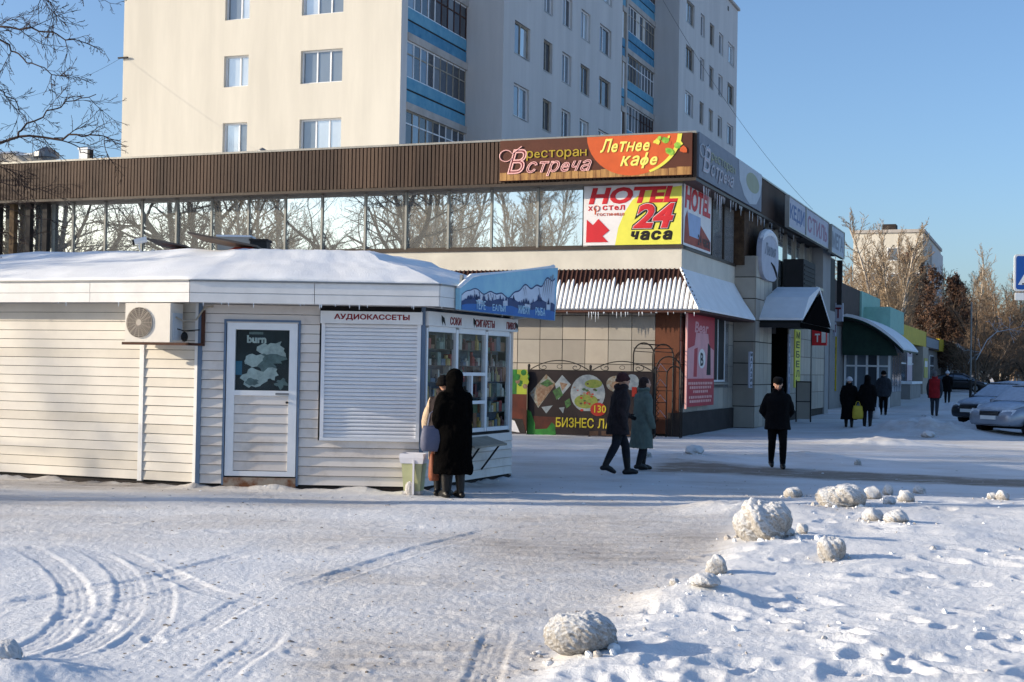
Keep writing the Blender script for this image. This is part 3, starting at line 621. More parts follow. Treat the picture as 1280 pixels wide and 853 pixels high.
b.tube([hpt(.135 + .028 * math.cos(a), .60 + .045 * math.sin(a), .006) for a in np.linspace(0, 6.3, 13)], .012, MT['s_orange'], 4); b.box(*(lambda p, q: (p.x, q.x, -.058, -.054, p.z, q.z))(hpt(.115, .50), hpt(.128, .60)), MT['s_orange']); b.build('hostel_lettering', sg)
b = rb(); b.text('гостиница', hpt(.14, .465, .004), ex, ey, MT['s_orange'], w=W3 * .28, h=H3 * .055, bold=.012); b.build('small_lettering', sg)
b = rb(); b.prism([hpt(u, v, .003) for u, v in [(.03, .05), (.26, .05), (.20, .15), (.27, .24), (.155, .43), (.10, .33), (.035, .42)]], (0, -.004, 0), MT['s_red']); b.build('arrow', sg)
b = rb(); b.text('24', hpt(.49, .24, .006), ex, ey, MT['s_black'], w=W3 * .46, h=H3 * .44, shear=.25, bold=.10, thick=.004); b.text('24', hpt(.505, .255, .012), ex, ey, MT['s_white'], w=W3 * .43, h=H3 * .41, shear=.25, bold=.055, thick=.004); b.text('24', hpt(.51, .262, .018), ex, ey, MT['s_red'], w=W3 * .418, h=H3 * .395, shear=.25, bold=.04, thick=.004); b.build('number', sg)
b = rb(); b.text('часа', hpt(.49, .07, .006), ex, ey, MT['s_black'], w=W3 * .42, h=H3 * .155, shear=.15, bold=.06); b.build('hours_lettering', sg)
sg = sign('hotel_side_banner', 'shaded hotel banner on the side wall round the corner, with an icicle-hung edge')
mk('s_sky', rgb(150, 170, 204), rough=.5, var=.08); mk('s_brick', rgb(140, 50, 40), rough=.6, scale=3, c2=rgb(170, 84, 60))
y0b, y1b = .02, 3.2; b = rb(); b.box(.03, .045, y0b, y1b, 5.05, 6.7, MT['s_white']); b.build('sheet', sg)
def qpt(u, v, d=0): return Vector((.047 + d, y0b + u * (y1b - y0b), 5.05 + v * 1.65))
b = rb(); b.text('HOTEL', qpt(.03, .60, .006), ex2, ey, MT['s_red'], w=2.95, h=.62, shear=.15, bold=.045); b.build('hotel_lettering', sg)
b = rb(); b.poly([qpt(u, v, .002) for u, v in [(.02, .04), (.98, .04), (.98, .2), (.6, .42), (.55, .18), (.2, .18), (.12, .58), (.05, .45)]], MT['s_brick']); b.poly([qpt(u, v, .0015) for u, v in [(.15, .15), (.6, .15), (.6, .55), (.15, .55)]], MT['s_sky']); b.build('town_print', sg)
b = rb(); b.text('24 часа', qpt(.5, .08, .006), ex2, ey, MT['s_black'], w=1.4, h=.3, bold=.04); b.build('hours_lettering', sg)
b = rb()
for k in range(16):
    y = rt.uniform(.6, 3.3); l_ = rt.uniform(.1, 1.0) * rt.random(); b.tube([(.42, y, 6.66), (.42, y, 6.66 - l_)], [.013, .003], MT['ice'], 4)
for k in range(22):
    y = rt.uniform(3.0, 15); l_ = rt.uniform(.05, .35); b.tube([(.45, y, 6.66), (.45, y, 6.66 - l_)], [.016, .004], MT['ice'], 4)
b.build('icicle', rest, kind='stuff')
# tall red beer poster on the side wall
sg = sign('red_poster', 'tall red poster with a beer mug on the side wall next to the window')
mk('p_red', rgb(176, 32, 52), rough=.5, var=.08); mk('p_pink', rgb(214, 150, 156), rough=.5, var=.08)
ya, yb, z0p, z1p = .05, 3.2, .78, 3.26
b = rb(); b.box(.16, .19, ya, yb, z0p, z1p, MT['p_red']); b.build('panel', sg)
b = rb(); b.box(.15, .2, ya - .06, ya, z0p - .05, z1p + .03, MT['s_pink']); b.build('edge_strip', sg)
def ppt(u, v, d=0): return Vector((.192 + d, ya + u * (yb - ya), z0p + v * (z1p - z0p)))
b = rb(); b.poly([ppt(u, v, .002) for u, v in [(.02, .30), (.98, .30), (.98, .62), (.8, .66), (.75, .80), (.3, .80), (.25, .66), (.02, .62)]], MT['p_pink']); b.build('mug_print', sg)
b = rb(); b.text('Bear', ppt(.25, .80, .004), ex2, ey, MT['p_pink'], w=1.6, h=.3, shear=.1, bold=.03); b.build('lettering', sg)
b = rb(); b.poly([ppt(u, v, .004) for u, v in [(.22, .32), (.34, .32), (.36, .64), (.24, .62)]], MT['p_red']); b.disc(ppt(.52, .52, .005), .42, MT['s_white'], 20, ex2, ey, .27); b.text('B', ppt(.46, .44, .008), ex2, ey, MT['s_black'], w=.36, h=.36, bold=.03)
b.poly([ppt(u, v, .004) for u, v in [(.70, .34), (.86, .34), (.84, .66), (.74, .70)]], MT['dark']); b.build('emblem', sg)
b = rb()
for k, v in enumerate((.235, .19, .145, .085, .04)):
    wl = (.9, .8, .55, .85, .8)[k]; n_ = int(wl * 16); x_ = .5 - wl / 2
    for i in range(n_):
        b.poly([ppt(x_ + i * wl / n_, v, .004), ppt(x_ + (i + rt.uniform(.5, .85)) * wl / n_, v, .004), ppt(x_ + (i + .7) * wl / n_, v + .028, .004), ppt(x_ + i * wl / n_, v + .028, .004)], MT['s_pink'])
b.build('fine_print', sg, kind='stuff')
# ------------------------------------------------------------------ apartment block
mk('block_cream', rgb(203, 197, 184), rough=.9, var=.07, streak=True, scale=1.1, bump=.08, bscale=6)
mk('block_grey', rgb(196, 194, 192), rough=.9, var=.07, streak=True, scale=1.1, bump=.08, bscale=6)
mk('balcony_blue', rgb(78, 138, 168), rough=.8, scale=2.2, c2=rgb(110, 160, 182), thr=(.3, .7))
mk('balcony_blue2', rgb(58, 116, 150), rough=.8, scale=2.5, c2=rgb(92, 146, 174), thr=(.3, .7))
mk('slab', rgb(172, 166, 160), rough=.9, var=.15, scale=1.2)
mk('old_wood', rgb(70, 44, 34), rough=.8, var=.3)
mk('curtain', rgb(196, 192, 186), rough=.9, var=.1)
mk('old_frame', rgb(150, 142, 128), rough=.7, var=.2)
MT['win_pale'] = mirror_glass('win_pale', (.52, .56, .58, 1), .5, rough=.06)
MT['win_grey'] = mirror_glass('win_grey', (.20, .24, .28, 1), .35, rough=.06)
V1 = 13.8; FH = 2.8
xL = F(153, 120, V1).x; xR = F(500, 120, V1).x
V2 = S(583, 120, xR).y; x2 = F(628, 120, V2).x; V3 = S(777, 100, x2).y; V4 = S(818, 100, x2).y; x3 = F(848, 100, V4).x; V5 = S(921, 100, x3).y
TOP = S(912, 2, x3).z
blk = thing('apartment_block', 'tall nine-storey apartment block with a sunlit cream end wall and blue balconies behind the restaurant', 'building', RM)
def wall_face(M, wd, z0, z1, holes, m, d=.22, name='wall'):
    """a wall sheet with real openings; M: x along, y inwards, z up; holes = (x0,x1,z0,z1)"""
    b = MB(M); xs = sorted({0, wd} | {h[0] for h in holes} | {h[1] for h in holes}); zs = sorted({z0, z1} | {h[2] for h in holes} | {h[3] for h in holes})
    for a, c in zip(xs[:-1], xs[1:]):
        for e, g in zip(zs[:-1], zs[1:]):
            if any(h[0] <= (a + c) / 2 <= h[1] and h[2] <= (e + g) / 2 <= h[3] for h in holes): continue
            b.poly([(a, 0, e), (c, 0, e), (c, 0, g), (a, 0, g)], m)
    for h in holes:
        q = [(h[0], h[2]), (h[1], h[2]), (h[1], h[3]), (h[0], h[3])]
        for i in range(4):
            p, r_ = q[i], q[(i + 1) % 4]; b.poly([(p[0], 0, p[1]), (p[0], d, p[1]), (r_[0], d, r_[1]), (r_[0], 0, r_[1])], m)
    return b.build(name, blk)
def rows(ztop): 
    z = ztop
    while z - FH > 4: z -= FH
    out = []
    while z < TOP - .9: out.append(z); z += FH
    return out
rw = random.Random(21)
# cream end wall
Mf = Matrix.Translation((xL, V1, 0)); holes = []
cols = [(F(279.5, 110, V1).x - xL, F(310, 110, V1).x - xL, F(295, 153.5, V1).z, 1.30, (.60,), 0), (F(375.5, 100, V1).x - xL, F(427.5, 100, V1).x - xL, F(400, 148.3, V1).z, 1.35, (.36, .68), 1)]
jobs = []
for a, c, zt, ht, mu, kind in cols:
    for i, z in enumerate(rows(zt)): holes.append((a, c, z - ht, z)); jobs.append((a, c, z - ht, ht, mu, kind, i))
wall_face(Mf, xR - xL, 0, TOP, holes, MT['block_cream'], name='end_wall')
for a, c, z, ht, mu, kind, i in jobs:
    old = i == 1 if kind == 0 else False
    window(blk, Matrix.Translation((xL + a, V1 + .16, z)), c - a, ht, mull=mu, fm='old_frame' if old else 'white_pvc', gm=('win_grey', 'win_grey') if old else ('win_pale', 'win_pale', 'win_grey'), fr=.06)
# shaded long sides
M1 = Matrix.Translation((x2, V2, 0)) @ SIDE; M2 = Matrix.Translation((x3, V4, 0)) @ SIDE
def side(M, x, y0, y1, colpx, zref, name):
    holes = []; jobs = []
    for p0, p1, ht, mu in colpx:
        a, c = S(p0, 100, x).y - y0, S(p1, 100, x).y - y0
        for z in rows(zref): holes.append((a, c, z - ht, z)); jobs.append((a, c, z - ht, ht, mu))
    wall_face(M, y1 - y0, 0, TOP, holes, MT['block_grey'], name=name)
    for a, c, z, ht, mu in jobs:
        window(blk, M @ Matrix.Translation((a, .12, z)), c - a, ht, mull=mu, gm=('win_grey', 'win_pale', 'win_dark', 'win_blue'), fr=.07, fm=rw.choice(['white_pvc', 'white_pvc', 'old_frame']))
side(M1, x2, V2, V3, [(642.5, 662, 1.45, (.5,)), (679, 690, 1.45, (.5,)), (702.5, 714, 1.45, (.5,)), (725.5, 737, 1.45, (.5,)), (749, 763.5, 1.45, (.4,))], S(644, 24.5, x2).z, 'long_wall')
side(M2, x3, V4, V5, [(857, 867, 1.4, (.5,)), (875, 880, 1.4, ()), (886.5, 892, 1.4, ()), (898, 903.5, 1.4, ()), (909.5, 917.5, 1.4, (.4,))], S(858.5, 55.5, x3).z, 'long_wall')
b = MB()
b.box(xL, xR - 1.2, V1 + .3, V2 + 18, 0, TOP - .02, MT['block_grey']); b.build('core', blk)
for q_, m in (([(xR - 1.3, V2), (x2, V2)], 'block_grey'), ([(x2 - 1.3, V4), (x3, V4)], 'block_grey'), ([(xL, V1), (xL, V1 + 18)], 'block_cream'), ([(x3, V5), (x3 - 14, V5)], 'block_grey')):
    (a, c), (e, g) = q_; b = MB(); b.poly([(a, c, 0), (e, g, 0), (e, g, TOP), (a, c, TOP)], MT[m]); b.build('return_wall', blk)
b = MB(); b.box(xL - .15, xR + .12, V1 - .15, V2, TOP, TOP + .18, MT['slab']); b.box(xL, x2 + .15, V2, V4, TOP + .002, TOP + .18, MT['slab']); b.box(xL + 6, x3 + .15, V4, V5 + .15, TOP + .004, TOP + .18, MT['slab']); b.build('roof', blk)
for k in range(4):     # attic vents near the roof edge
    y = V4 + (V5 - V4) * (.2 + .2 * k); b = MB(); b.box(x3 - .01, x3 + .02, y, y + .3, TOP - .75, TOP - .45, MT['dark']); b.build('attic_vent', blk)
# glazed balconies, stacked
def balcony(x, ya, yb, z, style):
    d = 1.1; b = MB(); b.box(x - d, x + .10, ya, yb, z - .30, z, MT['slab']); s = b.build('balcony', blk)
    m1, m2 = ('balcony_blue', 'balcony_blue2') if style % 2 == 0 else ('balcony_blue2', 'balcony_blue')
    b = MB(); b.box(x - .04, x + .03, ya + .05, yb - .05, z + .02, z + .48, MT[m1]); b.box(x - .05, x + .0, ya + .05, yb - .05, z + .48, z + .56, MT['dark']); b.box(x - .04, x + .035, ya + .05, yb - .05, z + .56, z + 1.02, MT[m1 if style % 3 else m2]); b.build('parapet', s)
    n = 9; w_ = (yb - ya - .1) / n; fm = MT[['white_pvc', 'old_frame', 'white_pvc'][style % 3]]; fm2 = MT[['old_wood', 'white_pvc', 'old_frame'][style % 3]]
    b = MB(); g = MB()
    for i in range(n + 1):
        m = fm if i < n * .55 else fm2; y = ya + .05 + i * w_; b.box(x - .05, x + .01, y - .025, y + .025, z + 1.02, z + FH - .3, m)
    for zz in (1.02, 1.95, 2.44): b.box(x - .045, x + .005, ya + .05, yb - .05, z + zz, z + zz + .05, fm if zz != 1.95 else fm2)
    b.build('glazing_frame', s)
    for i in range(n): g.box(x - .03, x - .02, ya + .08 + i * w_, ya + .02 + (i + 1) * w_, z + 1.07, z + 2.44, MT[rw.choice(['win_grey', 'win_dark', 'win_dark', 'win_blue', 'curtain' if rw.random() < .3 else 'win_grey'])])
    g.build('pane', s)
def stack(x, ya, yb, zref):
    z = zref
    while z - FH > 4: z -= FH
    i = 0
    while z < TOP - 1: balcony(x, ya, yb, z, i + (3 if x > -5 else 0)); z += FH; i += 1
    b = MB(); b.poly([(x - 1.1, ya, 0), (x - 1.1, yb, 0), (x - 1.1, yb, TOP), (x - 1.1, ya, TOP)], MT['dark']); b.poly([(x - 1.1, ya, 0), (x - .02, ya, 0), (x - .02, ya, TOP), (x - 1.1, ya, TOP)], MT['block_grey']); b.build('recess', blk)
yb0 = S(508, 120, xR).y
b = MB(); b.box(xR - 1.3, xR, V1 + .002, yb0, 0, TOP - .01, MT['block_grey']); b.build('wall_strip', blk)
stack(xR - .05, yb0, V2, S(509, 128, xR).z)
yb1 = S(783, 120, x2).y
stack(x2 - .05, V3 + .02, yb1 - .3, S(783, 136, x2).z); stack(x2 - .05, yb1 + .0, V4, S(786, 124, x2).z)
b = MB(); b.box(x2 - 1.2, x2 + .05, yb1 - .3, yb1, 0, TOP - .01, MT['slab']); b.build('pier', blk)
b = MB(); b.box(x2 - 8, x2 - 1.15, V2 + .3, V5 - .3, 0, TOP - .02, MT['block_grey']); b.box(x3 - 8, x3 - .5, V4 + .3, V5 - .02, 0, TOP - .03, MT['block_grey']); b.build('core', blk)
# bits on the restaurant roof
def roofbit(name, label, cat, px, py, v, w_, h_, m, kind='box'):
    p = F(px, py, v); h_ = max(h_, p.z - 7.9); t = thing(name, label, cat, RM @ Matrix.Translation((p.x, v, 7.9)))
    b = MB()
    if kind == 'box':
        b.box(-w_ / 2, w_ / 2, 0, w_ * .8, .0, h_, MT[m]); b.build('body', t); s = MB(); s.box(-w_ / 2 - .03, w_ / 2 + .03, -.03, w_ * .8 + .03, h_, h_ + .06, MT['snow']); s.build('snow_cap', t)
    else:
        b.cyl((0, 0, 0), (0, 0, h_ * .7), w_ * .3, MT[m], 12); b.build('duct', t); b = MB(); b.tube([(0, 0, h_ * .66), (0, 0, h_ * .8), (0, 0, h_)], [w_ * .5, w_ * .48, .02], MT[m], 14); b.build('cowl', t)
roofbit('roof_vent', 'small pale box with a dark end on the restaurant roof left of the tower block', 'vent', 104, 187, 2.0, .34, .36, 'white_paint')
roofbit('roof_vent', 'low mushroom vent on the restaurant roof in front of the cream wall', 'vent', 328, 185, 1.0, .32, .2, 'steel', 'm')
roofbit('roof_duct', 'dark T-shaped vent cowl on the far left of the restaurant roof', 'vent', 58, 183, 3.0, .9, .55, 'steel', 'm')
roofbit('roof_box', 'snow-capped box on the left end of the restaurant roof, next to the picture edge', 'vent', 8, 192, 3.0, .9, .35, 'tile2')
roofbit('roof_box', 'wider snow-capped box between the T-shaped cowl and the leftmost roof box', 'vent', 36, 194, 3.0, 1.0, .38, 'tile3')
b = MB(); pz = F(104, 196, 2.0); b.box(.17, .26, .0, .2, .12, F(104, 187, 2.0).z - 7.9, MT['black']); b.build('dark_end', bpy.data.objects['roof_vent'])
# ------------------------------------------------------------------ far white block down the street
VF = 128.0; p = F(1067, 292, VF); q = F(1154, 290, VF); far = thing('far_block', 'distant white slab building in the sun behind the birches', 'building', RM)
zF = p.z; dF = S(1176, 300, q.x).y - VF
b = MB(); b.box(p.x, q.x, VF, VF + dF, 0, zF, MT['block_cream']); b.box(q.x - .5, q.x + .3, VF + dF * .35, VF + dF, 0, zF - .6, MT['block_grey']); b.build('wall', far)
b = MB(); b.box(p.x - .2, q.x + .2, VF - .2, VF + dF, zF, zF + .35, MT['slab']); b.box(p.x + 3, p.x + 4.5, VF + 2, VF + 4, zF + .35, zF + 1.2, MT['plinth']); b.build('roof', far)
for i in range(3):
    for j in range(5):
        f = MB(); u = p.x + (q.x - p.x) * (.22 + .27 * i); z = zF - 3.2 - 2.9 * j
        if j == 0 and i != 1: continue
        f.box(u, u + 1.5, VF - .03, VF + .1, z, z + 1.5, MT['white_pvc']); w_ = f.build('window', far); g = MB(); g.box(u + .1, u + 1.4, VF - .05, VF - .032, z + .1, z + 1.4, MT['win_grey']); g.build('pane', w_)
# ------------------------------------------------------------------ row of shops beyond the restaurant
mk('mint', rgb(140, 184, 170), rough=.7, var=.08); mk('shop_grey', rgb(140, 138, 136), rough=.85, var=.1, scale=1); mk('shop_yellow', rgb(196, 172, 44), rough=.6, var=.12); mk('canopy_green', rgb(26, 52, 42), rough=.6, var=.2); mk('beige', rgb(190, 176, 150), rough=.8, var=.1)
mk('brown_trim', rgb(72, 58, 52), rough=.8, var=.2)
row = thing('shop_row', 'low shaded row of shops with arched snowy canopies along the pavement beyond the restaurant', 'building', RM)
b = MB(); b.box(-12, .0, 26.6, 120, -.3, 3.9, MT['shop_grey']); b.box(-12, .08, 26.6, 45, 3.9, 5.9, MT['brown_trim']); b.build('wall', row)
pm_, qm_ = F(1058, 392, 36), F(1085, 364, 36); b = MB(); b.box(pm_.x, qm_.x - .3, 36, 44, 3.9, qm_.z, MT['mint']); b.build('mint_block', row); b = MB(); b.box(qm_.x - .3, qm_.x + 1.0, 37, 44, 3.9, qm_.z - .75, MT['mint']); b.build('mint_block', row)
for y0, y1, z0, z1 in ((45, 71, 3.75, 4.85), (84, 97, 3.7, 4.7)): b = MB(); b.box(.0, .5, y0, y1, z0, z1, MT['shop_yellow']); b.build('yellow_fascia', row)
b = MB(); b.box(.0, .48, 71, 84, 3.7, 4.6, MT['brown_trim'])
for k in range(12): b.box(.48, .52, 71.5 + k, 71.8 + k, 3.8, 4.5, MT['s_fade2'])
b.build('dark_fascia', row)
def arch_canopy(y0, y1, xa, za, xb, zb_, lab):
    n = 12; prof = [(xa + (xb - xa) * (1 - math.cos(t)) ** 0.0 * math.sin(t), zb_ + (za - zb_) * math.cos(t)) for t in np.linspace(0, math.pi / 2, n)]
    prof = [(xa + (xb - xa) * (i / (n - 1)), zb_ + (za - zb_) * (1 - (i / (n - 1)) ** 1.9)) for i in range(n)]
    b = MB(); b.loft([[(x, y, z) for x, z in prof] + [(x, y, z - .07) for x, z in prof[::-1]] for y in (y0, y1)], MT['canopy_green']); c = b.build('canopy', row)
    s = MB(); s.loft([[(x, y, z + .012) for x, z in prof] + [(x + .02, y, z + (.15 if 0 < i < n - 1 else .07)) for i, (x, z) in list(enumerate(prof))[::-1]] for y in (y0 - .03, y1)], MT['snow']); s.build('snow_cover', c)
    d = MB(); d.prism([(x, y0 + .5, z - .09) for x, z in prof if x < xb * .9] + [(xb * .9, y0 + .5, zb_ - .25), (xa, y0 + .5, zb_ - .25)], (0, .1, 0), MT['canopy_green']); d.build('valance', c)
    d = MB()
    for y in (y0 + .1, (y0 + y1) / 2, y1 - .1): d.tube([(x, y, z - .1) for x, z in prof], .05, MT['dark'], 5)
    d.build('rib', c)
ya = 29.6; tip = F(1129, 438, ya); top = F(1049, 396, ya)
arch_canopy(ya, ya + 7.5, max(0.05, top.x), top.z, tip.x, tip.z, '')
yb_ = 92.0; tip2 = F(1212, 450, yb_); top2 = F(1183, 428, yb_)
arch_canopy(yb_, yb_ + 9, 0.1, top2.z + .2, tip2.x, tip2.z, '')
def vestibule(y, x0, x1, ht, panes, door):
    b = MB(); b.box(.02, x1 + .06, y + .25, y + 5, 0, ht + .4, MT['shop_grey']); b.box(.02, x1 + .1, y + .02, y + .3, ht, ht + .5, MT['white_paint']); v = b.build('vestibule', row)
    b = MB(); n = panes; w_ = (x1 - x0) / n
    for i in range(n + 1): b.box(x0 + i * w_ - .05, x0 + i * w_ + .05, y, y + .12, 0, ht, MT['white_pvc'])
    for z in (.05, ht * .72, ht - .06): b.box(x0, x1, y + .01, y + .11, z, z + .08, MT['white_pvc'])
    b.build('frame', v); b = MB()
    for i in range(n): b.box(x0 + i * w_ + .05, x0 + (i + 1) * w_ - .05, y + .05, y + .07, .1, ht - .06, MT['win_grey' if i != door else 'win_dark'])
    b.build('pane', v); b = MB()
    for k in range(4): b.box(x1 + .06, x1 + .1, y + .5 + k * 1.1, y + 1.4 + k * 1.1, .9, ht - .1, MT['win_grey'])
    b.build('side_pane', v)
vx0, vx1 = F(1056, 480, ya + 1.2).x, F(1111, 480, ya + 1.2).x
vestibule(ya + 1.2, vx0, vx1, 2.85, 4, 2)
vx0, vx1 = F(1184, 480, yb_ + .8).x, F(1204, 480, yb_ + .8).x
vestibule(yb_ + .8, vx0, vx1, 2.9, 3, 1)
for k, y in enumerate((47, 52, 57, 62, 67, 74, 80)):
    f = MB(); f.box(.0, .08, y, y + 3.6, .9, 3.3, MT['white_pvc']); w_ = f.build('window', row); g = MB()
    for i in range(3): g.box(.08, .1, y + .15 + i * 1.15, y + 1.2 + i * 1.15, 1.0, 2.4, MT[rw.choice(['win_grey', 'win_dark', 'win_pale'])]); g.box(.08, .1, y + .15 + i * 1.15, y + 1.2 + i * 1.15, 2.5, 3.2, MT['win_grey'])
    g.build('pane', w_)
b = MB(); b.box(.0, 1.4, 49, 56, 0, 1.15, MT['shop_grey']); b.box(.0, 1.5, 48.9, 56.1, 1.15, 1.3, MT['snow']); b.build('parapet', row)
b = MB(); b.box(.0, .7, 66, 70.5, 0, 3.7, MT['tile2']); b.build('pier', row)
b = MB(); b.box(-12, .45, 45.2, 120, 3.92, 4.06, MT['snow']); b.build('roof', row)
# ---- street signs on the walls
# white rooftop signs at the end of the restaurant
mk('sg_blue', rgb(86, 108, 150), rough=.6, var=.1); mk('sg_rose', rgb(150, 110, 130), rough=.6, var=.1); mk('sg_board', rgb(176, 178, 190), rough=.6, var=.06)
mk('ban_lime2', rgb(176, 170, 90), rough=.6, var=.1)
def wall_sign(name, label, x, y0, y1, z0, z1, m, body='', bm='dark', cat='sign', th=.12, rows_=1):
    t = thing(name, label, cat, RM @ Matrix.Translation((x, (y0 + y1) / 2, z0))); L = (y1 - y0) / 2
    b = MB(); b.box(-th, 0, -L, L, 0, z1 - z0, MT[m]); b.build('board', t)
    f = MB(); f.box(-th, .03, -L - .04, -L, -.04, z1 - z0 + .04, MT['alu']); f.box(-th, .03, L, L + .04, -.04, z1 - z0 + .04, MT['alu']); f.box(-th, .028, -L, L, z1 - z0, z1 - z0 + .04, MT['alu']); f.box(-th, .028, -L, L, -.04, 0, MT['alu']); f.build('frame', t)
    if body:
        k = MB(); hh = (z1 - z0)
        for i, s_ in enumerate(body.split('|')):
            n = len(body.split('|')); k.text(s_, (.004, -L * .86, hh * (n - 1 - i + .18) / n), (0, 1, 0), (0, 0, 1), MT[bm], w=L * 1.72, h=hh / n * .62, bold=.03)
        k.build('lettering', t)
    return t
ys_ = [S(p, 260, 1.0).y for p in (986, 1007, 1036)]
sA = S(987, 246, 1.0).z; sB = S(987, 283, 1.0).z
wall_sign('roof_sign', 'white roof-edge sign with tall blue letters beside the brown fascia end', 1.0, ys_[0], ys_[1], sB, sA, 'sg_board', 'КЕДИ', 'sg_blue')
wall_sign('roof_sign', 'long white roof-edge sign with faded rose letters, middle of the three', 1.0, ys_[1] + .1, ys_[2], sB, sA, 'sg_board', 'СТИЛЬ', 'sg_rose')
t = wall_sign('roof_sign', 'pale grey-blue sign box on the corner post at the far end of the roof signs', 1.1, ys_[2] + .1, S(1055, 300, 1.1).y, sB - .1, sA - .05, 's_fade2', 'МЕГА', 's_fade')
b = MB(); b.box(-.3, -.1, 2, 2.2, -1.9, -.06, MT['dark']); b.build('post', t)
# oval sign on the tiled bay
t = thing('oval_sign', 'pale rounded shop sign with a dark swoosh and frost cap on the tiled bay', 'sign', RM @ Matrix.Translation((.78, 8.3, 4.62)) @ Matrix.Diagonal((1, .95, .78, 1)))
b = MB(); pts = [(.0, 1.5 * math.copysign(abs(math.cos(a)) ** .6, math.cos(a)), .95 + .95 * math.copysign(abs(math.sin(a)) ** .75, math.sin(a))) for a in np.linspace(0, 2 * math.pi, 33)[:-1]]
b.prism(pts, (-.16, 0, 0), MT['sg_board']); b.build('board', t)
k = MB(); k.text('Лилия', (.006, -1.0, 1.0), (0, 1, 0), (0, 0, 1), MT['s_fade'], w=2.0, h=.5, shear=.3, bold=.02); k.build('lettering', t)
k = MB(); k.tube([(.01, .1, .75), (.01, .55, .62), (.01, .95, .4), (.01, 1.15, .22)], [.02, .05, .05, .015], MT['dark'], 6); k.build('swoosh', t)
s = MB(); s.tube([(-.08, 1.45 * math.cos(a), 1.0 + .93 * math.sin(a) ** .75) for a in np.linspace(.35, math.pi - .35, 12)], [.05, .1, .13, .15, .16, .16, .17, .16, .15, .12, .1, .05], MT['snow'], 8); s.build('snow_cap', t)
# vertical entrance signs, red box sign, white box signs, yellow strip
def vsign(name, label, x, y, z0, z1, wd, m, body, bm, face='side'):
    M_ = RM @ Matrix.Translation((x, y, z0)); t = thing(name, label, 'sign', M_); h = z1 - z0
    E = Vector((1, 0, 0)) if face == 'front' else Vector((0, 1, 0)); N = Vector((0, -1, 0)) if face == 'front' else Vector((1, 0, 0))
    b = MB(); b.loft([[E * 0, E * wd, E * wd - N * .05, -N * .05], [E * 0 + Vector((0, 0, h)), E * wd + Vector((0, 0, h)), E * wd - N * .05 + Vector((0, 0, h)), -N * .05 + Vector((0, 0, h))]], MT[m]); b.build('board', t)
    k = MB()
    for i, ch in enumerate(body):
        if ch != ' ': k.text(ch, E * wd * .18 + N * .004 + Vector((0, 0, h * (1 - (i + .9) / len(body)))), E, (0, 0, 1), MT[bm], w=wd * .64, h=h / len(body) * .7, bold=.02)
    k.build('lettering', t); return t
p = S(940, 440, .66)
vsign('entrance_sign', 'narrow white vertical sign on the left jamb of the dark doorway', .67, S(940.5, 440, .67).y - .35, S(940, 485, .67).z, S(940, 440, .67).z, .42, 'sg_board', 'МАГАЗИН', 'dark')
vsign('entrance_sign', 'white vertical sign on the right jamb of the dark doorway, above the man in black', .66, 12.5, .95, 3.05, .35, 'sg_board', 'ОДЕЖДА', 'sg_blue')
vsign('vertical_sign', 'tall yellow-green vertical sign under the porch beside the doorway', .70, 13.6, 1.2, 3.25, 1.1, 's_lime', 'МЕБЕЛЬ', 'canopy_green')
M_ = F(1016, 388, 15.2)
t = thing('box_sign', 'red and white box sign on a pole right of the gabled porch', 'sign', RM @ Matrix.Translation((M_.x, 15.2, 0)))
b = MB(); z0, z1 = F(1016, 432, 15.2).z, F(1016, 391, 15.2).z; wd = F(1034, 400, 15.2).x - M_.x
b.box(0, wd, -.1, .1, z0, z1, MT['s_red']); b.build('box', t); b = MB(); b.box(wd * .12, wd * .55, -.112, -.1, z0 + (z1 - z0) * .62, z1 - .06, MT['s_white']); b.box(wd * .66, wd * .94, -.112, -.1, z0 + .1, z1 - .06, MT['s_white']); b.build('white_print', t)
b = MB(); b.text('Т', (wd * .2, -.114, z0 + .12), (1, 0, 0), (0, 0, 1), MT['s_white'], w=.18, h=.3, bold=.03); b.build('lettering', t)
b = MB(); b.cyl((-.03, 0, 0), (-.03, 0, z1), .03, MT['steel'], 8); b.build('pole', t)
for i, (pa_, pb_, wpx, body, lab) in enumerate([(378, 402, (1035, 1054), 'ГТ', 'upper white box sign with dark red letters above the arched canopy'), (402, 420, (1035, 1045), 'ИП', 'lower narrow white box sign hung under the upper one')]):
    y = 27.6; A_, B_ = F(wpx[0], pb_, y), F(wpx[1], pa_, y)
    t = thing('box_sign', lab, 'sign', RM @ Matrix.Translation((A_.x, y, A_.z))); b = MB(); b.box(0, B_.x - A_.x, -.12, .12, 0, B_.z - A_.z - .04, MT['sg_board']); b.build('box', t)
    b = MB(); b.text(body, (.12, -.125, .15), (1, 0, 0), (0, 0, 1), MT['s_maroon'], w=(B_.x - A_.x) * .7, h=(B_.z - A_.z) * .55, bold=.03); b.build('lettering', t)
A_ = F(1037, 489, 28.2); B_ = F(1046, 421, 28.2)
t = vsign('vertical_sign', 'dull yellow vertical sign by the glass vestibule of the arched canopy', A_.x, 28.2, A_.z, B_.z, B_.x - A_.x, 'shop_yellow', 'АПТЕКА', 'dark', 'front')
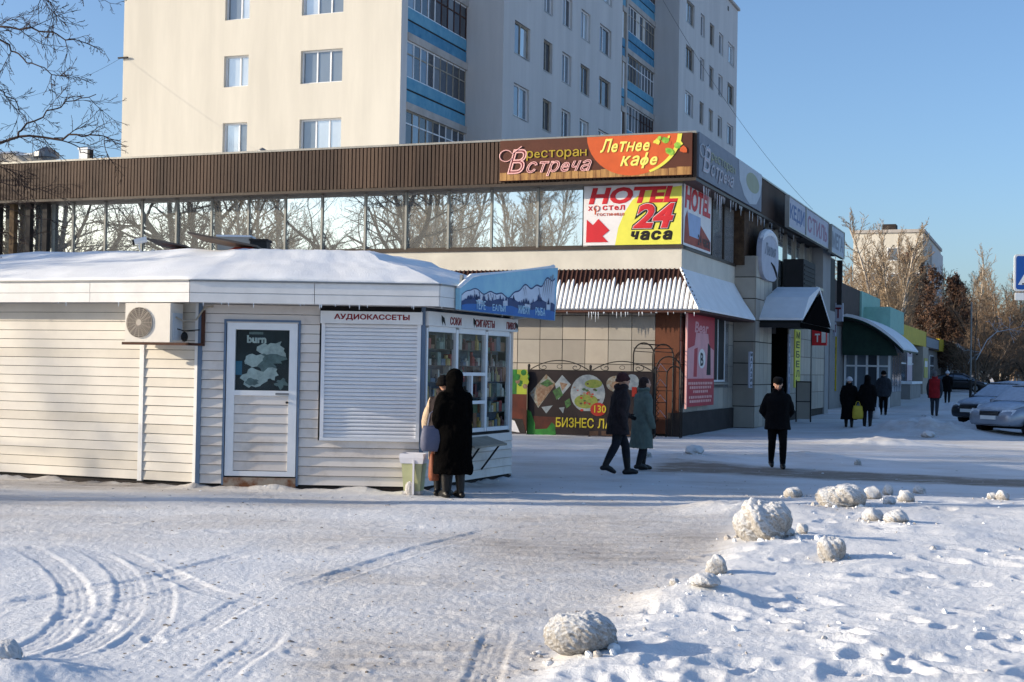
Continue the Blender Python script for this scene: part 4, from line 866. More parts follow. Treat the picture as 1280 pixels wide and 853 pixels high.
# notice board on legs beside the entrance
A_ = F(996, 515, 12.2); B_ = F(1013, 480, 12.2)
t = thing('notice_board', 'framed notice board standing on the ground between the doorway and the sign pole', 'notice board', RM @ Matrix.Translation((A_.x, 12.2, .05)))
wd = B_.x - A_.x; b = MB(); b.box(0, wd, -.03, .03, .1, 1.35, MT['tile']); b.build('panel', t); b = MB(); b.box(-.04, 0, -.04, .04, 0, 1.39, MT['dark']); b.box(wd, wd + .04, -.04, .04, 0, 1.39, MT['dark']); b.box(0, wd, -.038, .038, 1.35, 1.39, MT['dark']); b.box(0, wd, -.038, .038, .68, .71, MT['dark']); b.build('frame', t)
for k, (y0, y1, z0, z1, m, lab) in enumerate([(60.5, 64, 1.3, 3.2, 's_fade4', 'faded pink poster in a shop window beyond the arched canopy'), (66.6, 69.5, 1.5, 2.9, 'ban_lime2', 'yellowish poster on the tiled pier beyond the arched canopy')]):
    t = thing('shop_poster', lab, 'poster', RM @ Matrix.Translation((.12 if k == 0 else .72, y0, z0))); b = MB(); b.box(0, .03, 0, y1 - y0, 0, z1 - z0, MT[m]); b.build('sheet', t); b = MB(); b.box(.03, .034, .3, y1 - y0 - .3, (z1 - z0) * .55, (z1 - z0) * .85, MT['s_white']); b.build('picture_print', t)
# air conditioners on the upper windows
def acbox(label, x, y, z, m, sx=.9, sy=2.2, sz=1.1):
    t = thing('air_conditioner', label, 'air conditioner', RM @ Matrix.Translation((x, y, z)))
    b = MB(); b.box(0, sx, 0, sy, 0, sz, MT[m]); b.build('case', t); f = MB()
    for k in range(6): f.box(sx, sx + .02, .15, sy - .15, .12 + k * sz * .14, .12 + k * sz * .14 + .05, MT['dark'])
    f.build('grille', t)
acbox('big dark air conditioner box at the upper windows above the gabled porch', .32, 13.2, 4.55, 'dark', .7, 2.6, 1.15)
sh = thing('shop_strip_sign', 'red and white strip sign under the upper windows just above the porch', 'sign', RM @ Matrix.Translation((.34, 12.6, 3.95))); b = MB(); b.box(0, .1, 0, 6.5, 0, .45, MT['s_red']); b.box(.1, .11, .4, 6.0, .12, .34, MT['s_white']); b.build('board', sh)
# ------------------------------------------------------------------ kiosk
mk('plank_cream', rgb(214, 208, 198), rough=.55, var=.06, scale=1.6)
mk('plank_cream2', rgb(206, 199, 187), rough=.55, var=.07, scale=1.6)
mk('plank_pink', rgb(222, 214, 206), rough=.5, scale=2.6, c2=rgb(184, 172, 160), thr=(.5, .85))
mk('plank_pink2', rgb(214, 205, 197), rough=.5, scale=2.6, c2=rgb(172, 158, 146), thr=(.5, .85))
mk('fascia_white', rgb(222, 221, 219), rough=.5, var=.06)
mk('kiosk_trim', rgb(92, 112, 136), rough=.5, var=.1)
mk('rust', rgb(150, 138, 124), rough=.8, scale=5, c2=rgb(112, 70, 44), thr=(.45, .62))
mk('shutter', rgb(222, 224, 228), rough=.45, var=.04)
mk('red_letter', rgb(130, 22, 30), rough=.5)
K1 = Vector((-4.345, 19.36, 0)); K2 = Vector((-1.225, 19.35, 0)); K3 = Vector((.02, 22.2, 0))
K0 = K1 - AX * 6.2; K4 = K3 + BX * 3.6 - AX * 2.3; K5 = K4 - AX * 6.5 + BX * .6; K6 = K0 + BX * 5.5
KP = [K0, K1, K2, K3, K4, K5, K6]; KH = 2.56
kiosk = thing('kiosk', 'white plank-clad street kiosk with a snowy hipped roof, door, shutter and lit left side', 'kiosk', place((-3.5, 23.5, 0)))
def frame_of(a, b):
    """x along a->b, y inwards, z up"""
    ex = (b - a).normalized(); return Matrix((ex, Vector((-ex.y, ex.x, 0)), Vector((0, 0, 1)))).transposed().to_4x4().copy()
def WM(a, b):
    M = frame_of(a, b); M.translation = a; return M
def onwall(M, px, py, off=0.0):
    n = M.col[1].to_3d(); o = M.translation + n * off; d = ray(px, py); t = (o - O).dot(n) / d.dot(n); q = M.inverted() @ (O + d * t); return q.x, q.z
ML, MF_, MR = WM(K0, K1), WM(K1, K2), WM(K2, K3)
def kb(M=None): return MB(M)
KI = kiosk.matrix_basis.inverted()
def kbuild(b, name, parent=kiosk, **k):
    b.v = [KI @ p for p in b.v]; return b.build(name, parent, **k)
# floor slab, core (back walls), ceiling
b = kb(); b.prism([p + Vector((0, 0, -.3)) for p in KP], (0, 0, .34), MT['plinth']); kbuild(b, 'base')
for a, c in ((K3, K4), (K4, K5), (K5, K6), (K6, K0)):
    b = kb(WM(a, c)); b.box(0, (c - a).length, .0, .06, .04, KH, MT['plank_pink']); kbuild(b, 'back_wall')
b = kb(); b.prism([p + Vector((0, 0, KH)) for p in KP], (0, 0, .04), MT['fascia_white']); kbuild(b, 'ceiling')
PN = .131
MT['glass_dim'] = clear_glass('glass_dim', (.92, .94, .94, 1), 1.2)
wl = link('left_wall', None, kiosk); wf = link('front_wall', None, kiosk); wr = link('counter_wall', None, kiosk)
def plank(M, x0, x1, z, ht, m, parent, tilt=.018):
    b = kb(M); t = .004 * random.random(); z += .006; ht -= .006
    b.loft([[(x0, .0, z), (x0, -tilt - t, z + .003), (x0, -tilt * .9 - t, z + ht * .12), (x0, -.004 - t, z + ht), (x0, .03, z + ht), (x0, .03, z)],
            [(x1, .0, z), (x1, -tilt - t, z + .003), (x1, -tilt * .9 - t, z + ht * .12), (x1, -.004 - t, z + ht), (x1, .03, z + ht), (x1, .03, z)]], m); return kbuild(b, 'plank', parent)
LL = (K1 - K0).length; xt = onwall(ML, 179, 500)[0]
for i in range(19):
    z = .07 + i * PN
    if z + PN > KH: break
    plank(ML, 0, xt - .05, z, PN, MT[random.choice(['plank_cream', 'plank_cream', 'plank_cream2'])], wl, .012)
    plank(ML, xt + .02, LL - .05, z, PN, MT[random.choice(['plank_cream', 'plank_cream2'])], wl, .02)
b = kb(ML); b.box(xt - .05, xt + .02, -.035, .03, .06, KH, MT['fascia_white']); kbuild(b, 'trim')
b = kb(ML); b.box(LL - .05, LL + .005, -.03, .0, .04, KH, MT['fascia_white']); kbuild(b, 'trim')
b = kb(MF_); b.box(-.01, .05, -.04, .0, .04, KH, MT['kiosk_trim']); kbuild(b, 'trim')
b = kb(ML); b.box(0, LL, .03, .06, .04, KH, MT['dark']); kbuild(b, 'liner')
LF = (K2 - K1).length
dx0, dz1 = onwall(MF_, 284, 402); dx1, dz0 = onwall(MF_, 370, 598)
sx0, sz1 = onwall(MF_, 403, 389); sx1, sz0 = onwall(MF_, 524, 549)
for i in range(19):
    z = .06 + i * PN
    if z + PN > KH: break
    def mm(): return MT[random.choice(['plank_pink', 'plank_pink', 'plank_pink2'])]
    spans = []
    if z + PN < dz1 + .03: spans += [(.05, dx0 - .03), (dx1 + .03, sx0 - .03 if z + PN > sz0 - .02 else LF - .03)]
    else: spans += [(.05, sx0 - .03)]
    for a, c in spans:
        if c - a > .05: plank(MF_, a, c, z, PN, mm(), wf, .03)
    if z < sz0 - .04 - .02 and z + PN > sz0 - .02: plank(MF_, sx0 - .03, LF - .03, z, sz0 - .045 - z, mm(), wf, .03)
b = kb(MF_); b.box(.02, dx0 - .02, .03, .06, .04, KH, MT['dark']); b.box(dx1 + .02, LF, .03, .06, .04, KH, MT['dark']); kbuild(b, 'liner')
# door
b = kb(MF_)
for a, c, e, g in ((dx0 - .03, dx0, .05, dz1 + .03), (dx1, dx1 + .03, .05, dz1 + .03), (dx0, dx1, dz1, dz1 + .03)): b.box(a, c, -.045, .05, e, g, MT['kiosk_trim'])
kbuild(b, 'door_frame')
wd = dx1 - dx0; gx0, gz1 = onwall(MF_, 295, 412); gx1, gz0 = onwall(MF_, 361, 489)
b = kb(MF_); b.box(dx0 + .01, gx0, -.03, .03, dz0 + .02, dz1 - .01, MT['white_pvc']); b.box(gx1, dx1 - .01, -.03, .03, dz0 + .02, dz1 - .01, MT['white_pvc']); b.box(gx0, gx1, -.029, .03, gz1, dz1 - .01, MT['white_pvc']); b.box(gx0, gx1, -.029, .03, gz0 - .07, gz0, MT['white_pvc']); b.box(gx0, gx1, -.029, .03, dz0 + .02, dz0 + .09, MT['white_pvc'])
dr = kbuild(b, 'door')
z = dz0 + .09; n = 8; ph = (gz0 - .07 - z) / n
for i in range(n):
    plank(MF_, gx0, gx1, z + i * ph, ph, mm(), dr, .02)
b = kb(MF_); b.box(gx0, gx1, -.006, .0, gz0, gz1, MT['glass_dim']); kbuild(b, 'pane', dr)
mk('poster_dark', rgb(28, 42, 46), rough=.5, var=.3, scale=4); mk('poster_light', rgb(170, 184, 180), rough=.6, var=.25, scale=9); mk('poster_mid', rgb(96, 116, 116), rough=.6, var=.3, scale=9); mk('poster_teal', rgb(50, 110, 136), rough=.5, var=.1)
b = kb(MF_); b.box(gx0, gx1, .03, .04, gz0, gz1, MT['poster_dark'])
gw, gh = gx1 - gx0, gz1 - gz0
def dpt(u, v, d=0): return (gx0 + u * gw, .028 - d, gz0 + v * gh)
rk = random.Random(4)
def blob(b, cu, cv, ru, rv, m, d, jag=.25, n=18):
    b.poly([dpt(min(.99, max(.01, cu + ru * math.cos(a) * (1 + rk.uniform(-jag, jag)))), min(.99, max(.01, cv + rv * math.sin(a) * (1 + rk.uniform(-jag, jag)))), d) for a in np.linspace(0, 2 * math.pi, n + 1)[:-1]], MT[m])
blob(b, .68, .66, .25, .15, 'poster_light', .001, .35); blob(b, .62, .52, .27, .10, 'poster_mid', .0014, .3); blob(b, .35, .48, .20, .11, 'poster_light', .0018); blob(b, .58, .40, .16, .13, 'poster_mid', .002)
blob(b, .66, .28, .12, .10, 'poster_light', .0024, .3); blob(b, .34, .20, .22, .16, 'poster_light', .0022); blob(b, .30, .14, .12, .06, 'poster_mid', .0028); blob(b, .85, .12, .1, .08, 'poster_mid', .0026, .5)
b.poly([dpt(.0, .25, .001), dpt(.12, .25, .001), dpt(.12, .48, .001), dpt(.0, .48, .001)], MT['poster_teal']); kbuild(b, 'poster', dr)
b = kb(MF_); b.text('burn', dpt(.20, .78, .002), (1, 0, 0), (0, 0, 1), MT['poster_light'], w=gw * .36, h=gh * .13, bold=.05); b.box(*[dpt(.24, .9)[0], dpt(.5, .9)[0], .026, .0275, dpt(0, .925)[2], dpt(0, .965)[2]], MT['poster_mid']); kbuild(b, 'lettering', dr)
b = kb(MF_); b.box(dx1 - .30, dx1 - .12, -.06, -.03, gz0 - .055, gz0 - .03, MT['steel']); b.cyl((dx1 - .14, -.06, gz0 - .16), (dx1 - .14, -.03, gz0 - .16), .018, MT['dark'], 8); kbuild(b, 'handle', dr)
b = kb(MF_); b.box(dx0, dx1, -.05, .03, .03, dz0 + .0, MT['rust']); kbuild(b, 'threshold')
# roller shutter
hx0, hz1 = onwall(MF_, 405, 389); _, hz0 = onwall(MF_, 405, 404.5)
b = kb(MF_); b.box(sx0, sx0 + .05, -.05, .0, sz0, hz0, MT['shutter']); b.box(sx1 - .05, sx1, -.05, .0, sz0, hz0, MT['shutter']); b.box(sx0, sx1, -.07, .0, sz0 - .04, sz0, MT['shutter'])
sh = kbuild(b, 'shutter'); b = kb(MF_); n = 30; ph = (hz0 - sz0) / n
for i in range(n):
    z = sz0 + i * ph; b.loft([[(x, .0, z), (x, -.022, z + .003), (x, -.03, z + ph * .45), (x, -.022, z + ph - .008), (x, -.005, z + ph - .002)] for x in (sx0 + .05, sx1 - .05)], MT['shutter'])
kbuild(b, 'slat', sh, kind='stuff')
b = kb(MF_); b.box(sx0 - .01, sx1 + .02, -.12, -.002, hz0, hz1, MT['fascia_white']); bx = kbuild(b, 'shutter_box')
b = kb(MF_); tx0 = onwall(MF_, 419, 396)[0]; tx1 = onwall(MF_, 513, 396)[0]; b.text('АУДИОКАССЕТЫ', (tx0, -.123, hz0 + .045), (1, 0, 0), (0, 0, 1), MT['red_letter'], w=tx1 - tx0, h=.09, bold=.035); kbuild(b, 'lettering', bx)
# corner post between front and counter
b = kb(MF_); b.box(LF - .035, LF + .02, -.035, .05, .04, KH, MT['kiosk_trim']); kbuild(b, 'trim')
# counter wall: sign strip, three show windows with goods, plank base
LR = (K3 - K2).length
def rz(px, py): return onwall(MR, px, py)
wz1 = rz(550, 411)[1]; wz0 = rz(550, 544)[1]
wx = [rz(p, 480)[0] for p in (531, 569, 606, 636)]
for i in range(10):
    z = .06 + i * PN
    if z + PN > wz0 - .02: break
    plank(MR, .03, LR - .03, z, PN, mm(), wr, .03)
b = kb(MR); b.box(.0, LR, .03, .06, .04, wz0 - .02, MT['dark']); kbuild(b, 'liner')
b = kb(MR); b.box(-.0, LR + .02, -.07, .05, wz1 + .03, rz(550, 391)[1], MT['fascia_white']); st = kbuild(b, 'sign_strip')
b = kb(MR); sz_ = wz1 + .06
for body, pa_, pb_ in (('СОКИ', 557, 571), ('СИГАРЕТЫ', 589, 613), ('ПИВО', 628, 639)):
    a, c = rz(pa_, 402)[0], rz(pb_, 402)[0]; c = min(c, LR - .05); b.text(body, (a, -.074, sz_), (1, 0, 0), (0, 0, 1), MT['red_letter'], w=c - a, h=.115, bold=.03)
for px in (546, 586, 650):
    a = min(rz(px, 402)[0], LR - .1); b.poly([(a, -.073, sz_ + .13), (a + .1, -.073, sz_ + .09), (a + .14, -.073, sz_ - .02), (a + .06, -.073, sz_ + .04), (a + .04, -.073, sz_ - .02), (a + .01, -.073, sz_ + .05)], MT['black'])
kbuild(b, 'lettering', st)
goods_m = []
for i, c in enumerate([(150, 62, 56), (176, 150, 88), (84, 104, 76), (96, 80, 68), (190, 184, 172), (96, 110, 126), (140, 100, 72), (104, 56, 58), (128, 140, 130), (78, 70, 64)]): goods_m.append(mk('goods%d' % i, rgb(*c), rough=.4, var=.15, scale=14))
for i, (a, c) in enumerate(zip(wx[:-1], wx[1:])):
    c = min(c, LR - .02); f = kb(MR)
    f.box(a, a + .045, -.02, .05, wz0, wz1, MT['white_pvc']); f.box(c - .03, c, -.02, .05, wz0, wz1, MT['white_pvc']); f.box(a + .06, c - .05, -.02, .05, wz0, wz0 + .06, MT['white_pvc']); f.box(a + .06, c - .05, -.02, .05, wz1 - .05, wz1 + .03, MT['white_pvc'])
    if i == 1:
        h0, h1 = rz(585, 503)[1], rz(585, 470)[1]
        f.box(a + .06, c - .05, -.03, .05, h0 - .03, h0 + .02, MT['white_pvc']); f.box(a + .06, c - .05, -.03, .05, h1, h1 + .05, MT['white_pvc']); f.box((a + c) / 2 - .02, (a + c) / 2 + .03, -.028, .05, h0, h1, MT['white_pvc'])
    wn = kbuild(f, 'show_window'); g = kb(MR); g.box(a + .06, c - .05, .01, .016, wz0 + .06, wz1 - .05, MT['glass_dim']); kbuild(g, 'pane', wn)
    g = kb(MR)
    for k in range(6):
        z = wz0 + .05 + k * (wz1 - wz0 - .1) / 6; g.box(a + .02, c, .05, .22, z - .012, z, MT['goods9'])
        x = a + .05
        while x < c - .07:
            w_ = rk.choice([rk.uniform(.04, .07), rk.uniform(.08, .17)]); h_ = rk.uniform(.08, .25) if w_ < .08 else rk.uniform(.05, .26); m = rk.choice(goods_m)
            if rk.random() < .45:
                g.tube([(x + w_ / 2, .075, z), (x + w_ / 2, .075, z + h_ * .62), (x + w_ / 2, .075, z + h_ * .72), (x + w_ / 2, .075, z + h_)], [w_ * .42, w_ * .42, w_ * .18, w_ * .16], m, 6)
            else: g.box(x, x + w_, .04 + rk.uniform(0, .03), .16, z, z + h_ * .9, m)
            x += w_ + rk.uniform(.004, .02)
    kbuild(g, 'goods', wn, kind='stuff')
b = kb(MR); b.box(.05, LR - .05, .24, .27, .04, KH, MT['goods5']); kbuild(b, 'back_board')
b = kb(MR)   # sloping counter shelf on its bracket
q0, q1 = rz(566, 545)[0], rz(607, 545)[0]; zt = rz(585, 547)[1]; b.loft([[(x, -.03, zt), (x, -.36, zt - .10), (x, -.36, zt - .13), (x, -.03, zt - .03)] for x in (q0, q1)], MT['old_frame']); b.tube([(q0 + .25, -.32, zt - .12), (q0 + .2, -.03, zt - .55)], .015, MT['dark'], 5); b.tube([(q1 - .2, -.32, zt - .12), (q1 - .2, -.03, zt - .5)], .015, MT['dark'], 5); kbuild(b, 'shelf')
# eaves fascia and roof
def offset(P, d):
    out = []; n = len(P)
    for i in range(n):
        a, b_, c = P[i - 1], P[i], P[(i + 1) % n]; e1 = (b_ - a).normalized(); e2 = (c - b_).normalized(); n1 = Vector((e1.y, -e1.x, 0)); n2 = Vector((e2.y, -e2.x, 0))
        k = (n1 + n2); k = k / (k.length_squared / 2); out.append(b_ + k * d)
    return out
EO = offset(KP, .34); EI = offset(KP, .0)
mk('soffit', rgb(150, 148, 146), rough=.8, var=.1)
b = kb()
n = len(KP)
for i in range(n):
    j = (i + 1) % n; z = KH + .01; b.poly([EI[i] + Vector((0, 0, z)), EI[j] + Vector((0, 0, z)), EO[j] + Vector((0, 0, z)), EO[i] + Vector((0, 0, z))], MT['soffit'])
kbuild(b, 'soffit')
fz0, fz1 = KH - .0, 2.845
for i in range(n):
    a, c = EO[i], EO[(i + 1) % n]; M = WM(a, c); L = (c - a).length; segs = max(1, round(L / 1.7)) if i < 3 else 1
    for s_ in range(segs):
        x0, x1 = L * s_ / segs, L * (s_ + 1) / segs
        b = kb(M)
        for (za, zc, d) in ((fz0, fz0 + .13, .0), (fz0 + .135, fz1, -.004)): b.box(x0 + .004, x1 - .004, -.012 + d, .02, za, zc, MT['fascia_white'])
        fp = kbuild(b, 'fascia_panel')
    b = kb(M); b.box(0, L, -.035, .03, fz1, fz1 + .022, MT['steel']); kbuild(b, 'drip_edge')
ER = offset(KP, -1.55); ER[4] = K4 - AX * 1.6 + BX * -.6; RZ = 3.33
b = kb()
for i in range(n):
    j = (i + 1) % n; b.poly([EO[i] + Vector((0, 0, fz1)), EO[j] + Vector((0, 0, fz1)), ER[j] + Vector((0, 0, RZ)), ER[i] + Vector((0, 0, RZ))], MT['steel'])
b.poly([p + Vector((0, 0, RZ)) for p in ER], MT['steel']); kbuild(b, 'roof')
# the snow on it: a lumpy sheet with a soft edge
def roof_snow():
    ns, nr = 44, 14; vs = []; fs = []; cen = sum(ER, Vector()) / n
    idx = 0; grid = []
    for i in range(n):
        j = (i + 1) % n
        k_ = ns if i < 3 else 10
        for a in range(k_ + 1):
            u = a / k_; A_ = EO[i].lerp(EO[j], u); B_ = ER[i].lerp(ER[j], u); col_ = []
            for q in range(nr + 1):
                v = q / nr
                p = A_.lerp(B_, v); z = fz1 + (RZ - fz1) * v
                t = .035 + .05 * min(1, v * 4) + .035 * float(fbm(p.x * 1.1, p.y * 1.4, 3)) + .010 * float(fbm(p.x * 7, p.y * 7, 2)) + (.04 if v > .8 else 0)
                if q == 0: p = p - (B_ - A_).normalized() * .01; t = .03 + .012 * float(perlin(p.x * 5, p.y * 5))
                col_.append((p.x, p.y, z + t))
            col_.append((cen.x + (p.x - cen.x) * .5, cen.y + (p.y - cen.y) * .5, RZ + .1)); col_.append((cen.x, cen.y, RZ + .1)); grid.append([(A_.x, A_.y, fz1 + .02)] + col_)
    b = kb(); m_ = len(grid[0]); vs = [p for g in grid for p in g]; fs = []
    for a in range(len(grid) - 1):
        for q in range(m_ - 1): fs.append((a * m_ + q, (a + 1) * m_ + q, (a + 1) * m_ + q + 1, a * m_ + q + 1))
    b.add(vs, fs, MT['snow']); kbuild(b, 'roof_snow', smooth=True)
roof_snow()
b = kb()
for k in range(26):
    i = rk.choice([0, 0, 1, 1, 1, 2]); p = EO[i].lerp(EO[(i + 1) % n], rk.random()); l_ = rk.uniform(.02, .07); b.tube([p + Vector((0, 0, fz0)), p + Vector((0, 0, fz0 - l_))], [.01, .003], MT['ice'], 4)
kbuild(b, 'icicle', kind='stuff')
# blue mountain sign standing on the counter-side eave
mk('m_sky', rgb(120, 172, 206), rough=.5, c2=rgb(150, 200, 216), scale=1.5); mk('m_white', rgb(196, 206, 222), rough=.5, var=.06); mk('m_navy', rgb(26, 52, 104), rough=.5, var=.15); mk('m_blue', rgb(30, 96, 168), rough=.5, var=.1); mk('m_pale', rgb(170, 206, 226), rough=.5)
MS = WM(EO[2] - MR.col[1].to_3d() * .05, EO[3] - MR.col[1].to_3d() * .05)
def spx(px, py):
    x, z = onwall(MS, px, py); return x, z
c0, c1, c2, c3, c4 = spx(571, 387), spx(690, 401), spx(694, 335), spx(585, 346), spx(571, 361)
sgn = thing('mountain_sign', 'blue kiosk sign with white mountains, dark firs and pale lettering, frost along its upper edge', 'sign', Matrix.Translation(MS.translation + Vector((0, 0, 2.6))))
SI = sgn.matrix_basis.inverted()
def sbuild(b, name, **k):
    b.v = [SI @ p for p in b.v]; return b.build(name, sgn, **k)
b = kb(MS); b.prism([(c[0], -.05, c[1]) for c in (c0, c1, c2, c3, c4)], (0, .07, 0), MT['m_sky']); sbuild(b, 'board')
WS = c1[0] - c0[0]
def mpt(u, v, d=0):     # u along, v from the lower to the upper edge
    zl = c0[1] + (c1[1] - c0[1]) * u; zu = (c4[1] + (c3[1] - c4[1]) * min(1, u / .115)) if u < .115 else c3[1] + (c2[1] - c3[1]) * (u - .115) / .885
    return (c0[0] + WS * u, -.052 - d, zl + (zu - zl) * v)
b = kb(MS); us = np.linspace(.01, .99, 60)
ridge = lambda u: .60 + .10 * math.sin(u * 9 + 1) + .05 * math.sin(u * 23) + .035 * math.sin(u * 51) - .06 * (1 - u) + (.28 * max(0, u - .84) / .16)
for u0, u1 in zip(us[:-1], us[1:]):
    b.poly([mpt(u0, .2, .001), mpt(u1, .2, .001), mpt(u1, min(.97, ridge(u1)), .001), mpt(u0, min(.97, ridge(u0)), .001)], MT['m_white'])
    b.poly([mpt(u0, min(.95, ridge(u0) - .015), .003), mpt(u1, min(.95, ridge(u1) - .015), .003), mpt(u1, min(.985, ridge(u1) + .018), .003), mpt(u0, min(.985, ridge(u0) + .018), .003)], MT['m_navy'])
for k in range(12):
    u = rk.uniform(.1, .95); v = ridge(u) - .04; b.poly([mpt(u, v, .004), mpt(u + .006, v - .01, .004), mpt(u + .02, v - .2, .004)], MT['m_navy'])
for k in range(5):
    u = .86 + k * .025; b.poly([mpt(u, .75 + k * .03, .004), mpt(u + .012, .74 + k * .03, .004), mpt(u - .02, .42, .004)], MT['s_fade'])
sbuild(b, 'mountain_print')
b = kb(MS)
fl_ = lambda u: .30 + .04 * math.sin(u * 17) + .02 * math.sin(u * 41) - .05 * u + .04
for u0, u1 in zip(us[:-1], us[1:]):
    b.poly([mpt(u0, .0, .005), mpt(u1, .0, .005), mpt(u1, fl_(u1) * .62, .005), mpt(u0, fl_(u0) * .62, .005)], MT['m_blue'])
    if math.sin(u0 * 26) > -.75: b.poly([mpt(u0, fl_(u0) * .6, .006), mpt(u1, fl_(u1) * .6, .006), mpt(u1, fl_(u1) + .04, .006), mpt(u0, fl_(u0) + .04, .006)], MT['m_navy'])
for k in range(46):
    u = rk.uniform(.03, .97); v = fl_(u); h_ = rk.uniform(.06, .17); b.poly([mpt(u - .012, v, .007), mpt(min(.99, u + .012), v, .007), mpt(u, v + h_, .007)], MT['m_navy'])
sbuild(b, 'forest_print', kind='stuff')
b = kb(MS)
for body, pa_, pb_ in (('ТЕРЕ', 590, 602), ('ЕАЛЬЙ', 611, 627), ('ЖИВАЯ', 643, 657), ('РЫБА', 665, 677)):
    u0 = (spx(pa_, 385)[0] - c0[0]) / WS; u1 = (spx(pb_, 390)[0] - c0[0]) / WS; o_ = mpt(u0, .065, .008); e = (Vector(mpt(u1, .065, .008)) - Vector(o_)); b.text(body, o_, e.normalized(), (0, 0, 1), MT['m_pale'], w=e.length, h=.125, bold=.006)
sbuild(b, 'lettering')
b = kb(MS); P_ = [mpt(.0, 1.0), mpt(.115, 1.0), mpt(.4, 1.0), mpt(.7, 1.0), mpt(.95, 1.0), mpt(.99, 1.0)]
b.tube([(p[0], -.02, p[2] + .01) for p in P_], [.035, .04, .02, .018, .025, .04], MT['snow'], 6); sbuild(b, 'frost')
b = kb(MS); b.box(c0[0] + .2, c0[0] + .25, .02, .06, KH, c0[1] + .5, MT['steel']); b.box(c1[0] - .5, c1[0] - .45, .02, .06, KH, c1[1] + .5, MT['steel']); sbuild(b, 'post')
# air conditioner on the left wall
ax0, az1 = onwall(ML, 157, 379, -.42); ax1, az0 = onwall(ML, 212, 428, -.42)
ac = thing('air_conditioner', 'cream air conditioner with a round fan grille bracketed under the kiosk eave', 'air conditioner', ML @ Matrix.Translation((ax0, -.42, az0)))
wd, ht = ax1 - ax0, az1 - az0
b = MB(); b.box(0, wd, 0, .30, 0, ht, MT['plank_cream']); b.build('case', ac)
fc = Vector((wd * .33, -.006, ht * .5)); fr = ht * .39
mk('fan_dark', rgb(96, 88, 80), rough=.6, var=.15); mk('fan_wire', rgb(168, 158, 146), rough=.5)
b = MB(); b.disc(fc, fr, MT['fan_dark'], 28); fg = b.build('fan_grille', ac); b = MB()
for r_ in np.linspace(.2, 1, 8): b.tube([fc + Vector((fr * r_ * math.cos(a), -.012, fr * r_ * math.sin(a))) for a in np.linspace(0, 2 * math.pi, 25)], .0045, MT['fan_wire'], 4, cap=False)
for a in np.linspace(0, math.pi, 9)[:-1]: b.tube([fc + Vector((fr * math.cos(a), -.014, fr * math.sin(a))), fc - Vector((fr * math.cos(a), .014, fr * math.sin(a)))], .0045, MT['fan_wire'], 4)
b.disc(fc + Vector((0, -.02, 0)), fr * .22, MT['fan_wire'], 14); b.build('wire_guard', fg, kind='stuff')
b = MB(); b.box(-.05, wd + .3, .0, .04, -.04, -.003, MT['old_wood']); b.box(wd + .26, wd + .3, .0, .40, -.041, -.004, MT['old_wood']); b.box(wd + .26, wd + .3, .36, .40, -.003, ht * .85, MT['old_wood']); b.build('bracket', ac)
b = MB(); b.box(wd, wd + .02, .06, .26, .03, ht * .75, MT['s_fade2']); b.tube([(wd + .02, .1, ht * .65), (wd + .1, .16, ht * .55), (wd + .22, .3, ht * .6), (wd + .3, .38, ht * .92), (wd + .42, .4, ht * .95)], .014, MT['old_frame'], 6); b.tube([(wd + .02, .14, ht * .35), (wd + .09, .2, ht * .3), (wd + .22, .38, ht * .34)], .008, MT['black'], 5); b.ell((wd + .1, .2, .08), .05, .05, .07, MT['black'], 8, 6); b.build('pipe', ac)
# CCTV camera, slanted roof boards, roof boxes
def onroof(px, py):
    """point of the kiosk roof plane seen through a pixel (march along the ray)"""
    d = ray(px, py); best = None
    e = MF_.col[1].to_3d() if px > 238 else ML.col[1].to_3d(); a = EO[1]; sl = (RZ - fz1) / 1.89
    t = ((a - O).dot(e) * sl + CAMH - fz1) / (d.dot(e) * sl - d.z); return O + d * t
p = onroof(176, 324) + Vector((0, 0, .10))
t = thing('security_camera', 'small white security camera on a bent arm at the snowy roof of the kiosk', 'camera', place(p))
b = MB(); b.tube([(0, 0, -.05), (.0, 0, .02), (-.03, 0, .08), (-.03, 0, .16)], .012, MT['white_paint'], 6); b.tube([(-.0, 0, .01), (.12, 0, .0), (.2, 0, .05)], .01, MT['white_paint'], 5); b.build('arm', t)
b = MB(); b.tube([(-.10, -.02, .16), (.08, .02, .21)], .045, MT['white_paint'], 12); b.build('body', t); b = MB(); b.tube([(-.125, -.025, .155), (-.10, -.02, .16)], .047, MT['black'], 12); b.build('lens', t)
mk('board_dark', rgb(110, 96, 84), rough=.7, var=.2); mk('red_metal', rgb(170, 54, 36), rough=.6, var=.2)
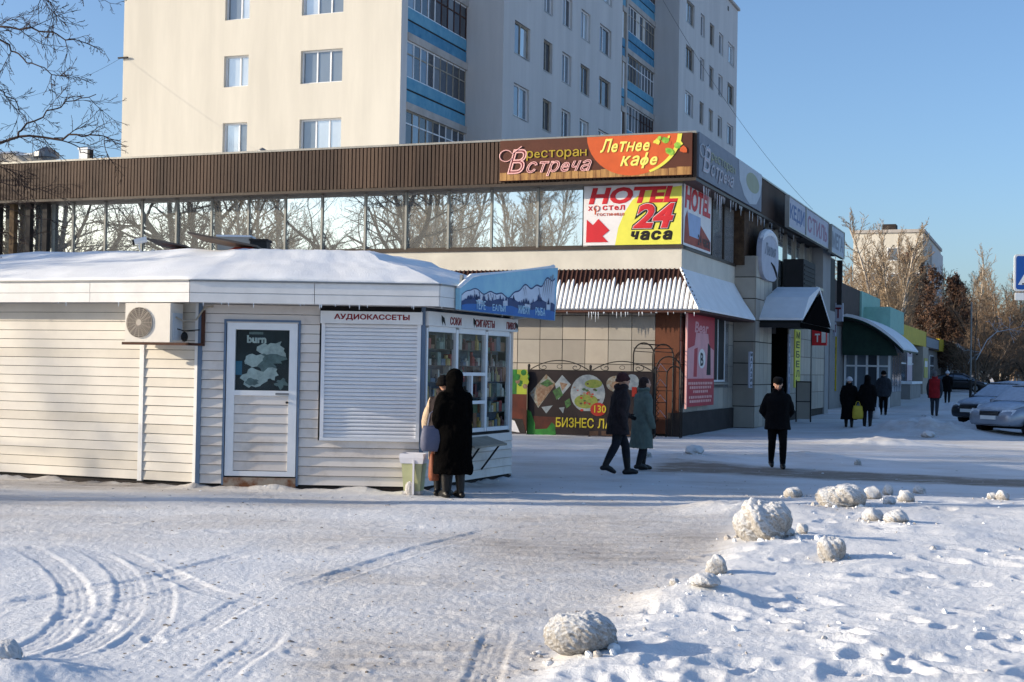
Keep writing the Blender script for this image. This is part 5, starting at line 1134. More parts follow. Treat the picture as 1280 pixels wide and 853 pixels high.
for k, (pa_, pb_, sup, lab) in enumerate([((192, 304), (243, 314), (228, 316), 'dark slanted board on a red bracket on the kiosk roof, left of the pair'), ((244, 297), (330, 314), (300, 320), 'longer dark slanted board on a red bracket on the kiosk roof, right of the pair')]):
    q = onroof(*sup); y = q.y + .1; A_, B_ = at(*pa_, y - .1), at(*pb_, y + .25)
    t = thing('roof_board', lab, 'board', place((q.x, q.y, q.z)))
    M_ = t.matrix_basis.inverted(); b = MB(M_); dv = Vector((.12, .55, -.07)); b.loft([[A_ - dv * .5, A_ + dv * .5, A_ + dv * .5 + Vector((0, 0, .03)), A_ - dv * .5 + Vector((0, 0, .03))], [B_ - dv * .5, B_ + dv * .5, B_ + dv * .5 + Vector((0, 0, .03)), B_ - dv * .5 + Vector((0, 0, .03))]], MT['board_dark']); b.build('panel', t)
    s = MB(M_); False and s.loft([[A_ - dv * .4 + Vector((0, 0, .034)), A_ + dv * .5 + Vector((0, 0, .034)), A_ + dv * .5 + Vector((0, 0, .06)), A_ - dv * .4 + Vector((0, 0, .04))], [B_ - dv * .4 + Vector((0, 0, .034)), B_ + dv * .5 + Vector((0, 0, .034)), B_ + dv * .5 + Vector((0, 0, .07)), B_ - dv * .4 + Vector((0, 0, .05))]], MT['snow'])
    m_ = A_.lerp(B_, .72); b = MB(M_); b.loft([[q + Vector((-.26, -.14, .02)), q + Vector((.22, -.14, .02)), q + Vector((.22, .12, .02)), q + Vector((-.26, .12, .02))], [m_ + Vector((-.12, -.14, -.01)), m_ + Vector((.14, -.14, -.01)), m_ + Vector((.14, .12, -.01)), m_ + Vector((-.12, .12, -.01))]], MT['red_metal']); b.build('bracket', t)
for k, (px0, px1, pt, m, lab) in enumerate([(272, 312, 296, 'tile', 'pale box on the kiosk roof behind the longer slanted board'), (313, 333, 301, 'dark', 'small dark box on the kiosk roof right of the pale box')]):
    A_ = at(px0, pt, 22.6); B_ = at(px1, 318, 22.6); t = thing('roof_box', lab, 'box', place((A_.x, 22.6, 3.3))); b = MB(); b.box(0, B_.x - A_.x, 0, .4, 0, A_.z - 3.3, MT[m]); b.build('body', t); s = MB(); s.box(-.02, B_.x - A_.x + .02, -.02, .42, A_.z - 3.3, A_.z - 3.27, MT['snow' if k == 0 else 'plinth']); s.build('lid', t)
# litter bin by the counter corner
p = GG(517, 617)
mk('bin_green', rgb(176, 178, 136), rough=.6, var=.12); mk('bin_bag', rgb(214, 214, 222), rough=.4, var=.06)
t = thing('litter_bin', 'pale green square litter bin with a white bag over its rim by the kiosk', 'bin', place(p, R(-12)))
def sq(w, z, r=.0): return [(-w, -w * .85, z), (w, -w * .85, z), (w, w * .85, z), (-w, w * .85, z)]
b = MB(); b.loft([sq(.115, .04), sq(.15, .50)], MT['bin_green']); b.build('body', t)
b = MB(); b.loft([sq(.158, .42), sq(.172, .50), sq(.165, .555), sq(.13, .53), sq(.10, .40)], MT['bin_bag']); b.build('bag', t)
b = MB(); b.box(.02, .045, -.15, -.125, .0, .47, MT['bin_bag']); b.loft([sq(.13, .0), sq(.125, .045)], MT['snow_dirty']); b.ell((-.02, -.12, .08), .07, .03, .10, MT['snow_dirty'], 8, 6); b.build('foot', t)
# ------------------------------------------------------------------ forged fence with the lunch banner, trellis arches
mk('iron', rgb(30, 27, 26), rough=.6, var=.2)
VB = -1.7
fa, fb_ = F(659, 546, VB).x, F(816, 546, VB).x
ft = F(740, 464, VB).z
fen = thing('iron_fence', 'low forged iron fence with scroll arches carrying the dark lunch banner', 'fence', RM @ Matrix.Translation((fa, VB, 0)))
W5 = fb_ - fa
b = MB()
for k in range(3): b.box(W5 * k / 2 - .025, W5 * k / 2 + .025, .02, .07, -.1, ft + .08, MT['iron']); b.ell((W5 * k / 2, .045, ft + .11), .04, .04, .05, MT['iron'], 8, 6)
b.build('post', fen)
b = MB(); b.tube([(0, .045, ft), (W5, .045, ft)], .016, MT['iron'], 5)
b.tube([(0, .045, .15), (W5, .045, .15)], .016, MT['iron'], 5); b.build('rail', fen)
for k in range(2):
    o = W5 * k / 2; hw = W5 / 4; b = MB()
    b.tube([(o + hw + hw * .94 * math.sin(a), .045, ft + .02 + .24 * (.5 + .5 * math.cos(a * 2))) for a in np.linspace(-math.pi / 2, math.pi / 2, 21)], .014, MT['iron'], 5)
    for s_ in (-1, 1):
        c = Vector((o + hw + s_ * hw * .52, .045, ft + .085)); b.tube([c + Vector((s_ * (.02 + .011 * i) * math.cos(i * .62), 0, (.02 + .006 * i) * math.sin(i * .62))) for i in range(13)], .010, MT['iron'], 5)
    b.tube([(o + hw + .07 * math.sin(i * .7), .045, ft + .1 + .05 * math.cos(i * .7)) for i in range(10)], .008, MT['iron'], 4); b.build('scroll_arch', fen)
# banner
mk('ban_dark', rgb(34, 24, 25), rough=.55, var=.15); mk('ban_green', rgb(52, 130, 50), rough=.55, c2=rgb(30, 84, 34), scale=2.5); mk('ban_brown', rgb(92, 40, 26), rough=.55, c2=rgb(54, 30, 24), scale=2); mk('ban_lime', rgb(150, 160, 50), rough=.5, var=.12); mk('ban_yel', rgb(176, 160, 40), rough=.5, var=.05)
mk('food1', rgb(140, 150, 146), rough=.55, scale=9, c2=rgb(110, 84, 54)); mk('food2', rgb(130, 134, 64), rough=.55, scale=12, c2=rgb(96, 116, 50)); mk('food3', rgb(110, 80, 60), rough=.55, scale=14, c2=rgb(140, 120, 100)); mk('food4', rgb(70, 110, 60), rough=.55, scale=12, c2=rgb(40, 60, 40)); mk('ban_red', rgb(150, 40, 28), rough=.5, var=.08); mk('plate', rgb(146, 154, 156), rough=.5, scale=7, c2=rgb(110, 120, 128)); mk('food_dark', rgb(72, 52, 40), rough=.6)
ban = thing('lunch_banner', 'dark food banner with yellow business lunch lettering hung on the iron fence', 'banner', RM @ Matrix.Translation((fa, VB, 0)))
BH = ft - .06
b = MB(); b.box(.03, W5 - .03, -.01, .012, .03, ft - .01, MT['ban_dark']); b.build('sheet', ban)
def bp(u, v, d=0): return (.03 + u * (W5 - .06), -.013 - d, .03 + v * (ft - .04))
mp_ = F(740, 500, VB)
def bx(px, py, d=0): q = F(px, py, VB); return (q.x - fa, -.013 - d, q.z)
def ppoly(b, pts, m, d): b.poly([bx(x, y, d) for x, y in pts], MT[m])
b = MB(); ppoly(b, [(659.5, 512), (664, 515), (669, 530), (668, 545.5), (659.5, 545.5)], 'ban_green', .001); ppoly(b, [(669, 537), (684, 536), (690, 528), (694, 532), (695, 545.5), (668, 545.5)], 'ban_green', .001); ppoly(b, [(666, 520), (700, 522), (700, 536), (670, 538)], 'ban_brown', .0008); b.build('leaf_print', ban)
b = MB(); ppoly(b, [(662, 492), (683, 468), (695, 480), (673, 510)], 'food1', .001); ppoly(b, [(670, 488), (683, 477), (693, 483), (673, 508)], 'food3', .002); ppoly(b, [(675, 480), (685, 474), (692, 480), (684, 484)], 'food4', .003); ppoly(b, [(677, 509), (691, 507), (683, 517)], 'plate', .001)
ppoly(b, [(694, 480), (703, 469), (714, 481), (698, 500)], 'plate', .0015); ppoly(b, [(691, 489), (700, 483), (704, 494), (696, 500)], 'food4', .002); ppoly(b, [(700, 478), (710, 480), (703, 489)], 'food3', .003); ppoly(b, [(706, 502), (712, 498), (714, 506), (708, 511)], 'food4', .001); ppoly(b, [(699, 510), (706, 509), (704, 517)], 'plate', .002); b.build('salad_print', ban)
b = MB(); ppoly(b, [(735 + 21.5 * math.cos(a), min(514, 492 + 23.5 * math.sin(a))) for a in np.linspace(0, 2 * math.pi, 31)[:-1]], 'plate', .001); ppoly(b, [(733 + 15 * math.cos(a), 502 + 9 * math.sin(a)) for a in np.linspace(0, 2 * math.pi, 21)[:-1]], 'food2', .002); ppoly(b, [(742 + 11 * math.cos(a), 480 + 5.5 * math.sin(a)) for a in np.linspace(0, 2 * math.pi, 21)[:-1]], 'food2', .002)
for k in range(26): 
    x, y = 735 + rk.gauss(0, 8), 493 + rk.gauss(0, 9); r_ = rk.uniform(1, 2.8); ppoly(b, [(x + r_ * math.cos(a), y + r_ * .7 * math.sin(a)) for a in np.linspace(0, 6.28, 7)[:-1]], rk.choice(['food4', 'ban_red', 'food3', 'food4', 'food_dark']), .003 + k * .0001)
b.build('plate_print', ban)
b = MB(); ppoly(b, [(770 + 12 * math.cos(a), 480 + 10 * math.sin(a)) for a in np.linspace(0, 2 * math.pi, 21)[:-1]], 'food1', .001); ppoly(b, [(790 + 9 * math.cos(a), 478 + 10 * math.sin(a)) for a in np.linspace(0, 2 * math.pi, 21)[:-1]], 'plate', .001); ppoly(b, [(772 + 7 * math.cos(a), 482 + 6 * math.sin(a)) for a in np.linspace(0, 2 * math.pi, 15)[:-1]], 'food3', .002); ppoly(b, [(790, 484), (796, 484), (796, 496), (790, 496)], 'ban_red', .002); b.build('dish_print', ban)
b = MB(); ppoly(b, [(748 + 10 * math.cos(a), 512 + 8.5 * math.sin(a)) for a in np.linspace(0, 2 * math.pi, 15)[:-1]], 'ban_red', .004); o_ = Vector(bx(743, 516, .006)); e_ = Vector(bx(758, 516, .006)) - o_; b.text('130', o_, (1, 0, 0), (0, 0, 1), MT['ban_yel'], w=e_.x, h=.19, bold=.02); b.build('price_badge', ban)
b = MB(); o_ = Vector(bx(695, 534, .004)); e_ = Vector(bx(780, 534, .004)) - o_; b.text('БИЗНЕС ЛАНЧ', o_, (1, 0, 0), (0, 0, 1), MT['ban_yel'], w=e_.x, h=.255, bold=.02); b.build('lettering', ban)
b = MB(); ppoly(b, [(737, 539), (748, 539), (748, 545), (737, 545)], 'food_dark', .001); ppoly(b, [(752, 539), (790, 539), (790, 545), (752, 545)], 'food_dark', .001); b.build('footer_print', ban)
# second banner with a flowerpot print behind the kiosk corner
q0, q1 = F(634, 545, VB - .1).x, F(657.5, 545, VB - .1).x; zt = F(646, 462, VB - .1).z
b2 = thing('plant_banner', 'green and brown banner with a plant in a pot, half hidden behind the kiosk', 'banner', RM @ Matrix.Translation((q0, VB - .1, 0)))
b = MB(); b.box(-1.5, q1 - q0, 0, .02, .03, zt, MT['ban_brown']); b.build('sheet', b2)
b = MB(); hz = zt * .62; b.box(-1.5, q1 - q0 - .28, -.004, 0, hz, zt, MT['ban_green']); b.box(q1 - q0 - .28, q1 - q0, -.003, 0, hz, zt, MT['ban_lime'])
for k in range(14): b.disc((q1 - q0 - rk.uniform(.02, .3), -.006 - k * .0003, rk.uniform(hz + .05, zt - .06)), rk.uniform(.05, .1), MT[rk.choice(['ban_lime', 'ban_lime', 'ban_green', 'food3'])], 7)
b.build('leaf_print', b2)
b = MB(); b.poly([(-1.5, -.004, .03), (q1 - q0, -.004, .03), (q1 - q0 - .1, -.004, .4), (-1.5, -.004, .5)], MT['plinth']); b.poly([(-.1, -.006, .1), (.35, -.006, .05), (.2, -.006, .35), (.0, -.006, .42)], MT['s_white']); b.build('pot_print', b2)
# trellis: forged arch bower against the corner
p0_, p1_ = F(791, 540, -.7), F(832, 540, -.7)
tr = thing('trellis_arch', 'rusty forged iron trellis arch in front of the brown corner pier', 'trellis', RM @ Matrix.Translation((p0_.x, -.75, 0)))
def arch(x0, x1, y, ztop, tz, name, M_=None):
    b = MB(); c = (x0 + x1) / 2; r_ = (x1 - x0) / 2
    b.tube([(x0, y, 0)] + [(c - r_ * math.cos(a), y, ztop - r_ * 1.1 + r_ * 1.1 * math.sin(a)) for a in np.linspace(0, math.pi, 13)] + [(x1, y, 0)], .02, MT['iron'], 5); b.build(name, tr)
zt1 = F(805, 429, -.75).z; w1 = F(816, 540, -.75).x - p0_.x; w2 = F(834, 540, -.75).x - p0_.x
arch(0, w1, 0, zt1, 0, 'hoop'); arch(w2 - w1, w2, .5, zt1 - .02, 0, 'hoop')
b = MB()
for a in np.linspace(.3, math.pi - .3, 4): 
    c = w1 / 2; b.tube([(c - c * math.cos(a), 0, zt1 - c * 1.1 + c * 1.1 * math.sin(a)), (w2 - c - c * math.cos(a), .5, zt1 - .02 - c * 1.1 + c * 1.1 * math.sin(a))], .012, MT['iron'], 4)
for z in (1.2, 1.9, 2.3): b.tube([(0, 0, z), (w2 - w1, .5, z)], .012, MT['iron'], 4); b.tube([(w1, 0, z), (w2, .5, z)], .012, MT['iron'], 4)
b.build('rung', tr, kind='stuff')
tr2 = thing('trellis_arch', 'lower iron trellis arch beside the red poster, right of the taller one', 'trellis', RM @ Matrix.Translation((F(819, 540, -.8).x, -.8, 0)))
tr, keep = tr2, tr
zt2 = F(835, 446, -.8).z; w3 = F(850, 540, -.8).x - F(819, 540, -.8).x; arch(0, w3, 0, zt2, 0, 'hoop'); arch(.22, w3 - .02, .25, zt2 - .25, 0, 'hoop')
b = MB()
for z in (.5, .9, 1.3, 1.7): b.tube([(0, 0, z), (.22, .25, z)], .011, MT['iron'], 4); b.tube([(0, 0, z), (.1, .05, z + .2), (.22, .25, z)], .01, MT['s_fade4'], 4)
for k in range(10): z = .4 + k * .14; b.tube([(.02, -.02, z), (.09, -.03, z + .07), (.03, -.02, z + .14)], .012, MT['iron'], 4)
b.build('rung', tr2, kind='stuff')
# ------------------------------------------------------------------ crossing sign at the right edge
p = at(1268, 318, 24.5); q = at(1267, 364, 24.5); side_ = p.z - q.z
cs = thing('crossing_sign', 'blue pedestrian crossing sign with a white triangle at the right edge of the street', 'road sign', place((p.x, 24.5, 0), R(-3)))
mk('road_blue', rgb(30, 84, 160), rough=.4, var=.05); mk('sign_white', rgb(226, 228, 226), rough=.4, var=.03)
z0, z1 = q.z, p.z
def rsq(x0, x1, z0, z1, r, y):
    out = []
    for cx_, cz_, a0 in ((x1 - r, z1 - r, 0), (x0 + r, z1 - r, 90), (x0 + r, z0 + r, 180), (x1 - r, z0 + r, 270)):
        for k in range(5): a = R(a0 + k * 22.5); out.append((cx_ + r * math.cos(a), y, cz_ + r * math.sin(a)))
    return out
b = MB(); b.prism(rsq(0, side_, z0, z1, .05, 0), (0, .03, 0), MT['sign_white']); b.build('plate', cs)
b = MB(); b.poly(rsq(.03, side_ - .03, z0 + .03, z1 - .03, .04, -.004), MT['road_blue']); b.build('blue_field', cs)
b = MB(); s_ = side_; b.poly([(s_ * .10, -.008, z0 + s_ * .17), (s_ * .90, -.008, z0 + s_ * .17), (s_ * .5, -.008, z0 + s_ * .88)], MT['sign_white']); b.build('triangle', cs)
b = MB(); X_ = lambda u, v: (s_ * u, -.011, z0 + s_ * v)
b.disc(X_(.52, .66), s_ * .04, MT['s_black'], 12); b.poly([X_(.47, .40), X_(.53, .38), X_(.56, .58), X_(.50, .61), X_(.46, .56)], MT['s_black'])
for pts in ([(.48, .41), (.54, .40), (.62, .22), (.57, .21)], [(.46, .42), (.51, .40), (.37, .24), (.30, .22), (.31, .25)], [(.47, .57), (.50, .54), (.41, .44), (.38, .47)], [(.54, .58), (.55, .53), (.64, .46), (.65, .49)]): b.poly([X_(u, v) for u, v in pts], MT['s_black'])
for k in range(4): b.poly([(s_ * (.2 + k * .17), -.0105, z0 + s_ * .18), (s_ * (.28 + k * .17), -.0105, z0 + s_ * .18), (s_ * (.29 + k * .16), -.0105, z0 + s_ * .215), (s_ * (.22 + k * .16), -.0105, z0 + s_ * .215)], MT['s_black'])
b.build('pictogram', cs)
b = MB(); b.box(.02, s_ - .02, .0, .02, z0 - .16, z0 - .03, MT['sign_white']); b.build('lower_plate', cs)
b = MB(); b.cyl((s_ / 2, .06, -.2), (s_ / 2, .06, z1 + .1), .035, MT['steel'], 10); b.build('pole', cs)
# thin post with a small sapling beside the far canopy
p = GG(1213, 501)
t = thing('street_post', 'thin dark post standing in the snow in front of the far canopy', 'post', place(p)); b = MB(); b.tube([(0, 0, -.2), (0, 0, 1.2), (0, 0, 1.25)], [.09, .085, .02], MT['dark'], 8); b.build('post', t); b = MB(); b.tube([(0, 0, 1.2), (0, 0, 5.8)], .05, MT['steel'], 8); b.build('pole', t)
# ------------------------------------------------------------------ overhead wires
def wire(label, A, B, sag, r, anchor=None):
    M0 = (A + B) / 2; t = thing('overhead_wire', label, 'cable', place(M0)); b = MB(t.matrix_basis.inverted())
    b.tube([A.lerp(B, k / 24) - Vector((0, 0, sag * 4 * (k / 24) * (1 - k / 24))) for k in range(25)], r, MT['dark'], 5); b.build('cable', t)
    return t
A = RM @ Vector((x2 + .02, V3 - 1, S(833, -6, x2).z)); 
A = at(826, -20, 92); B = at(1022, 268, 150)
wire('thin cable crossing the tower block and the sky down to the right', at(806, -40, 80), at(1016, 262, 88), 1.0, .010)
e_ = RM @ Vector((xL + .02, V1 - .12, F(160, 72.5, V1).z))
t = wire('thin cable from a bracket on the cream wall to the trees at the left', at(-140, 125, 50), e_, .9, .006)
b = MB(t.matrix_basis.inverted() @ RM); zb_ = F(160, 72.5, V1).z; b.box(xL - .2, xL + .3, V1 - .12, V1 - .04, zb_ - .03, zb_ + .03, MT['dark']); b.build('bracket', t)
# ------------------------------------------------------------------ lumps of ice and ploughed snow
CL = []
def ice_lump(px, py, wpx, hpx, label, dirty=.4, seed=0, cat='ice lump', asp=1.0):
    g = GG(px, py); s = g.y / FPX; w_, h_ = wpx * s / 2, hpx * s
    t = bpy.data.meshes.new('ice_lump'); bm = bmesh.new(); bmesh.ops.create_icosphere(bm, subdivisions=6 if wpx > 50 else (5 if wpx > 28 else 4), radius=1)
    rr = np.random.RandomState(seed + 100); off = rr.uniform(0, 50, 3)
    vs = np.array([v.co[:] for v in bm.verts])
    n1 = fbm(vs[:, 0] * 1.1 + off[0] + vs[:, 2] * .6, vs[:, 1] * 1.1 + off[1] - vs[:, 2] * .5, 3); n2 = fbm(vs[:, 0] * 4 + off[2] + vs[:, 2] * 3.1, vs[:, 1] * 4 + off[0] + vs[:, 2] * 2.3, 3, .6)
    n3 = fbm(vs[:, 0] * 11 + off[1] + vs[:, 2] * 9.1, vs[:, 1] * 11 + off[0] - vs[:, 2] * 8.3, 3, .6); k = 1 + .38 * n1 + .10 * np.abs(n2) - .03 + .02 * n3
    for v, f in zip(bm.verts, k):
        c = v.co * f; fl = 1.1 if c.z > 0 else .6
        c = Vector([math.copysign(abs(q) ** .9, q) for q in c]); v.co = Vector((c.x * w_ * .89, c.y * w_ * .82 * asp, c.z * h_ * .52 * fl))
    bm.to_mesh(t); bm.free(); t.materials.append(MT['clod'])
    t.polygons.foreach_set('use_smooth', [True] * len(t.polygons)); t.update()
    no = np.array([v.normal[:] for v in t.vertices]); sn = np.clip((no[:, 2] - .05) * 1.5 + .35 * n1 + .68 - dirty * 1.1, -.3, 1.3)
    a_ = t.attributes.new('snowy', 'FLOAT', 'POINT'); a_.data.foreach_set('value', sn.astype(np.float32))
    CL.append((g.x, g.y, w_, dirty))
    o = link('ice_lump', t); o.location = (g.x, g.y, g.z + h_ * .21); tag(o, label, cat, 'lumps of ice along the snow bank')
    return o
for k, (px, py, w_, h_, lab, d) in enumerate([
    (725, 830, 98, 62, 'biggest dirty ice boulder alone in the near foreground', .7),
    (955, 682, 76, 64, 'large pale ice boulder with a snowy left flank at the edge of the bank', .5),
    (1040, 706, 40, 38, 'peaked ice lump with a brown right side, alone on the bank', .6),
    (895, 724, 28, 28, 'small egg-shaped grey ice lump lowest on the left edge of the bank', .5),
    (1052, 637, 60, 34, 'wide broken ice boulder with a dark hollow at the back of the bank', .65),
    (991, 622, 24, 16, 'small brownish ice lump at the back, left of the wide broken boulder', .8),
    (1089, 626, 26, 18, 'rounded white lump right behind the wide broken boulder', .3),
    (1110, 622, 14, 18, 'little upright snow lump between two rounded white lumps', .2),
    (1111, 635, 18, 13, 'small white lump in front of the little upright one', .2),
    (1133, 630, 24, 18, 'rounded lump with a brown underside on the right of the back cluster', .5),
    (1149, 620, 17, 13, 'small rounded lump at the far right end of the back cluster', .3),
    (1091, 658, 28, 20, 'left one of two white lumps lying side by side in the middle of the bank', .4),
    (1119, 662, 32, 18, 'right one of two white lumps lying side by side, flatter and cleaner', .2),
    (1240, 626, 15, 11, 'left one of a pair of small lumps near the right picture edge', .4),
    (1254, 627, 18, 15, 'right one of a pair of small lumps near the right picture edge', .5),
    (978, 682, 34, 16, 'low crumbled snow lump at the foot of the large pale boulder', .2),
    (1003, 676, 17, 16, 'small snow lump just right of the large pale boulder', .2),
    (843, 753, 14, 12, 'tiny grey lump on the near slope of the bank', .5),
    (880, 762, 40, 18, 'soft rounded snow mound on the near slope of the bank', .0),
    (10, 842, 42, 28, 'pale snow lump in the lower left corner', .1),
    (1072, 582, 9, 9, 'tiny dark ice crumb on the shaded road behind the bank', .9),
    (808, 576, 15, 11, 'grey ice clod on the shaded path behind the walking couple', .7),
    (868, 575, 26, 14, 'heap of ploughed snow right of the walking couple', .1),
    (1158, 527, 17, 12, 'greyish ploughed lump on the snow heap near the parked cars', .6),
    (1180, 535, 14, 10, 'dark clod of dirty ice on the snow heap near the silver car', .9),
    (1130, 531, 16, 8, 'dark clod at the left foot of the ploughed snow heap', .9),
    (1160, 548, 18, 10, 'broken snow lump at the sunlit front of the ploughed heap', .3)]):
    ice_lump(px, py, w_, h_, lab, d, k)
# crumbs scattered over the bank
b = MB(); rc = random.Random(9)
for cx_, cy_, w_, d_ in CL:
    for k in range(int(6 + 60 * w_)):
        a = rc.uniform(0, 6.28); q = w_ * rc.uniform(.85, 1.9); x, y = cx_ + q * math.cos(a), cy_ + q * math.sin(a); r_ = w_ * rc.uniform(.03, .16) * rc.random() + .006
        b.ell((x, y, gz(x, y) + r_ * .2), r_ * rc.uniform(.7, 1.5), r_ * rc.uniform(.7, 1.3), r_ * rc.uniform(.6, .9), MT['snow' if rc.random() > d_ * .8 else 'snow_dirty'], 7, 4, Matrix.Rotation(rc.uniform(0, 3), 3, (rc.random(), rc.random(), 1)))
for k in range(130):
    px, py = rc.uniform(600, 1290), rc.uniform(612, 860)
    if float(bank(np.array([px]), np.array([py]))[0]) < .3: continue
    g = GG(px, py); r_ = rc.uniform(.005, .022) * (1 if rc.random() < .85 else 1.8); b.ell((g.x, g.y, g.z + r_ * .12), r_ * rc.uniform(.6, 1.6), r_ * rc.uniform(.6, 1.4), r_ * rc.uniform(.5, .8), MT['snow' if rc.random() < .55 else 'snow_dirty'], 6, 4, Matrix.Rotation(rc.uniform(0, 3), 3, (rc.random(), rc.random(), 1)))
for k in range(120):
    px, py = rc.uniform(0, 1280), rc.uniform(560, 640); g = GG(px, py); r_ = rc.uniform(.006, .02); b.ell((g.x, g.y, g.z + r_ * .1), r_ * 1.5, r_, r_ * .6, MT['snow' if rc.random() < .3 else 'snow_dirty'], 5, 4)
for k in range(700):
    px, py = rc.uniform(150, 1100), rc.uniform(600, 850)
    if float(bank(np.array([px]), np.array([py]))[0]) > .5: continue
    g = G(px, py); r_ = rc.uniform(.004, .013); g.z = gz(g.x, g.y); b.ell((g.x, g.y, g.z + r_ * .2), r_ * rc.uniform(.8, 2), r_, r_ * .6, MT['ice_dirt'], 5, 3)
o = b.build('snow_crumbs', kind='stuff'); o['label'] = 'small crumbs of snow and ice scattered over the ground'
# ------------------------------------------------------------------ people
mk('skin', rgb(196, 150, 126), rough=.6, var=.08, scale=20)
mk('coat_black', rgb(14, 13, 15), spec=.12, rough=.9, var=.25, scale=12, bump=.3, bscale=60)
mk('fur_black', rgb(9, 8, 8), spec=.05, rough=1.0, var=.35, scale=40, bump=1.2, bscale=90)
mk('coat_brown', rgb(40, 31, 33), rough=.85, var=.3, scale=14, bump=.6, bscale=70)
mk('coat_green', rgb(92, 104, 98), rough=.9, var=.14, scale=10, bump=.3)
mk('coat_grey', rgb(46, 49, 56), rough=.85, var=.3, scale=14, bump=.6, bscale=70)
mk('coat_red', rgb(150, 24, 30), rough=.8, var=.15, scale=10)
mk('coat_tan', rgb(192, 168, 142), rough=.9, var=.15, scale=10, bump=.4)
mk('trouser_dark', rgb(30, 31, 38), rough=.9, var=.2, scale=10); mk('trouser_grey', rgb(52, 56, 64), rough=.9, var=.2)
mk('boot', rgb(22, 20, 20), rough=.45, var=.2); mk('hat_white', rgb(206, 208, 214), rough=.95, bump=.8, bscale=60); mk('hat_brown', rgb(70, 40, 40), rough=.95, bump=.8); mk('hair_grey', rgb(104, 98, 100), rough=.9, var=.3, scale=30); mk('hair_dark', rgb(48, 34, 32), rough=.9, var=.3, scale=30); mk('glove', rgb(24, 24, 26), rough=.8)
mk('eye_white', rgb(214, 206, 200), rough=.3); mk('mouth', rgb(140, 80, 76), rough=.6); mk('scarf_red', rgb(96, 22, 28), rough=.9)
def remesh(mb, voxel, smooth=2, noise=0, nscale=8):
    me = bpy.data.meshes.new('t'); me.from_pydata([tuple(p) for p in mb.v], [], mb.f); o = bpy.data.objects.new('t', me); COL.objects.link(o)
    k = o.modifiers.new('r', 'REMESH'); k.mode = 'VOXEL'; k.voxel_size = voxel
    if smooth: k = o.modifiers.new('s', 'SMOOTH'); k.iterations = smooth; k.factor = .5
    dg = bpy.context.evaluated_depsgraph_get(); r = bpy.data.meshes.new_from_object(o.evaluated_get(dg)); bpy.data.objects.remove(o); bpy.data.meshes.remove(me)
    n = len(r.vertices); co = np.empty(n * 3); r.vertices.foreach_get('co', co); co = co.reshape(-1, 3)
    if noise:
        no = np.empty(n * 3); r.vertices.foreach_get('normal', no); no = no.reshape(-1, 3)
        d = fbm(co[:, 0] * nscale + co[:, 1] * nscale * .8, co[:, 2] * nscale * .35 + co[:, 1] * nscale * .6, 3)
        co = co + no * (noise * d)[:, None]; r.vertices.foreach_set('co', co.ravel())
    r.polygons.foreach_set('use_smooth', np.ones(len(r.polygons), bool)); r.update()
    return r
def hand(b, wrist, d, up, side, sz=1.0):
    """palm, four bent fingers of different lengths and a thumb leaving its side"""
    d = d.normalized(); up = (up - d * up.dot(d)).normalized(); s = d.cross(up) * side
    P = lambda x, y, z: wrist + (d * x + s * y + up * z) * sz
    b.ell(P(.045, 0, 0), .05 * sz, .038 * sz, .016 * sz, None, 10, 6, Matrix((d, s, up)).transposed())
    for y, l in ((-.030, .062), (-.010, .076), (.010, .072), (.029, .055)):
        b.tube([P(.075, y, 0), P(.085 + l * .42, y * 1.1, -.010), P(.08 + l * .8, y * 1.1, -.034), P(.072 + l * .9, y * 1.1, -.056)], [.0105 * sz, .0095 * sz, .009 * sz, .008 * sz], None, 6, dome=True)
    b.tube([P(.02, -.034, -.004), P(.052, -.058, -.014), P(.082, -.062, -.028)], [.0125 * sz, .011 * sz, .0095 * sz], None, 6, dome=True)
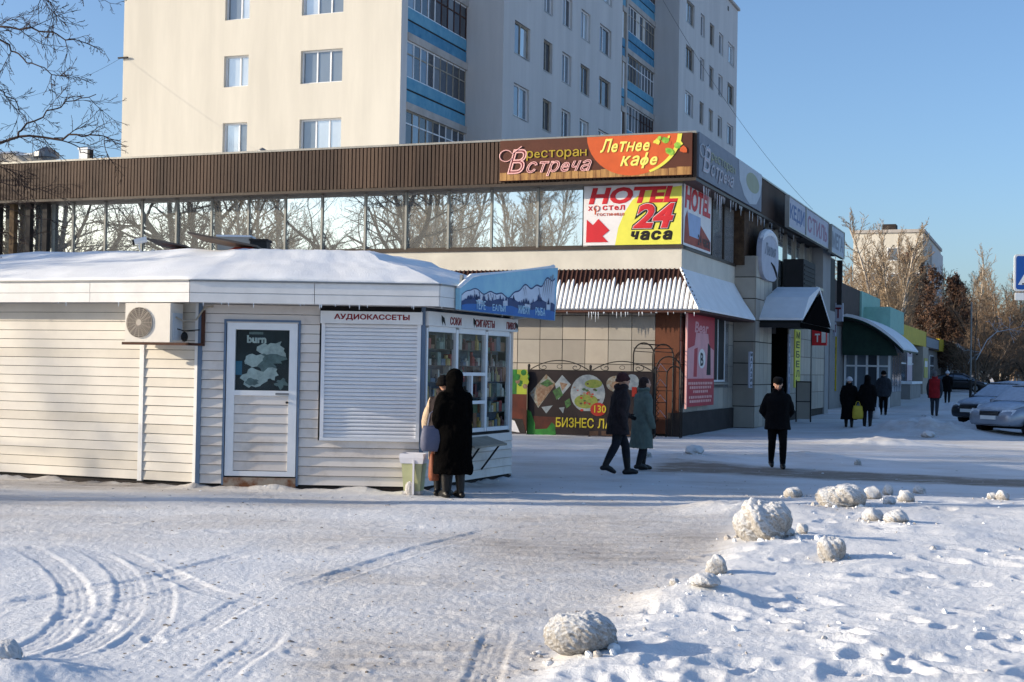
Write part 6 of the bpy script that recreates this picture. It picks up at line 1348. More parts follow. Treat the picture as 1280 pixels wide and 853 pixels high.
def person(label, p, yaw, H, o):
    """o: legs ((hip,knee,ankle,toe offsets)), coat, hat... ; local frame: +Y ahead, +X right, z up, in units of the height"""
    k = H; t = thing('person', label, 'person', place(p, yaw)); V = lambda x, y, z: Vector((x * k, y * k, z * k))
    near = o.get('near', False); vox = .0115 if near else .02
    b = MB(); lean = o.get('lean', .0); st = o.get('stride', .06); lift = o.get('lift', .0)
    hipz = .515
    legs = []
    for s, f in ((-1, st), (1, -st)):
        back = f < 0; az = lift if back else 0.0
        hip = V(s * .052, 0, hipz); knee = V(s * .055, f * .55 + (.035 if abs(f) > .03 else .012), .285 + az * .3); ank = V(s * .054, f - (.01 if back else 0), .052 + az)
        toe = ank + Vector((0, .096 * k, -.030 * k - az * .75 * k)); heel = ank + Vector((0, -.03 * k, -.028 * k))
        b.tube([hip + V(0, 0, .03), hip, hip.lerp(knee, .5), knee, knee.lerp(ank, .3), knee.lerp(ank, .75), ank], [.058 * k, .060 * k, .055 * k, .044 * k, .043 * k, .036 * k, .031 * k], None, 10, dome=True)
        b.tube([heel, ank + Vector((0, .01 * k, -.02 * k)), ank.lerp(toe, .6) + Vector((0, 0, -.003 * k)), toe], [.026 * k, .033 * k, .029 * k, .021 * k], None, 9, dome=True); legs.append((hip, knee, ank, toe))
    L = lambda z: lean * max(0, z - .5) * 1.0
    def ring(z, rx, ry, cy=0, n=16): return [V(rx * math.cos(a), cy + L(z) + ry * math.sin(a), z) for a in np.linspace(0, 2 * math.pi, n + 1)[:-1]]
    b.loft([ring(z, rx, ry, cy) for z, rx, ry, cy in ((.455, .05, .04, 0), (.49, .090, .062, -.004), (.53, .097, .066, -.006), (.60, .084, .056, 0), (.68, .088, .058, .002), (.75, .100, .062, .004), (.80, .098, .052, 0), (.825, .07, .04, -.004), (.845, .036, .034, -.004))], None)
    hd = V(0, L(.93) + .012 + o.get('hfwd', 0), .925 + o.get('hup', 0)); hy = o.get('hyaw', 0.0); HR = Matrix.Rotation(hy, 3, 'Z') @ Matrix.Rotation(o.get('hpitch', 0), 3, 'X')
    b.tube([V(0, L(.83) - .004, .82), V(0, L(.87), .865), hd + V(0, -.008, -.03)], [.034 * k, .031 * k, .034 * k], None, 10)
    h_ = lambda x, y, z: hd + HR @ V(x, y, z)
    b.ell(h_(0, -.004, .012), .0455 * k, .057 * k, .058 * k, None, 16, 11, HR); b.ell(h_(0, .012, -.022), .036 * k, .042 * k, .042 * k, None, 14, 9, HR)
    b.tube([h_(0, .050, .012), h_(0, .066, -.010), h_(0, .060, -.016)], [.006 * k, .010 * k, .008 * k], None, 8, dome=True)
    b.ell(h_(0, .050, .022), .030 * k, .008 * k, .006 * k, None, 10, 6, HR); b.ell(h_(0, .050, -.052), .013 * k, .010 * k, .010 * k, None, 10, 6, HR); b.ell(h_(0, .051, -.033), .014 * k, .007 * k, .005 * k, None, 10, 6, HR)
    for s in (-1, 1): b.ell(h_(s * .046, -.004, -.002), .006 * k, .014 * k, .019 * k, None, 8, 6, HR); b.ell(h_(s * .024, .040, -.018), .014 * k, .012 * k, .012 * k, None, 8, 6, HR)
    arms = []
    for s, e, wv in ((-1, *o.get('armL', ((-.03, -.02, .62), (-.02, .03, .47)))), (1, *o.get('armR', ((.03, -.02, .62), (.02, .03, .47))))):
        sh = V(s * .100, L(.80) - .004, .782); el = V(s * .108 + e[0], L(.62) + e[1], e[2]); wr = V(s * .108 + wv[0], L(.5) + wv[1], wv[2])
        b.tube([sh, sh.lerp(el, .5), el, el.lerp(wr, .4), wr], [.034 * k, .030 * k, .025 * k, .024 * k, .017 * k], None, 9, dome=True); d = wr - el
        hand(b, wr, d, Vector((s, .2, 0)) if abs(d.normalized().x) < .8 else Vector((0, 0, 1)), s, k / 1.75); arms.append((sh, el, wr))
    r = remesh(b, vox, 1); mats = [MT['skin'], MT[o.get('legm', 'trouser_dark')], MT['boot'], MT['glove']]
    for m in mats: r.materials.append(m)
    bz = o.get('boot', .10) * k; mi = []
    wrs = [(a[2], (a[2] - a[1]).normalized()) for a in arms]
    for q in r.polygons:
        c = q.center; i = 0 if c.z > .80 * k else (2 if c.z < bz else 1)
        if c.z < .80 * k and any((c - w_).dot(d) > -.01 and (c - w_).length < .22 for w_, d in wrs) and c.z > .2 * k and abs(c.x) > .02: i = 3 if o.get('gloves', True) else 0
        mi.append(i)
    r.polygons.foreach_set('material_index', mi); r.name = 'body'; link('body', r, t)
    if o.get('face'):
        e = MB(); 
        for s in (-1, 1): e.ell(h_(s * .019, .0495, .010), .0065 * k, .005 * k, .0042 * k, MT['eye_white'], 8, 6, HR); e.ell(h_(s * .019, .0535, .010), .003 * k, .0025 * k, .003 * k, MT['black'], 6, 5, HR); e.ell(h_(s * .020, .052, .0215), .012 * k, .004 * k, .0028 * k, MT['hair_grey'], 8, 5, HR)
        e.build('eyes', t); e = MB(); e.ell(h_(0, .057, -.034), .0135 * k, .004 * k, .0035 * k, MT['mouth'], 10, 5, HR); e.build('mouth', t)
    # coat: skirt and torso in one, sleeves, collar
    c = o['coat']; hem, flare = c.get('hem', .35), c.get('flare', 1.0); f = c.get('fat', 1.0); b = MB()
    zs = [(hem, .120 * flare, .095 * flare, 0), (hem + (.5 - hem) * .5, .114 * (1 + (flare - 1) * .6), .088 * (1 + (flare - 1) * .6), 0), (.50, .112, .084, -.004), (.56, .110, .080, -.004), (.62, .103, .074, 0), (.70, .108, .076, .002), (.75, .116, .076, .002), (.79, .104, .064, -.002), (.822, .074, .052, -.004), (.846, .050, .046, 0), (.866, .042, .042, 0)]
    sw = c.get('sway', 0.0)
    b.loft([ring(z, rx * f, ry * f, cy + sw * max(0, .5 - z), 22) for z, rx, ry, cy in zs], None)
    for sh, el, wr in arms: b.tube([sh + Vector((0, 0, .002)), sh.lerp(el, .5), el, el.lerp(wr, .5), el.lerp(wr, .94)], [.040 * k * f, .043 * k * f, .039 * k * f, .036 * k * f, .031 * k * f], None, 10, dome=True)
    if c.get('hood'):
        b.ell(hd + HR @ V(0, -.012, .006), .066 * k, .072 * k, .082 * k, None, 16, 11, HR); b.tube([V(0, L(.84), .83), hd + V(0, -.01, -.03)], [.07 * k, .062 * k], None, 12)
    if c.get('collar'): b.tube([V(.052 * math.cos(a), L(.86) + .05 * math.sin(a) - .002, .868 + .008 * math.cos(a * 2)) for a in np.linspace(0, 2 * math.pi, 17)], .016 * k * c['collar'], None, 7)
    r = remesh(b, .014 if near else .022, 2, c.get('noise', .010) * 1.35, c.get('ns', 9)); r.materials.append(MT[c['m']]); r.name = 'coat'
    if c.get('m2'):     # differently coloured sleeves
        r.materials.append(MT[c['m2']]); r.polygons.foreach_set('material_index', [1 if abs(q.center.x) > .118 * k else 0 for q in r.polygons])
    link('coat', r, t)
    hat = o.get('hat')
    if hat:
        b = MB()
        kind, m = hat
        if kind == 'cap':
            b.loft([[h_(rx * math.cos(a), -.002 + ry * math.sin(a), z) for a in np.linspace(0, 2 * math.pi, 17)[:-1]] for z, rx, ry in ((.020, .050, .061), (.040, .054, .066), (.062, .055, .066), (.074, .046, .056), (.078, .02, .025))], MT[m]); b.loft([[h_(x * 1.0, y, z) for x, y, z in ((-.042, .048, .026), (-.02, .078, .018), (.02, .078, .018), (.042, .048, .026), (.042, .045, .032), (.02, .074, .025), (-.02, .074, .025), (-.042, .045, .032))], [h_(x * .9, y, z) for x, y, z in ((-.042, .04, .028), (-.02, .05, .026), (.02, .05, .026), (.042, .04, .028), (.042, .04, .034), (.02, .05, .032), (-.02, .05, .032), (-.042, .04, .034))]], MT[m]); b.build('hat', t, smooth=True)
        elif kind == 'hair':
            b.ell(h_(0, -.016, .016), .052 * k, .060 * k, .062 * k, None, 16, 10, HR); b.ell(h_(0, -.03, -.03), .045 * k, .035 * k, .045 * k, None, 12, 8, HR); r = remesh(b, .012, 1, .006, 30); r.materials.append(MT[m]); r.name = 'hair'; link('hair', r, t)
        else:
            b.ell(h_(0, -.008, .030), .058 * k, .066 * k, .056 * k, None, 16, 10, HR); b.tube([h_(.054 * math.cos(a), -.008 + .062 * math.sin(a), .012 + .010 * math.sin(a)) for a in np.linspace(0, 2 * math.pi, 17)], .016 * k, None, 8)
            r = remesh(b, .012, 1, .006, 25); r.materials.append(MT[m]); r.name = 'hat'; link('hat', r, t)
    if o.get('scarf'):
        b = MB(); b.tube([V(.042 * math.cos(a), L(.86) + .042 * math.sin(a), .868) for a in np.linspace(0, 2 * math.pi, 17)], .014 * k, MT[o['scarf']], 8); b.build('scarf', t, smooth=True)
    return t, arms, place(p, yaw)
def bag(name, label, cat, pos, w_, h_, d_, m, yaw=0.0, handle=.18, slump=.15):
    t = thing(name, label, cat, place(pos, yaw)); b = MB()
    ringz = lambda z, a, c: [(x * a, y * c, z) for x, y in ((-.5, -.35), (-.3, -.5), (.3, -.5), (.5, -.35), (.5, .35), (.3, .5), (-.3, .5), (-.5, .35))]
    b.loft([ringz(0, w_ * .86, d_ * .8), ringz(h_ * .15, w_ * 1.02, d_ * 1.1), ringz(h_ * .5, w_ * (1 + slump * .2), d_), ringz(h_ * .85, w_ * .92, d_ * .7), ringz(h_, w_ * .82, d_ * .35)], MT[m]); b.build('body', t, smooth=True)
    b = MB()
    for s in (-1, 1): b.tube([(-w_ * .25, s * d_ * .15, h_ * .97), (-w_ * .15, s * d_ * .1, h_ + handle * .8), (0, 0, h_ + handle), (w_ * .15, s * d_ * .1, h_ + handle * .8), (w_ * .25, s * d_ * .15, h_ * .97)], .008, MT[m], 5)
    b.build('handle', t); return t
# the customers at the kiosk
pA = GG(566, 622); yA = R(28)
t, arms, M = person('person in a long black fur coat and hood, back turned, at the kiosk counter', pA, yA, 1.70, dict(near=True, stride=.015, boot=.22, legm='boot', hfwd=.01, hyaw=.2, armL=((-.03, .0, .62), (.0, .05, .47)), armR=((.02, .05, .61), (-.01, .15, .60)), coat=dict(m='fur_black', hem=.19, flare=1.03, fat=1.30, hood=True, noise=.018, ns=14)))
pB = pA + Vector((-.15, .27, 0)); pB.z = gz(pB.x, pB.y)
person('person with a sunlit tan sleeve and dark hood, half hidden by the black fur coat', pB, R(-20), 1.63, dict(near=True, stride=.02, boot=.2, legm='boot', hyaw=R(-25), hat=('knit', 'coat_black'), armL=((-.05, .00, .62), (-.045, .02, .49)), armR=((.02, .08, .62), (-.01, .15, .58)), coat=dict(m='coat_brown', m2='coat_tan', hem=.30, fat=1.12, collar=1.2, noise=.014)))
mk('bag_blue', rgb(84, 88, 110), rough=.6, var=.15); mk('bag_brown', rgb(128, 72, 48), rough=.6, var=.12); mk('bag_white', rgb(206, 208, 212), rough=.5, var=.08); mk('bag_yellow', rgb(190, 170, 60), rough=.55, var=.15)
bag('handbag', 'grey-blue handbag hanging from an arm beside the litter bin', 'bag', pA + Vector((-.27, -.10, .62)), .32, .34, .15, 'bag_blue', R(12), .2)
bag('shopping_bag', 'narrow brown shopping bag held low next to the black fur coat', 'bag', pA + Vector((-.26, .05, .22)), .13, .36, .1, 'bag_brown', R(40), .12)
# couple walking right
pC = GG(771, 594)
person('person in a dark brown hooded jacket striding right past the lunch banner', pC, R(-72), 1.68, dict(near=True, stride=.135, lift=.05, lean=.10, boot=.17, hat=('knit', 'hat_brown'), armL=((-.02, .05, .63), (-.0, .16, .58)), armR=((.02, -.03, .62), (.02, .02, .47)), coat=dict(m='coat_brown', hem=.40, fat=1.2, collar=1.5, flare=1.0, noise=.014)))
pD = GG(801, 588)
person('person in a long grey-green coat walking right beside the dark brown jacket', pD, R(-66), 1.62, dict(near=True, stride=.05, lift=.02, lean=.06, boot=.12, hat=('hair', 'hair_dark'), armL=((-.02, .02, .62), (-.01, .10, .52)), armR=((.03, .0, .62), (.02, .07, .47)), coat=dict(m='coat_green', hem=.24, fat=1.15, flare=1.12, collar=1.2, noise=.014)))
pE = GG(971, 586)
person('person in black with a flat cap walking towards the camera, hands behind the back', pE, R(176), 1.64, dict(near=True, stride=.075, lift=.03, boot=.06, face=True, hpitch=R(-14), hat=('cap', 'coat_black'), scarf='scarf_red', gloves=False, armL=((-.045, -.045, .63), (.055, -.115, .52)), armR=((.045, -.045, .63), (-.055, -.115, .52)), legm='coat_black', coat=dict(m='coat_black', hem=.43, fat=1.22, collar=1.0, noise=.012)))
pF = GG(1061, 534.5)
person('person in a long black coat and white knitted hat walking away', pF, R(-14), 1.6, dict(stride=.05, boot=.13, hat=('knit', 'hat_white'), coat=dict(m='coat_black', hem=.16, fat=1.25, flare=1.12, collar=1.2, noise=.014)))
pG = GG(1084, 535.5)
person('person in a black hooded jacket carrying bags, walking away beside the white hat', pG, R(-18), 1.66, dict(stride=.05, boot=.2, coat=dict(m='coat_black', hem=.33, fat=1.2, hood=True, noise=.014)))
bag('shopping_bag', 'yellow shopping bag carried between the white hat and the black hood', 'bag', pG + Vector((-.30, .0, .28)), .32, .42, .16, 'bag_yellow', R(-20), .14)
bag('shopping_bag', 'white shopping bag carried on the right side of the black hooded jacket', 'bag', pG + Vector((.26, .06, .30)), .30, .36, .18, 'bag_white', R(-20), .14)
pH = GG(1104, 519)
person('person in a dark grey jacket and cap walking away towards the glass vestibule', pH, R(-20), 1.76, dict(stride=.04, boot=.06, hat=('knit', 'coat_black'), legm='coat_black', coat=dict(m='coat_grey', hem=.42, fat=1.35, collar=1.2)))
pI = GG(1168, 520)
person('person in a red jacket with dark sleeves walking away near the snow heap', pI, R(-24), 1.78, dict(stride=.05, boot=.06, hat=('hair', 'hair_grey'), legm='trouser_grey', coat=dict(m='coat_red', m2='coat_grey', hem=.40, fat=1.25, collar=1.2)))
pJ = GG(1184, 504)
person('person in dark clothes with a pale hat beyond the red jacket', pJ, R(-20), 1.74, dict(stride=.06, boot=.06, hat=('knit', 'hat_white'), coat=dict(m='coat_black', hem=.36, fat=1.2)))
pK = GG(1271, 478); person('distant person in dark clothes on the snowy street at the right edge', pK, R(20), 1.75, dict(stride=.05, coat=dict(m='coat_grey', hem=.4, fat=1.2), hat=('knit', 'coat_black')))
pL = GG(1277, 478.5); person('second distant dark figure at the very edge of the picture', pL, R(0), 1.7, dict(stride=.03, coat=dict(m='coat_black', hem=.35, fat=1.2), hat=('knit', 'coat_black')))
# ------------------------------------------------------------------ parked cars
mk('car_silver', rgb(150, 158, 170), rough=.3, metal=.4, var=.06, coat=.6); mk('car_dark', rgb(44, 48, 58), rough=.3, metal=.3, var=.1, coat=.6); mk('car_black', rgb(20, 20, 24), rough=.35, coat=.5)
MT['car_glass'] = mirror_glass('car_glass', (.12, .16, .21, 1), .3, rough=.12, wav=.05)
mk('frost', rgb(176, 190, 206), rough=.7, var=.12, scale=6); mk('tyre', rgb(22, 22, 23), rough=.9); mk('rim', rgb(140, 142, 146), rough=.4, metal=.6); mk('lamp', rgb(214, 220, 226), rough=.15, spec=.8, coat=1.0, var=.15, scale=20)
def car(label, p, yaw, paint, frosty=True, L=4.45, Wd=1.74):
    """nose towards +X; x along, y across, z up"""
    t = thing('parked_car', label, 'car', place(p, yaw)); hw = Wd / 2
    # stations from tail to nose: x, half width, bottom, belt height
    St = [(-2.22, .70, .42, .86), (-2.16, .80, .32, .94), (-1.7, .86, .24, .98), (-1.0, .87, .22, .95), (0, .87, .22, .93), (.8, .87, .22, .93), (1.15, .87, .23, .93), (1.6, .85, .25, .86), (2.0, .80, .27, .76), (2.17, .72, .28, .66), (2.23, .62, .34, .56)]
    def sec(x, w_, zb, zt):
        r = []
        for y, z in ((-1, .0), (-1.0, .35), (-1.0, .62), (-.965, .86), (-.86, .975), (-.45, 1.02), (0, 1.035), (.45, 1.02), (.86, .975), (.965, .86), (1.0, .62), (1.0, .35), (1, .0), (.6, -.0), (-.6, -.0)):
            r.append((x, y * w_ * (1 if z > .1 else .95), zb + (zt - zb) * z))
        return r
    b = MB(); b.loft([sec(*s) for s in St], MT[paint]); body = b.build('body', t, smooth=True)
    m = body.modifiers.new('s', 'SUBSURF'); m.levels = 1; m.render_levels = 1
    # cabin
    Cb = [(-1.95, .70, .95, .99), (-1.45, .72, .94, 1.28), (-.95, .70, .94, 1.41), (-.2, .68, .94, 1.45), (.35, .67, .94, 1.41), (.75, .69, .93, 1.20), (1.22, .76, .90, .94)]
    def cs_(x, w_, zb, zt): return [(x, y * w_ * q, zb + (zt - zb) * z) for y, z, q in ((-1, 0, 1.1), (-1, .5, 1.0), (-.93, .88, .94), (-.6, 1, .9), (0, 1.03, 1), (.6, 1, .9), (.93, .88, .94), (1, .5, 1.0), (1, 0, 1.1))]
    b = MB(); b.loft([cs_(*c) for c in Cb], MT['car_glass'], cap=True, closed=True); b.build('window', t, smooth=True)
    b = MB(); 
    for s in (-1, 1):
        for i0, i1 in ((1, 4),): b.tube([Vector(cs_(*Cb[i])[6 if s > 0 else 2]) + Vector((0, s * .004, .01)) for i in range(0, 7)], .035, MT[paint], 6)
        b.tube([(-.35, s * .80, .95), (-.38, s * .63, 1.40)], .035, MT[paint], 6)
    b.loft([[(x, y * w_ * .9, zt + .012 + (.02 if abs(y) < .5 else 0)) for y in (-.95, -.4, .4, .95)] + [(x, y * w_ * .9, zt - .02) for y in (.95, -.95)] for x, w_, zb, zt in Cb[2:5]], MT[paint]); b.build('roof', t, smooth=True)
    for x in (-1.36, 1.36):
        for s in (-1, 1):
            b = MB(); c = Vector((x, s * (hw - .10), .31)); b.loft([[c + Vector((r_ * math.cos(a), s * y, r_ * math.sin(a))) for a in np.linspace(0, 2 * math.pi, 21)[:-1]] for r_, y in ((.20, -.09), (.30, -.10), (.315, -.06), (.315, .07), (.30, .105), (.20, .10))], MT['tyre']); wv = b.build('wheel', t, smooth=True)
            b = MB(); b.disc(c + Vector((0, s * .102, 0)), .20, MT['rim'], 18); 
            for k in range(5): a = k * 1.2566; b.tube([c + Vector((0, s * .11, 0)), c + Vector((.18 * math.cos(a), s * .108, .18 * math.sin(a)))], .022, MT['rim'], 5)
            b.build('rim', wv)
            b = MB(); b.tube([c + Vector((.345 * math.cos(a), s * .095, .345 * math.sin(a))) for a in np.linspace(-.1, math.pi + .1, 14)], .03, MT['black'], 6); b.build('wheel_arch', t)
    for s in (-1, 1):
        b = MB(); b.loft([[(2.14, s * .40, .60), (2.05, s * .70, .60), (1.98, s * .70, .74), (2.08, s * .40, .72)], [(2.215, s * .36, .585), (2.14, s * .72, .60), (1.97, s * .765, .76), (2.10, s * .38, .735)]], MT['lamp']); b.build('headlight', t)
        b = MB(); b.ell((.78, s * (hw + .07), .98), .07, .10, .065, MT[paint], 10, 7); b.build('mirror', t, smooth=True)
    b = MB(); b.box(2.05, 2.215, -.32, .32, .57, .70, MT['black'])
    for k in range(3): b.box(2.2, 2.225, -.32, .32, .585 + k * .04, .597 + k * .04, MT['steel'])
    b.build('grille', t); b = MB(); b.loft([[(2.245 - abs(y) * .16, y, .30), (2.25 - abs(y) * .16, y, .45), (2.1, y, .45), (2.1, y, .30)] for y in (-.66, -.3, .3, .66)], MT['black']); b.build('bumper_grille', t)
    b = MB(); b.box(2.235, 2.262, -.26, .26, .46, .57, MT['sign_white']); b.build('licence_plate', t)
    b = MB(); b.box(-1.3, 1.3, -hw + .02, hw - .02, .18, .24, MT['black']); b.build('underbody', t)
    if frosty:
        b = MB(); b.loft([[(x, y * w_, zt + dz) for y, dz in ((-.85, .0), (-.4, .045), (0, .055), (.4, .045), (.85, .0))] + [(x, y * w_, zt - .03) for y in (.85, -.85)] for x, w_, zt in ((1.22, .84, .935), (1.6, .82, .87), (1.9, .76, .80), (2.05, .60, .735))], MT['frost']); b.build('snow_on_bonnet', t, smooth=True)
        b = MB(); b.loft([[(x, y * w_ * .86, zt + dz) for y, dz in ((-1, .03), (-.4, .075), (.4, .075), (1, .03))] + [(x, y * w_ * .86, zt - .01) for y in (1, -1)] for x, w_, zb, zt in Cb[2:5]], MT['frost']); b.build('snow_on_roof', t, smooth=True)
        b = MB(); b.loft([[(x + .02, y * w_ * .84, z + .02) for y in (-1, 1)] + [(x - .0, y * w_ * .84, z - .01) for y in (1, -1)] for x, w_, z in ((1.12, .74, .985), (.75, .69, 1.215), (.42, .66, 1.375))], MT['frost']); b.build('frosted_windscreen', t)
    return t
p = GG(1240, 546); hd = R(212)      # nose points left and towards the camera
def put(nose, yaw, **k):            # nose centre given
    c = nose - Vector((math.cos(yaw), math.sin(yaw), 0)) * 2.2; c.z = gz(c.x, c.y); return c
car('silver car with frosted windows parked nose towards the pavement, at the right edge', put(GG(1236, 545), R(214)), R(214), 'car_silver')
car('darker frost-covered car parked just behind the silver one', put(GG(1209, 533), R(212)), R(212), 'car_dark')
car('black car parked far down the street by the second canopy', put(GG(1236, 491), R(-30)), R(-30), 'car_black', frosty=False)
# ------------------------------------------------------------------ trees
mk('bark', rgb(66, 56, 50), rough=.95, var=.3, scale=6, bump=.8, bscale=20); mk('bark_grey', rgb(88, 80, 72), rough=.95, var=.3, scale=5, bump=.8, bscale=18); mk('twig', rgb(58, 46, 42), rough=.95, var=.25)
mk('birch', rgb(186, 174, 158), rough=.9, scale=4, c2=rgb(90, 78, 68), thr=(.5, .7)); mk('birch_twig', rgb(152, 134, 112), rough=.95, var=.25); mk('bush_twig', rgb(122, 104, 86), rough=.95, var=.3); mk('dry_leaf', rgb(96, 74, 62), rough=.95, var=.35, scale=8); mk('dry_leaf2', rgb(84, 46, 38), rough=.95, var=.35, scale=8)
class TB:
    """collects tapered tubes quickly as numpy rings"""
    def __init__(s): s.v = []; s.f = []; s.n = 0
    def tube(s, pts, rad, n):
        pts = np.asarray(pts); m = len(pts); t = np.gradient(pts, axis=0); t /= np.linalg.norm(t, axis=1)[:, None] + 1e-9
        ref = np.array([.31, .17, .93]) if abs(t[0] @ np.array([.31, .17, .93])) < .9 else np.array([1., 0, 0])
        a = np.cross(t, ref); a /= np.linalg.norm(a, axis=1)[:, None] + 1e-9; b = np.cross(t, a)
        an = np.arange(n) * 2 * math.pi / n
        ring = pts[:, None, :] + (a[:, None, :] * np.cos(an)[None, :, None] + b[:, None, :] * np.sin(an)[None, :, None]) * np.asarray(rad)[:, None, None]
        s.v.append(ring.reshape(-1, 3)); i = np.arange(m - 1)[:, None] * n + np.arange(n)[None, :]; j = np.arange(m - 1)[:, None] * n + (np.arange(n)[None, :] + 1) % n
        s.f.append(np.stack([i, j, j + n, i + n], -1).reshape(-1, 4) + s.n); s.n += m * n
    def leaf(s, c, r, rs):
        q = rs.normal(size=(4, 3)) * r; s.v.append(c + q); s.f.append(np.array([[0, 1, 2, 3]]) + s.n); s.n += 4
    def mesh(s, name, m):
        v = np.concatenate(s.v); f = np.concatenate(s.f); me = bpy.data.meshes.new(name); me.vertices.add(len(v)); me.vertices.foreach_set('co', v.ravel())
        me.loops.add(f.size); me.loops.foreach_set('vertex_index', f.ravel()); me.polygons.add(len(f)); me.polygons.foreach_set('loop_start', np.arange(0, f.size, 4)); me.polygons.foreach_set('loop_total', np.full(len(f), 4))
        me.update(); me.validate(); me.materials.append(m); return me
def grow(rs, trunk, crown, p, d, L, r, lvl, maxl, o):
    """one limb and everything on it"""
    nseg = o['seg'][min(lvl, len(o['seg']) - 1)]; pts = [p]; dd = d.copy(); st = L / nseg
    for i in range(nseg):
        dd = dd + rs.normal(size=3) * o['wob'] + np.array([0, 0, o['up'] if lvl < 2 else o['droop']]); dd /= np.linalg.norm(dd); pts.append(pts[-1] + dd * st)
    pts = np.array(pts); r1 = max(o['rmin'], r * (o['taper'] if lvl else .45)); rad = np.linspace(r, r1, nseg + 1); rad = np.maximum(rad, o['rmin'])
    (trunk if lvl <= o.get('tl', 0) else crown).tube(pts, rad, 9 if lvl == 0 else (5 if lvl == 1 else 3))
    if 'leaf' in o and lvl >= maxl - 1:
        for _ in range(o['leaf']):
            o['leaves'].leaf(pts[rs.randint(1, nseg + 1)] + rs.normal(size=3) * .15, o['lr'], rs)
    if lvl >= maxl: return
    nc = o['kids'][min(lvl, len(o['kids']) - 1)]
    for k in range(nc):
        f = o['start'][min(lvl, len(o['start']) - 1)]; u = f + (1 - f) * (k + rs.uniform(.1, .9)) / nc; i = min(nseg - 1, int(u * nseg)); q = pts[i] + (pts[i + 1] - pts[i]) * (u * nseg - i); ax = pts[i + 1] - pts[i]; ax /= np.linalg.norm(ax)
        n_ = rs.normal(size=3); n_ -= ax * (n_ @ ax); n_ /= np.linalg.norm(n_); an = rs.uniform(*o['ang']); nd = ax * math.cos(an) + n_ * math.sin(an)
        sc_ = o['len'] * (1 - (.55 if lvl == 0 else .35) * (u - f) / (1 - f + 1e-6)) * rs.uniform(.75, 1.2); grow(rs, trunk, crown, q, nd, L * sc_, max(o['rmin'], rad[i] * o['rk']), lvl + 1, maxl, o)
def tree_meshes(seed, H, r, o, barkm, twigm, leafm=None, stems=1):
    rs = np.random.RandomState(seed); tr_, cr = TB(), TB()
    if leafm: o = dict(o, leaves=TB())
    for s in range(stems):
        d = np.array([rs.normal() * o.get('spread', .04), rs.normal() * o.get('spread', .04), 1.0]); d /= np.linalg.norm(d)
        grow(rs, tr_, cr, np.array([rs.normal() * .3 * (stems > 1), rs.normal() * .3 * (stems > 1), -.3]), d, H * (rs.uniform(.75, 1) if s else 1), r, 0, o['max'], o)
    out = [('trunk', tr_.mesh('trunk', MT[barkm])), ('crown', cr.mesh('crown', MT[twigm]))]
    if leafm: out.append(('foliage', o['leaves'].mesh('foliage', MT[leafm])))
    return out
def tree(name, label, p, meshes, yaw=0, sc_=1.0, group=None):
    t = thing(name, label, 'tree', place(p, yaw) @ Matrix.Scale(sc_, 4), group)
    for n, me in meshes: link(n, me, t)
    return t
BIG = dict(seg=(9, 7, 5, 4, 3), wob=.13, up=.05, droop=-.015, rmin=.006, taper=.25, kids=(13, 8, 6, 4), start=(.22, .18, .15, .1), ang=(.5, 1.05), len=.52, rk=.55, max=4)
big1 = tree_meshes(5, 13.5, .33, BIG, 'bark_grey', 'twig'); big2 = tree_meshes(8, 12, .28, dict(BIG, ang=(.4, .95)), 'bark_grey', 'twig')
# the street trees left of the picture: seen mirrored in the upper windows, their shade falls on walls and snow
SPOTS2 = []
SPOTS = [(-17.5, 24.5, big1, 0), (-23, 30, big2, 1), (-29, 27, big1, 2), (-38, 33, big2, 3), (-27, 47, big1, 4), (-40, 30, big1, 5), (-33, 21, big2, 2.6), (-46, 40, big1, 1.2), (-25, 44, big2, 5.1), (-42, 58, big1, 4.4), (-36, 63, big2, 2.2), (-52, 13, big2, 3.3), (-60, 7, big1, .7), (-50, 20, big2, .3), (-64, 17, big1, 4.0), (-57, -2, big2, 1.9)]
for i, (x, y, me, a) in enumerate(SPOTS):
    tree('bare_tree', 'bare street tree left of the picture, mirrored in the upper windows', (x, y, 0), me, a, random.uniform(.85, 1.1), 'bare street trees left of the picture')
for i, (x, y, a) in enumerate([(-20.5, 22.4, .4), (-26, 27.5, 2.0), (-33, 0, 3.1), (-42, 1.5, 4.2), (-38, -5, 1.1), (-50, -9, 2.9)]): SPOTS2.append((x, y, a))
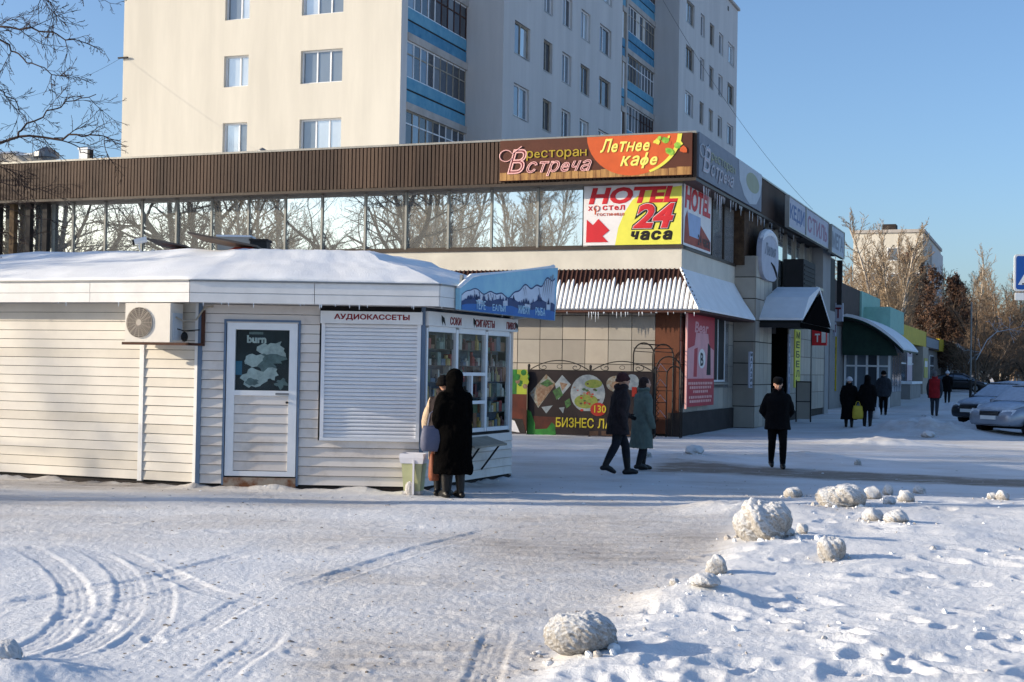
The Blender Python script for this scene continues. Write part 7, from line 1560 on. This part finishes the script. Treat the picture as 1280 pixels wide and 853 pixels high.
# the tree whose boughs reach in at the upper left
def near_tree():
    base = np.array([-9.6, 17.2, 0.0]); t = thing('bare_tree', 'bare tree at the left edge whose thin boughs hang into the upper left', 'tree', place(base))
    rs = np.random.RandomState(3); tr_, cr = TB(), TB(); P = lambda px, py, y: np.array(at(px, py, y)) - base
    tr_.tube([(0, 0, -.3), (.1, 0, 2), (.05, .1, 4.5), (.25, .1, 6.5), (.2, .2, 8.5), (.4, .2, 11)], [.30, .25, .21, .17, .12, .04], 10)
    O_ = dict(seg=(6, 6, 5, 4), wob=.14, up=.01, droop=-.02, rmin=.0028, taper=.2, kids=(0, 8, 6, 4), start=(.1, .1, .1, .1), ang=(.35, .9), len=.45, rk=.6, max=4)
    limbs = [([(-90, 215), (-30, 186), (18, 171), (70, 172), (100, 170), (120, 171), (140, 174)], 17.0, .035, 6), ([(18, 171), (38, 155), (60, 141), (85, 127), (122, 119)], 17.0, .022, 5), ([(70, 172), (86, 180), (103, 190), (125, 196)], 17.0, .014, 2),
             ([(-80, 60), (-20, 30), (0, 33), (40, 38), (80, 47), (115, 56)], 16.2, .03, 7), ([(-60, 10), (-10, 40), (12, 60), (30, 74), (50, 86), (80, 98)], 16.6, .025, 6), ([(-60, 100), (-10, 105), (8, 118), (22, 130), (32, 150)], 17.4, .02, 5),
             ([(-70, -40), (-10, -30), (40, -18), (90, -16), (118, -6)], 16.0, .03, 7), ([(40, -18), (62, 2), (70, 14)], 16.0, .014, 4), ([(-60, 262), (-20, 254), (10, 262), (50, 272), (85, 285)], 17.6, .011, 1), ([(-60, 240), (-10, 228), (20, 232), (60, 240)], 17.5, .012, 3), ([(-50, 290), (-5, 286), (18, 296), (35, 305)], 17.6, .011, 3), ([(-60, 205), (-15, 205), (15, 212), (40, 222)], 17.2, .012, 5)]
    for pts, y, r, nk in limbs:
        r *= .62
        q = np.array([P(a, b, y + .15 * math.sin(i)) for i, (a, b) in enumerate(pts)])
        if pts[0][0] < -40: tr_.tube(np.array([[.1, .1, max(1.9, q[0][2] - .9)], (q[0] + [.1, .1, q[0][2] - .5]) / 2, q[0]]), [r * 2.0, r * 1.5, r], 6)
        # refine the path so that it bends
        u = np.linspace(0, len(q) - 1, len(q) * 3); qq = np.stack([np.interp(u, np.arange(len(q)), q[:, k]) for k in range(3)], -1) + rs.normal(size=(len(u), 3)) * .018
        cr.tube(qq, np.linspace(r, max(.005, r * .3), len(qq)), 5)
        for k in range(nk * 2):
            i = rs.randint(2, len(qq) - 1); d = qq[i] - qq[i - 1]; d /= np.linalg.norm(d); n_ = rs.normal(size=3); n_ -= d * (n_ @ d); n_ /= np.linalg.norm(n_); an = rs.uniform(.35, .95)
            grow(rs, tr_, cr, qq[i], d * math.cos(an) + n_ * math.sin(an) + [0, 0, .0], rs.uniform(.22, .6), max(.004, r * .3), 2, 4, dict(O_, kids=(0, 0, 5, 3), seg=(5, 5, 5, 4, 3)))
    grow(rs, tr_, cr, np.array([.1, .1, 6.5]), np.array([-.9, -.2, .7]), 4, .06, 1, 3, dict(O_, kids=(0, 4, 3, 2)))
    for n, me in (('trunk', tr_.mesh('trunk', MT['bark'])), ('crown', cr.mesh('crown', MT['twig']))): link(n, me, t)
near_tree()
# background trees down the street
BIR = dict(seg=(10, 6, 5, 4), wob=.05, up=.05, droop=.01, rmin=.011, taper=.2, kids=(36, 12, 7), start=(.14, .12, .1), ang=(.3, .85), len=.29, rk=.42, max=3, spread=.07)
bir1 = tree_meshes(31, 15, .13, BIR, 'birch', 'birch_twig', stems=3); bir2 = tree_meshes(37, 13, .12, dict(BIR, spread=.13), 'birch', 'birch_twig', stems=4)
BSH = dict(seg=(7, 6, 5, 4), wob=.12, up=.03, droop=-.0, rmin=.012, taper=.3, kids=(12, 8, 5), start=(.08, .1, .1), ang=(.35, .95), len=.5, rk=.5, max=3, spread=.25)
bsh1 = tree_meshes(51, 9, .10, BSH, 'bush_twig', 'bush_twig', stems=4); bsh2 = tree_meshes(57, 10, .12, BSH, 'bark', 'bush_twig', stems=3)
LEA = dict(BSH, leaf=12, lr=.085, max=3, kids=(12, 8, 5), spread=.06)
lea1 = tree_meshes(61, 11, .16, LEA, 'bark', 'twig', 'dry_leaf', stems=2)
def put_tree(name, label, px, y, top, meshes, H0, yaw, wx=1.0, group=None):
    p = at(px, 480, y); z = rise(y); zt = at(px, top, y).z; s = (zt - z) / H0
    t = thing(name, label, 'tree', place((p.x, y, z), yaw) @ Matrix.Diagonal((s * wx, s * wx, s, 1)), group)
    for n, me in meshes: link(n, me, t)
    return t
GB = 'trees beyond the shop row'
for x, y, a in SPOTS2: tree('birch_tree', 'slim birch left of the picture, mirrored in the right-hand upper windows', (x, y, 0), bir1 if a < 3 else bir2, a, .85 if y > 10 else random.uniform(1.1, 1.3), 'birches left of the picture')
put_tree('birch_tree', 'tall sunlit birch clump in front of the distant white block, left one', 1092, 118, 285, bir1, 15.5, .3, 1.0, GB)
put_tree('birch_tree', 'tall sunlit birch clump rising highest over the distant white block', 1112, 112, 256, bir2, 14, 1.9, 1.1, GB)
put_tree('birch_tree', 'slim birch clump with pale stems left of the brown-leaved tree', 1136, 118, 292, bir1, 15.5, 4.1, .9, GB)
put_tree('birch_tree', 'low pale birch leaning at the end of the restaurant sign boxes', 1066, 124, 330, bir2, 14, 3.0, 1.0, GB)
put_tree('brown_leaf_tree', 'dense tree that has kept its dark brown dry leaves, behind the yellow fascia', 1168, 122, 322, lea1, 11.5, .4, .72, GB)
put_tree('brown_leaf_tree', 'lower brown-leaved tree in the shade above the second canopy', 1188, 128, 364, lea1, 11.5, 2.4, .7, GB)
put_tree('shrub', 'dark bare shrub behind the arched canopy and the birch stems', 1140, 126, 372, bsh2, 10, .9, 1.5, GB)
put_tree('birch_tree', 'very tall thin birch reaching into the sky left of the blue crossing sign', 1220, 150, 312, bir1, 15.5, 2.2, .8, GB)
put_tree('birch_tree', 'second thin birch right of the tallest one, nearer the crossing sign', 1250, 155, 324, bir2, 14, 5.2, .8, GB)
put_tree('shrub', 'bare brown shrub tree between the brown leaves and the tall thin birch', 1202, 135, 356, bsh1, 9.5, 1.2, 1.2, GB)
put_tree('shrub', 'bare shrub tree with frosty branches right of the second canopy', 1232, 120, 372, bsh2, 10, 2.8, 1.3, GB)
put_tree('shrub', 'bare sunlit-topped shrub tree just left of the crossing sign', 1256, 130, 352, bsh1, 9.5, 3.9, 1.3, GB)
put_tree('shrub', 'shaded bare tree at the right picture edge under the crossing sign', 1282, 125, 372, bsh2, 10, 4.8, 1.3, GB)
put_tree('shrub', 'far shaded bare tree closing the street at the right edge', 1262, 190, 385, bsh1, 9.5, .2, 1.7, GB)
put_tree('shrub', 'far shaded bare tree behind the black car', 1230, 200, 392, bsh2, 10, 2.0, 1.7, GB)
for k, (px, y, top, me, H0, wx, lab) in enumerate([(1080, 140, 318, bsh1, 9.5, 1.4, 'bare brown tree low between the birch clumps'), (1124, 150, 322, bir2, 14, 1.1, 'grey birch behind the front birch clumps'), (1150, 150, 340, bsh2, 10, 1.3, 'bare tree behind the brown-leaved tree'), (1176, 160, 338, bir1, 15.5, 1.1, 'thin birch between the brown crowns'),
    (1208, 165, 336, bir2, 14, 1.2, 'hazy birch behind the tall thin birch'), (1236, 170, 340, bir1, 15.5, 1.2, 'birch clump between the two tall thin birches'), (1244, 140, 366, bsh1, 9.5, 1.5, 'broad bare shrub tree under the thin birches'), (1270, 165, 338, bir2, 14, 1.2, 'birch clump just below the crossing sign'), (1216, 115, 395, bsh1, 9.5, 1.4, 'low bare shrub beside the far canopy'), (1290, 150, 350, bsh1, 9.5, 1.5, 'bare tree cut off by the right picture edge')]):
    put_tree('shrub' if me in (bsh1, bsh2) else 'birch_tree', lab, px, y, top, me, H0, k * .9, wx, GB)
put_tree('shrub', 'bare tree beyond the frame on the street side', 1320, 130, 360, bsh2, 10, 1.0, 1.4, GB)
rs = np.random.RandomState(5); tb = TB()
for k in range(1500):
    x, y = rs.uniform(75, 190), rs.uniform(215, 265); z0 = rise(y) + rs.uniform(-.2, 1.5); h_ = rs.uniform(2, 9.5) * (1 - .4 * rs.rand()); d = rs.normal(size=3) * .35 + [0, 0, 1]
    tb.tube([(x, y, z0), tuple(np.array([x, y, z0]) + d * h_ * .5), tuple(np.array([x, y, z0]) + d * h_ + rs.normal(size=3) * .5)], [.16, .12, .05], 3)
o = link('far_thicket', tb.mesh('far_thicket', MT['bark']), kind='stuff'); o['label'] = 'dark tangle of far bare trees closing the street'
# sapling with a frosty bent branch by the post
p = GG(1212, 500); t = thing('sapling', 'thin frosty sapling with one long bent white branch by the street post', 'tree', place((p.x + .3, p.y, p.z))); tb = TB(); rs = np.random.RandomState(77)
tb.tube([(0, 0, -.1), (.05, 0, 1.5), (0, .1, 3), (.1, .1, 4.6), (.05, .1, 6)], [.06, .05, .04, .03, .01], 6); tm = tb.mesh('trunk', MT['bark_grey']); link('trunk', tm, t)
tb = TB(); A_ = np.array(at(1232, 438, p.y) - t.location); q = [np.array([.1, .1, 2.4])] + [np.array(at(a, c, p.y) - t.location) for a, c in ((1226, 440), (1234, 425), (1246, 415), (1262, 412), (1276, 414))]; tb.tube(q, [.03, .028, .026, .022, .018, .01], 5)
for k in range(12): i = rs.randint(1, 5); grow(rs, tb, tb, q[i], rs.normal(size=3) + [0, 0, .6], .9, .012, 2, 3, dict(BSH, rmin=.010, kids=(0, 0, 3)))
link('crown', tb.mesh('crown', MT['s_fade2']), t)
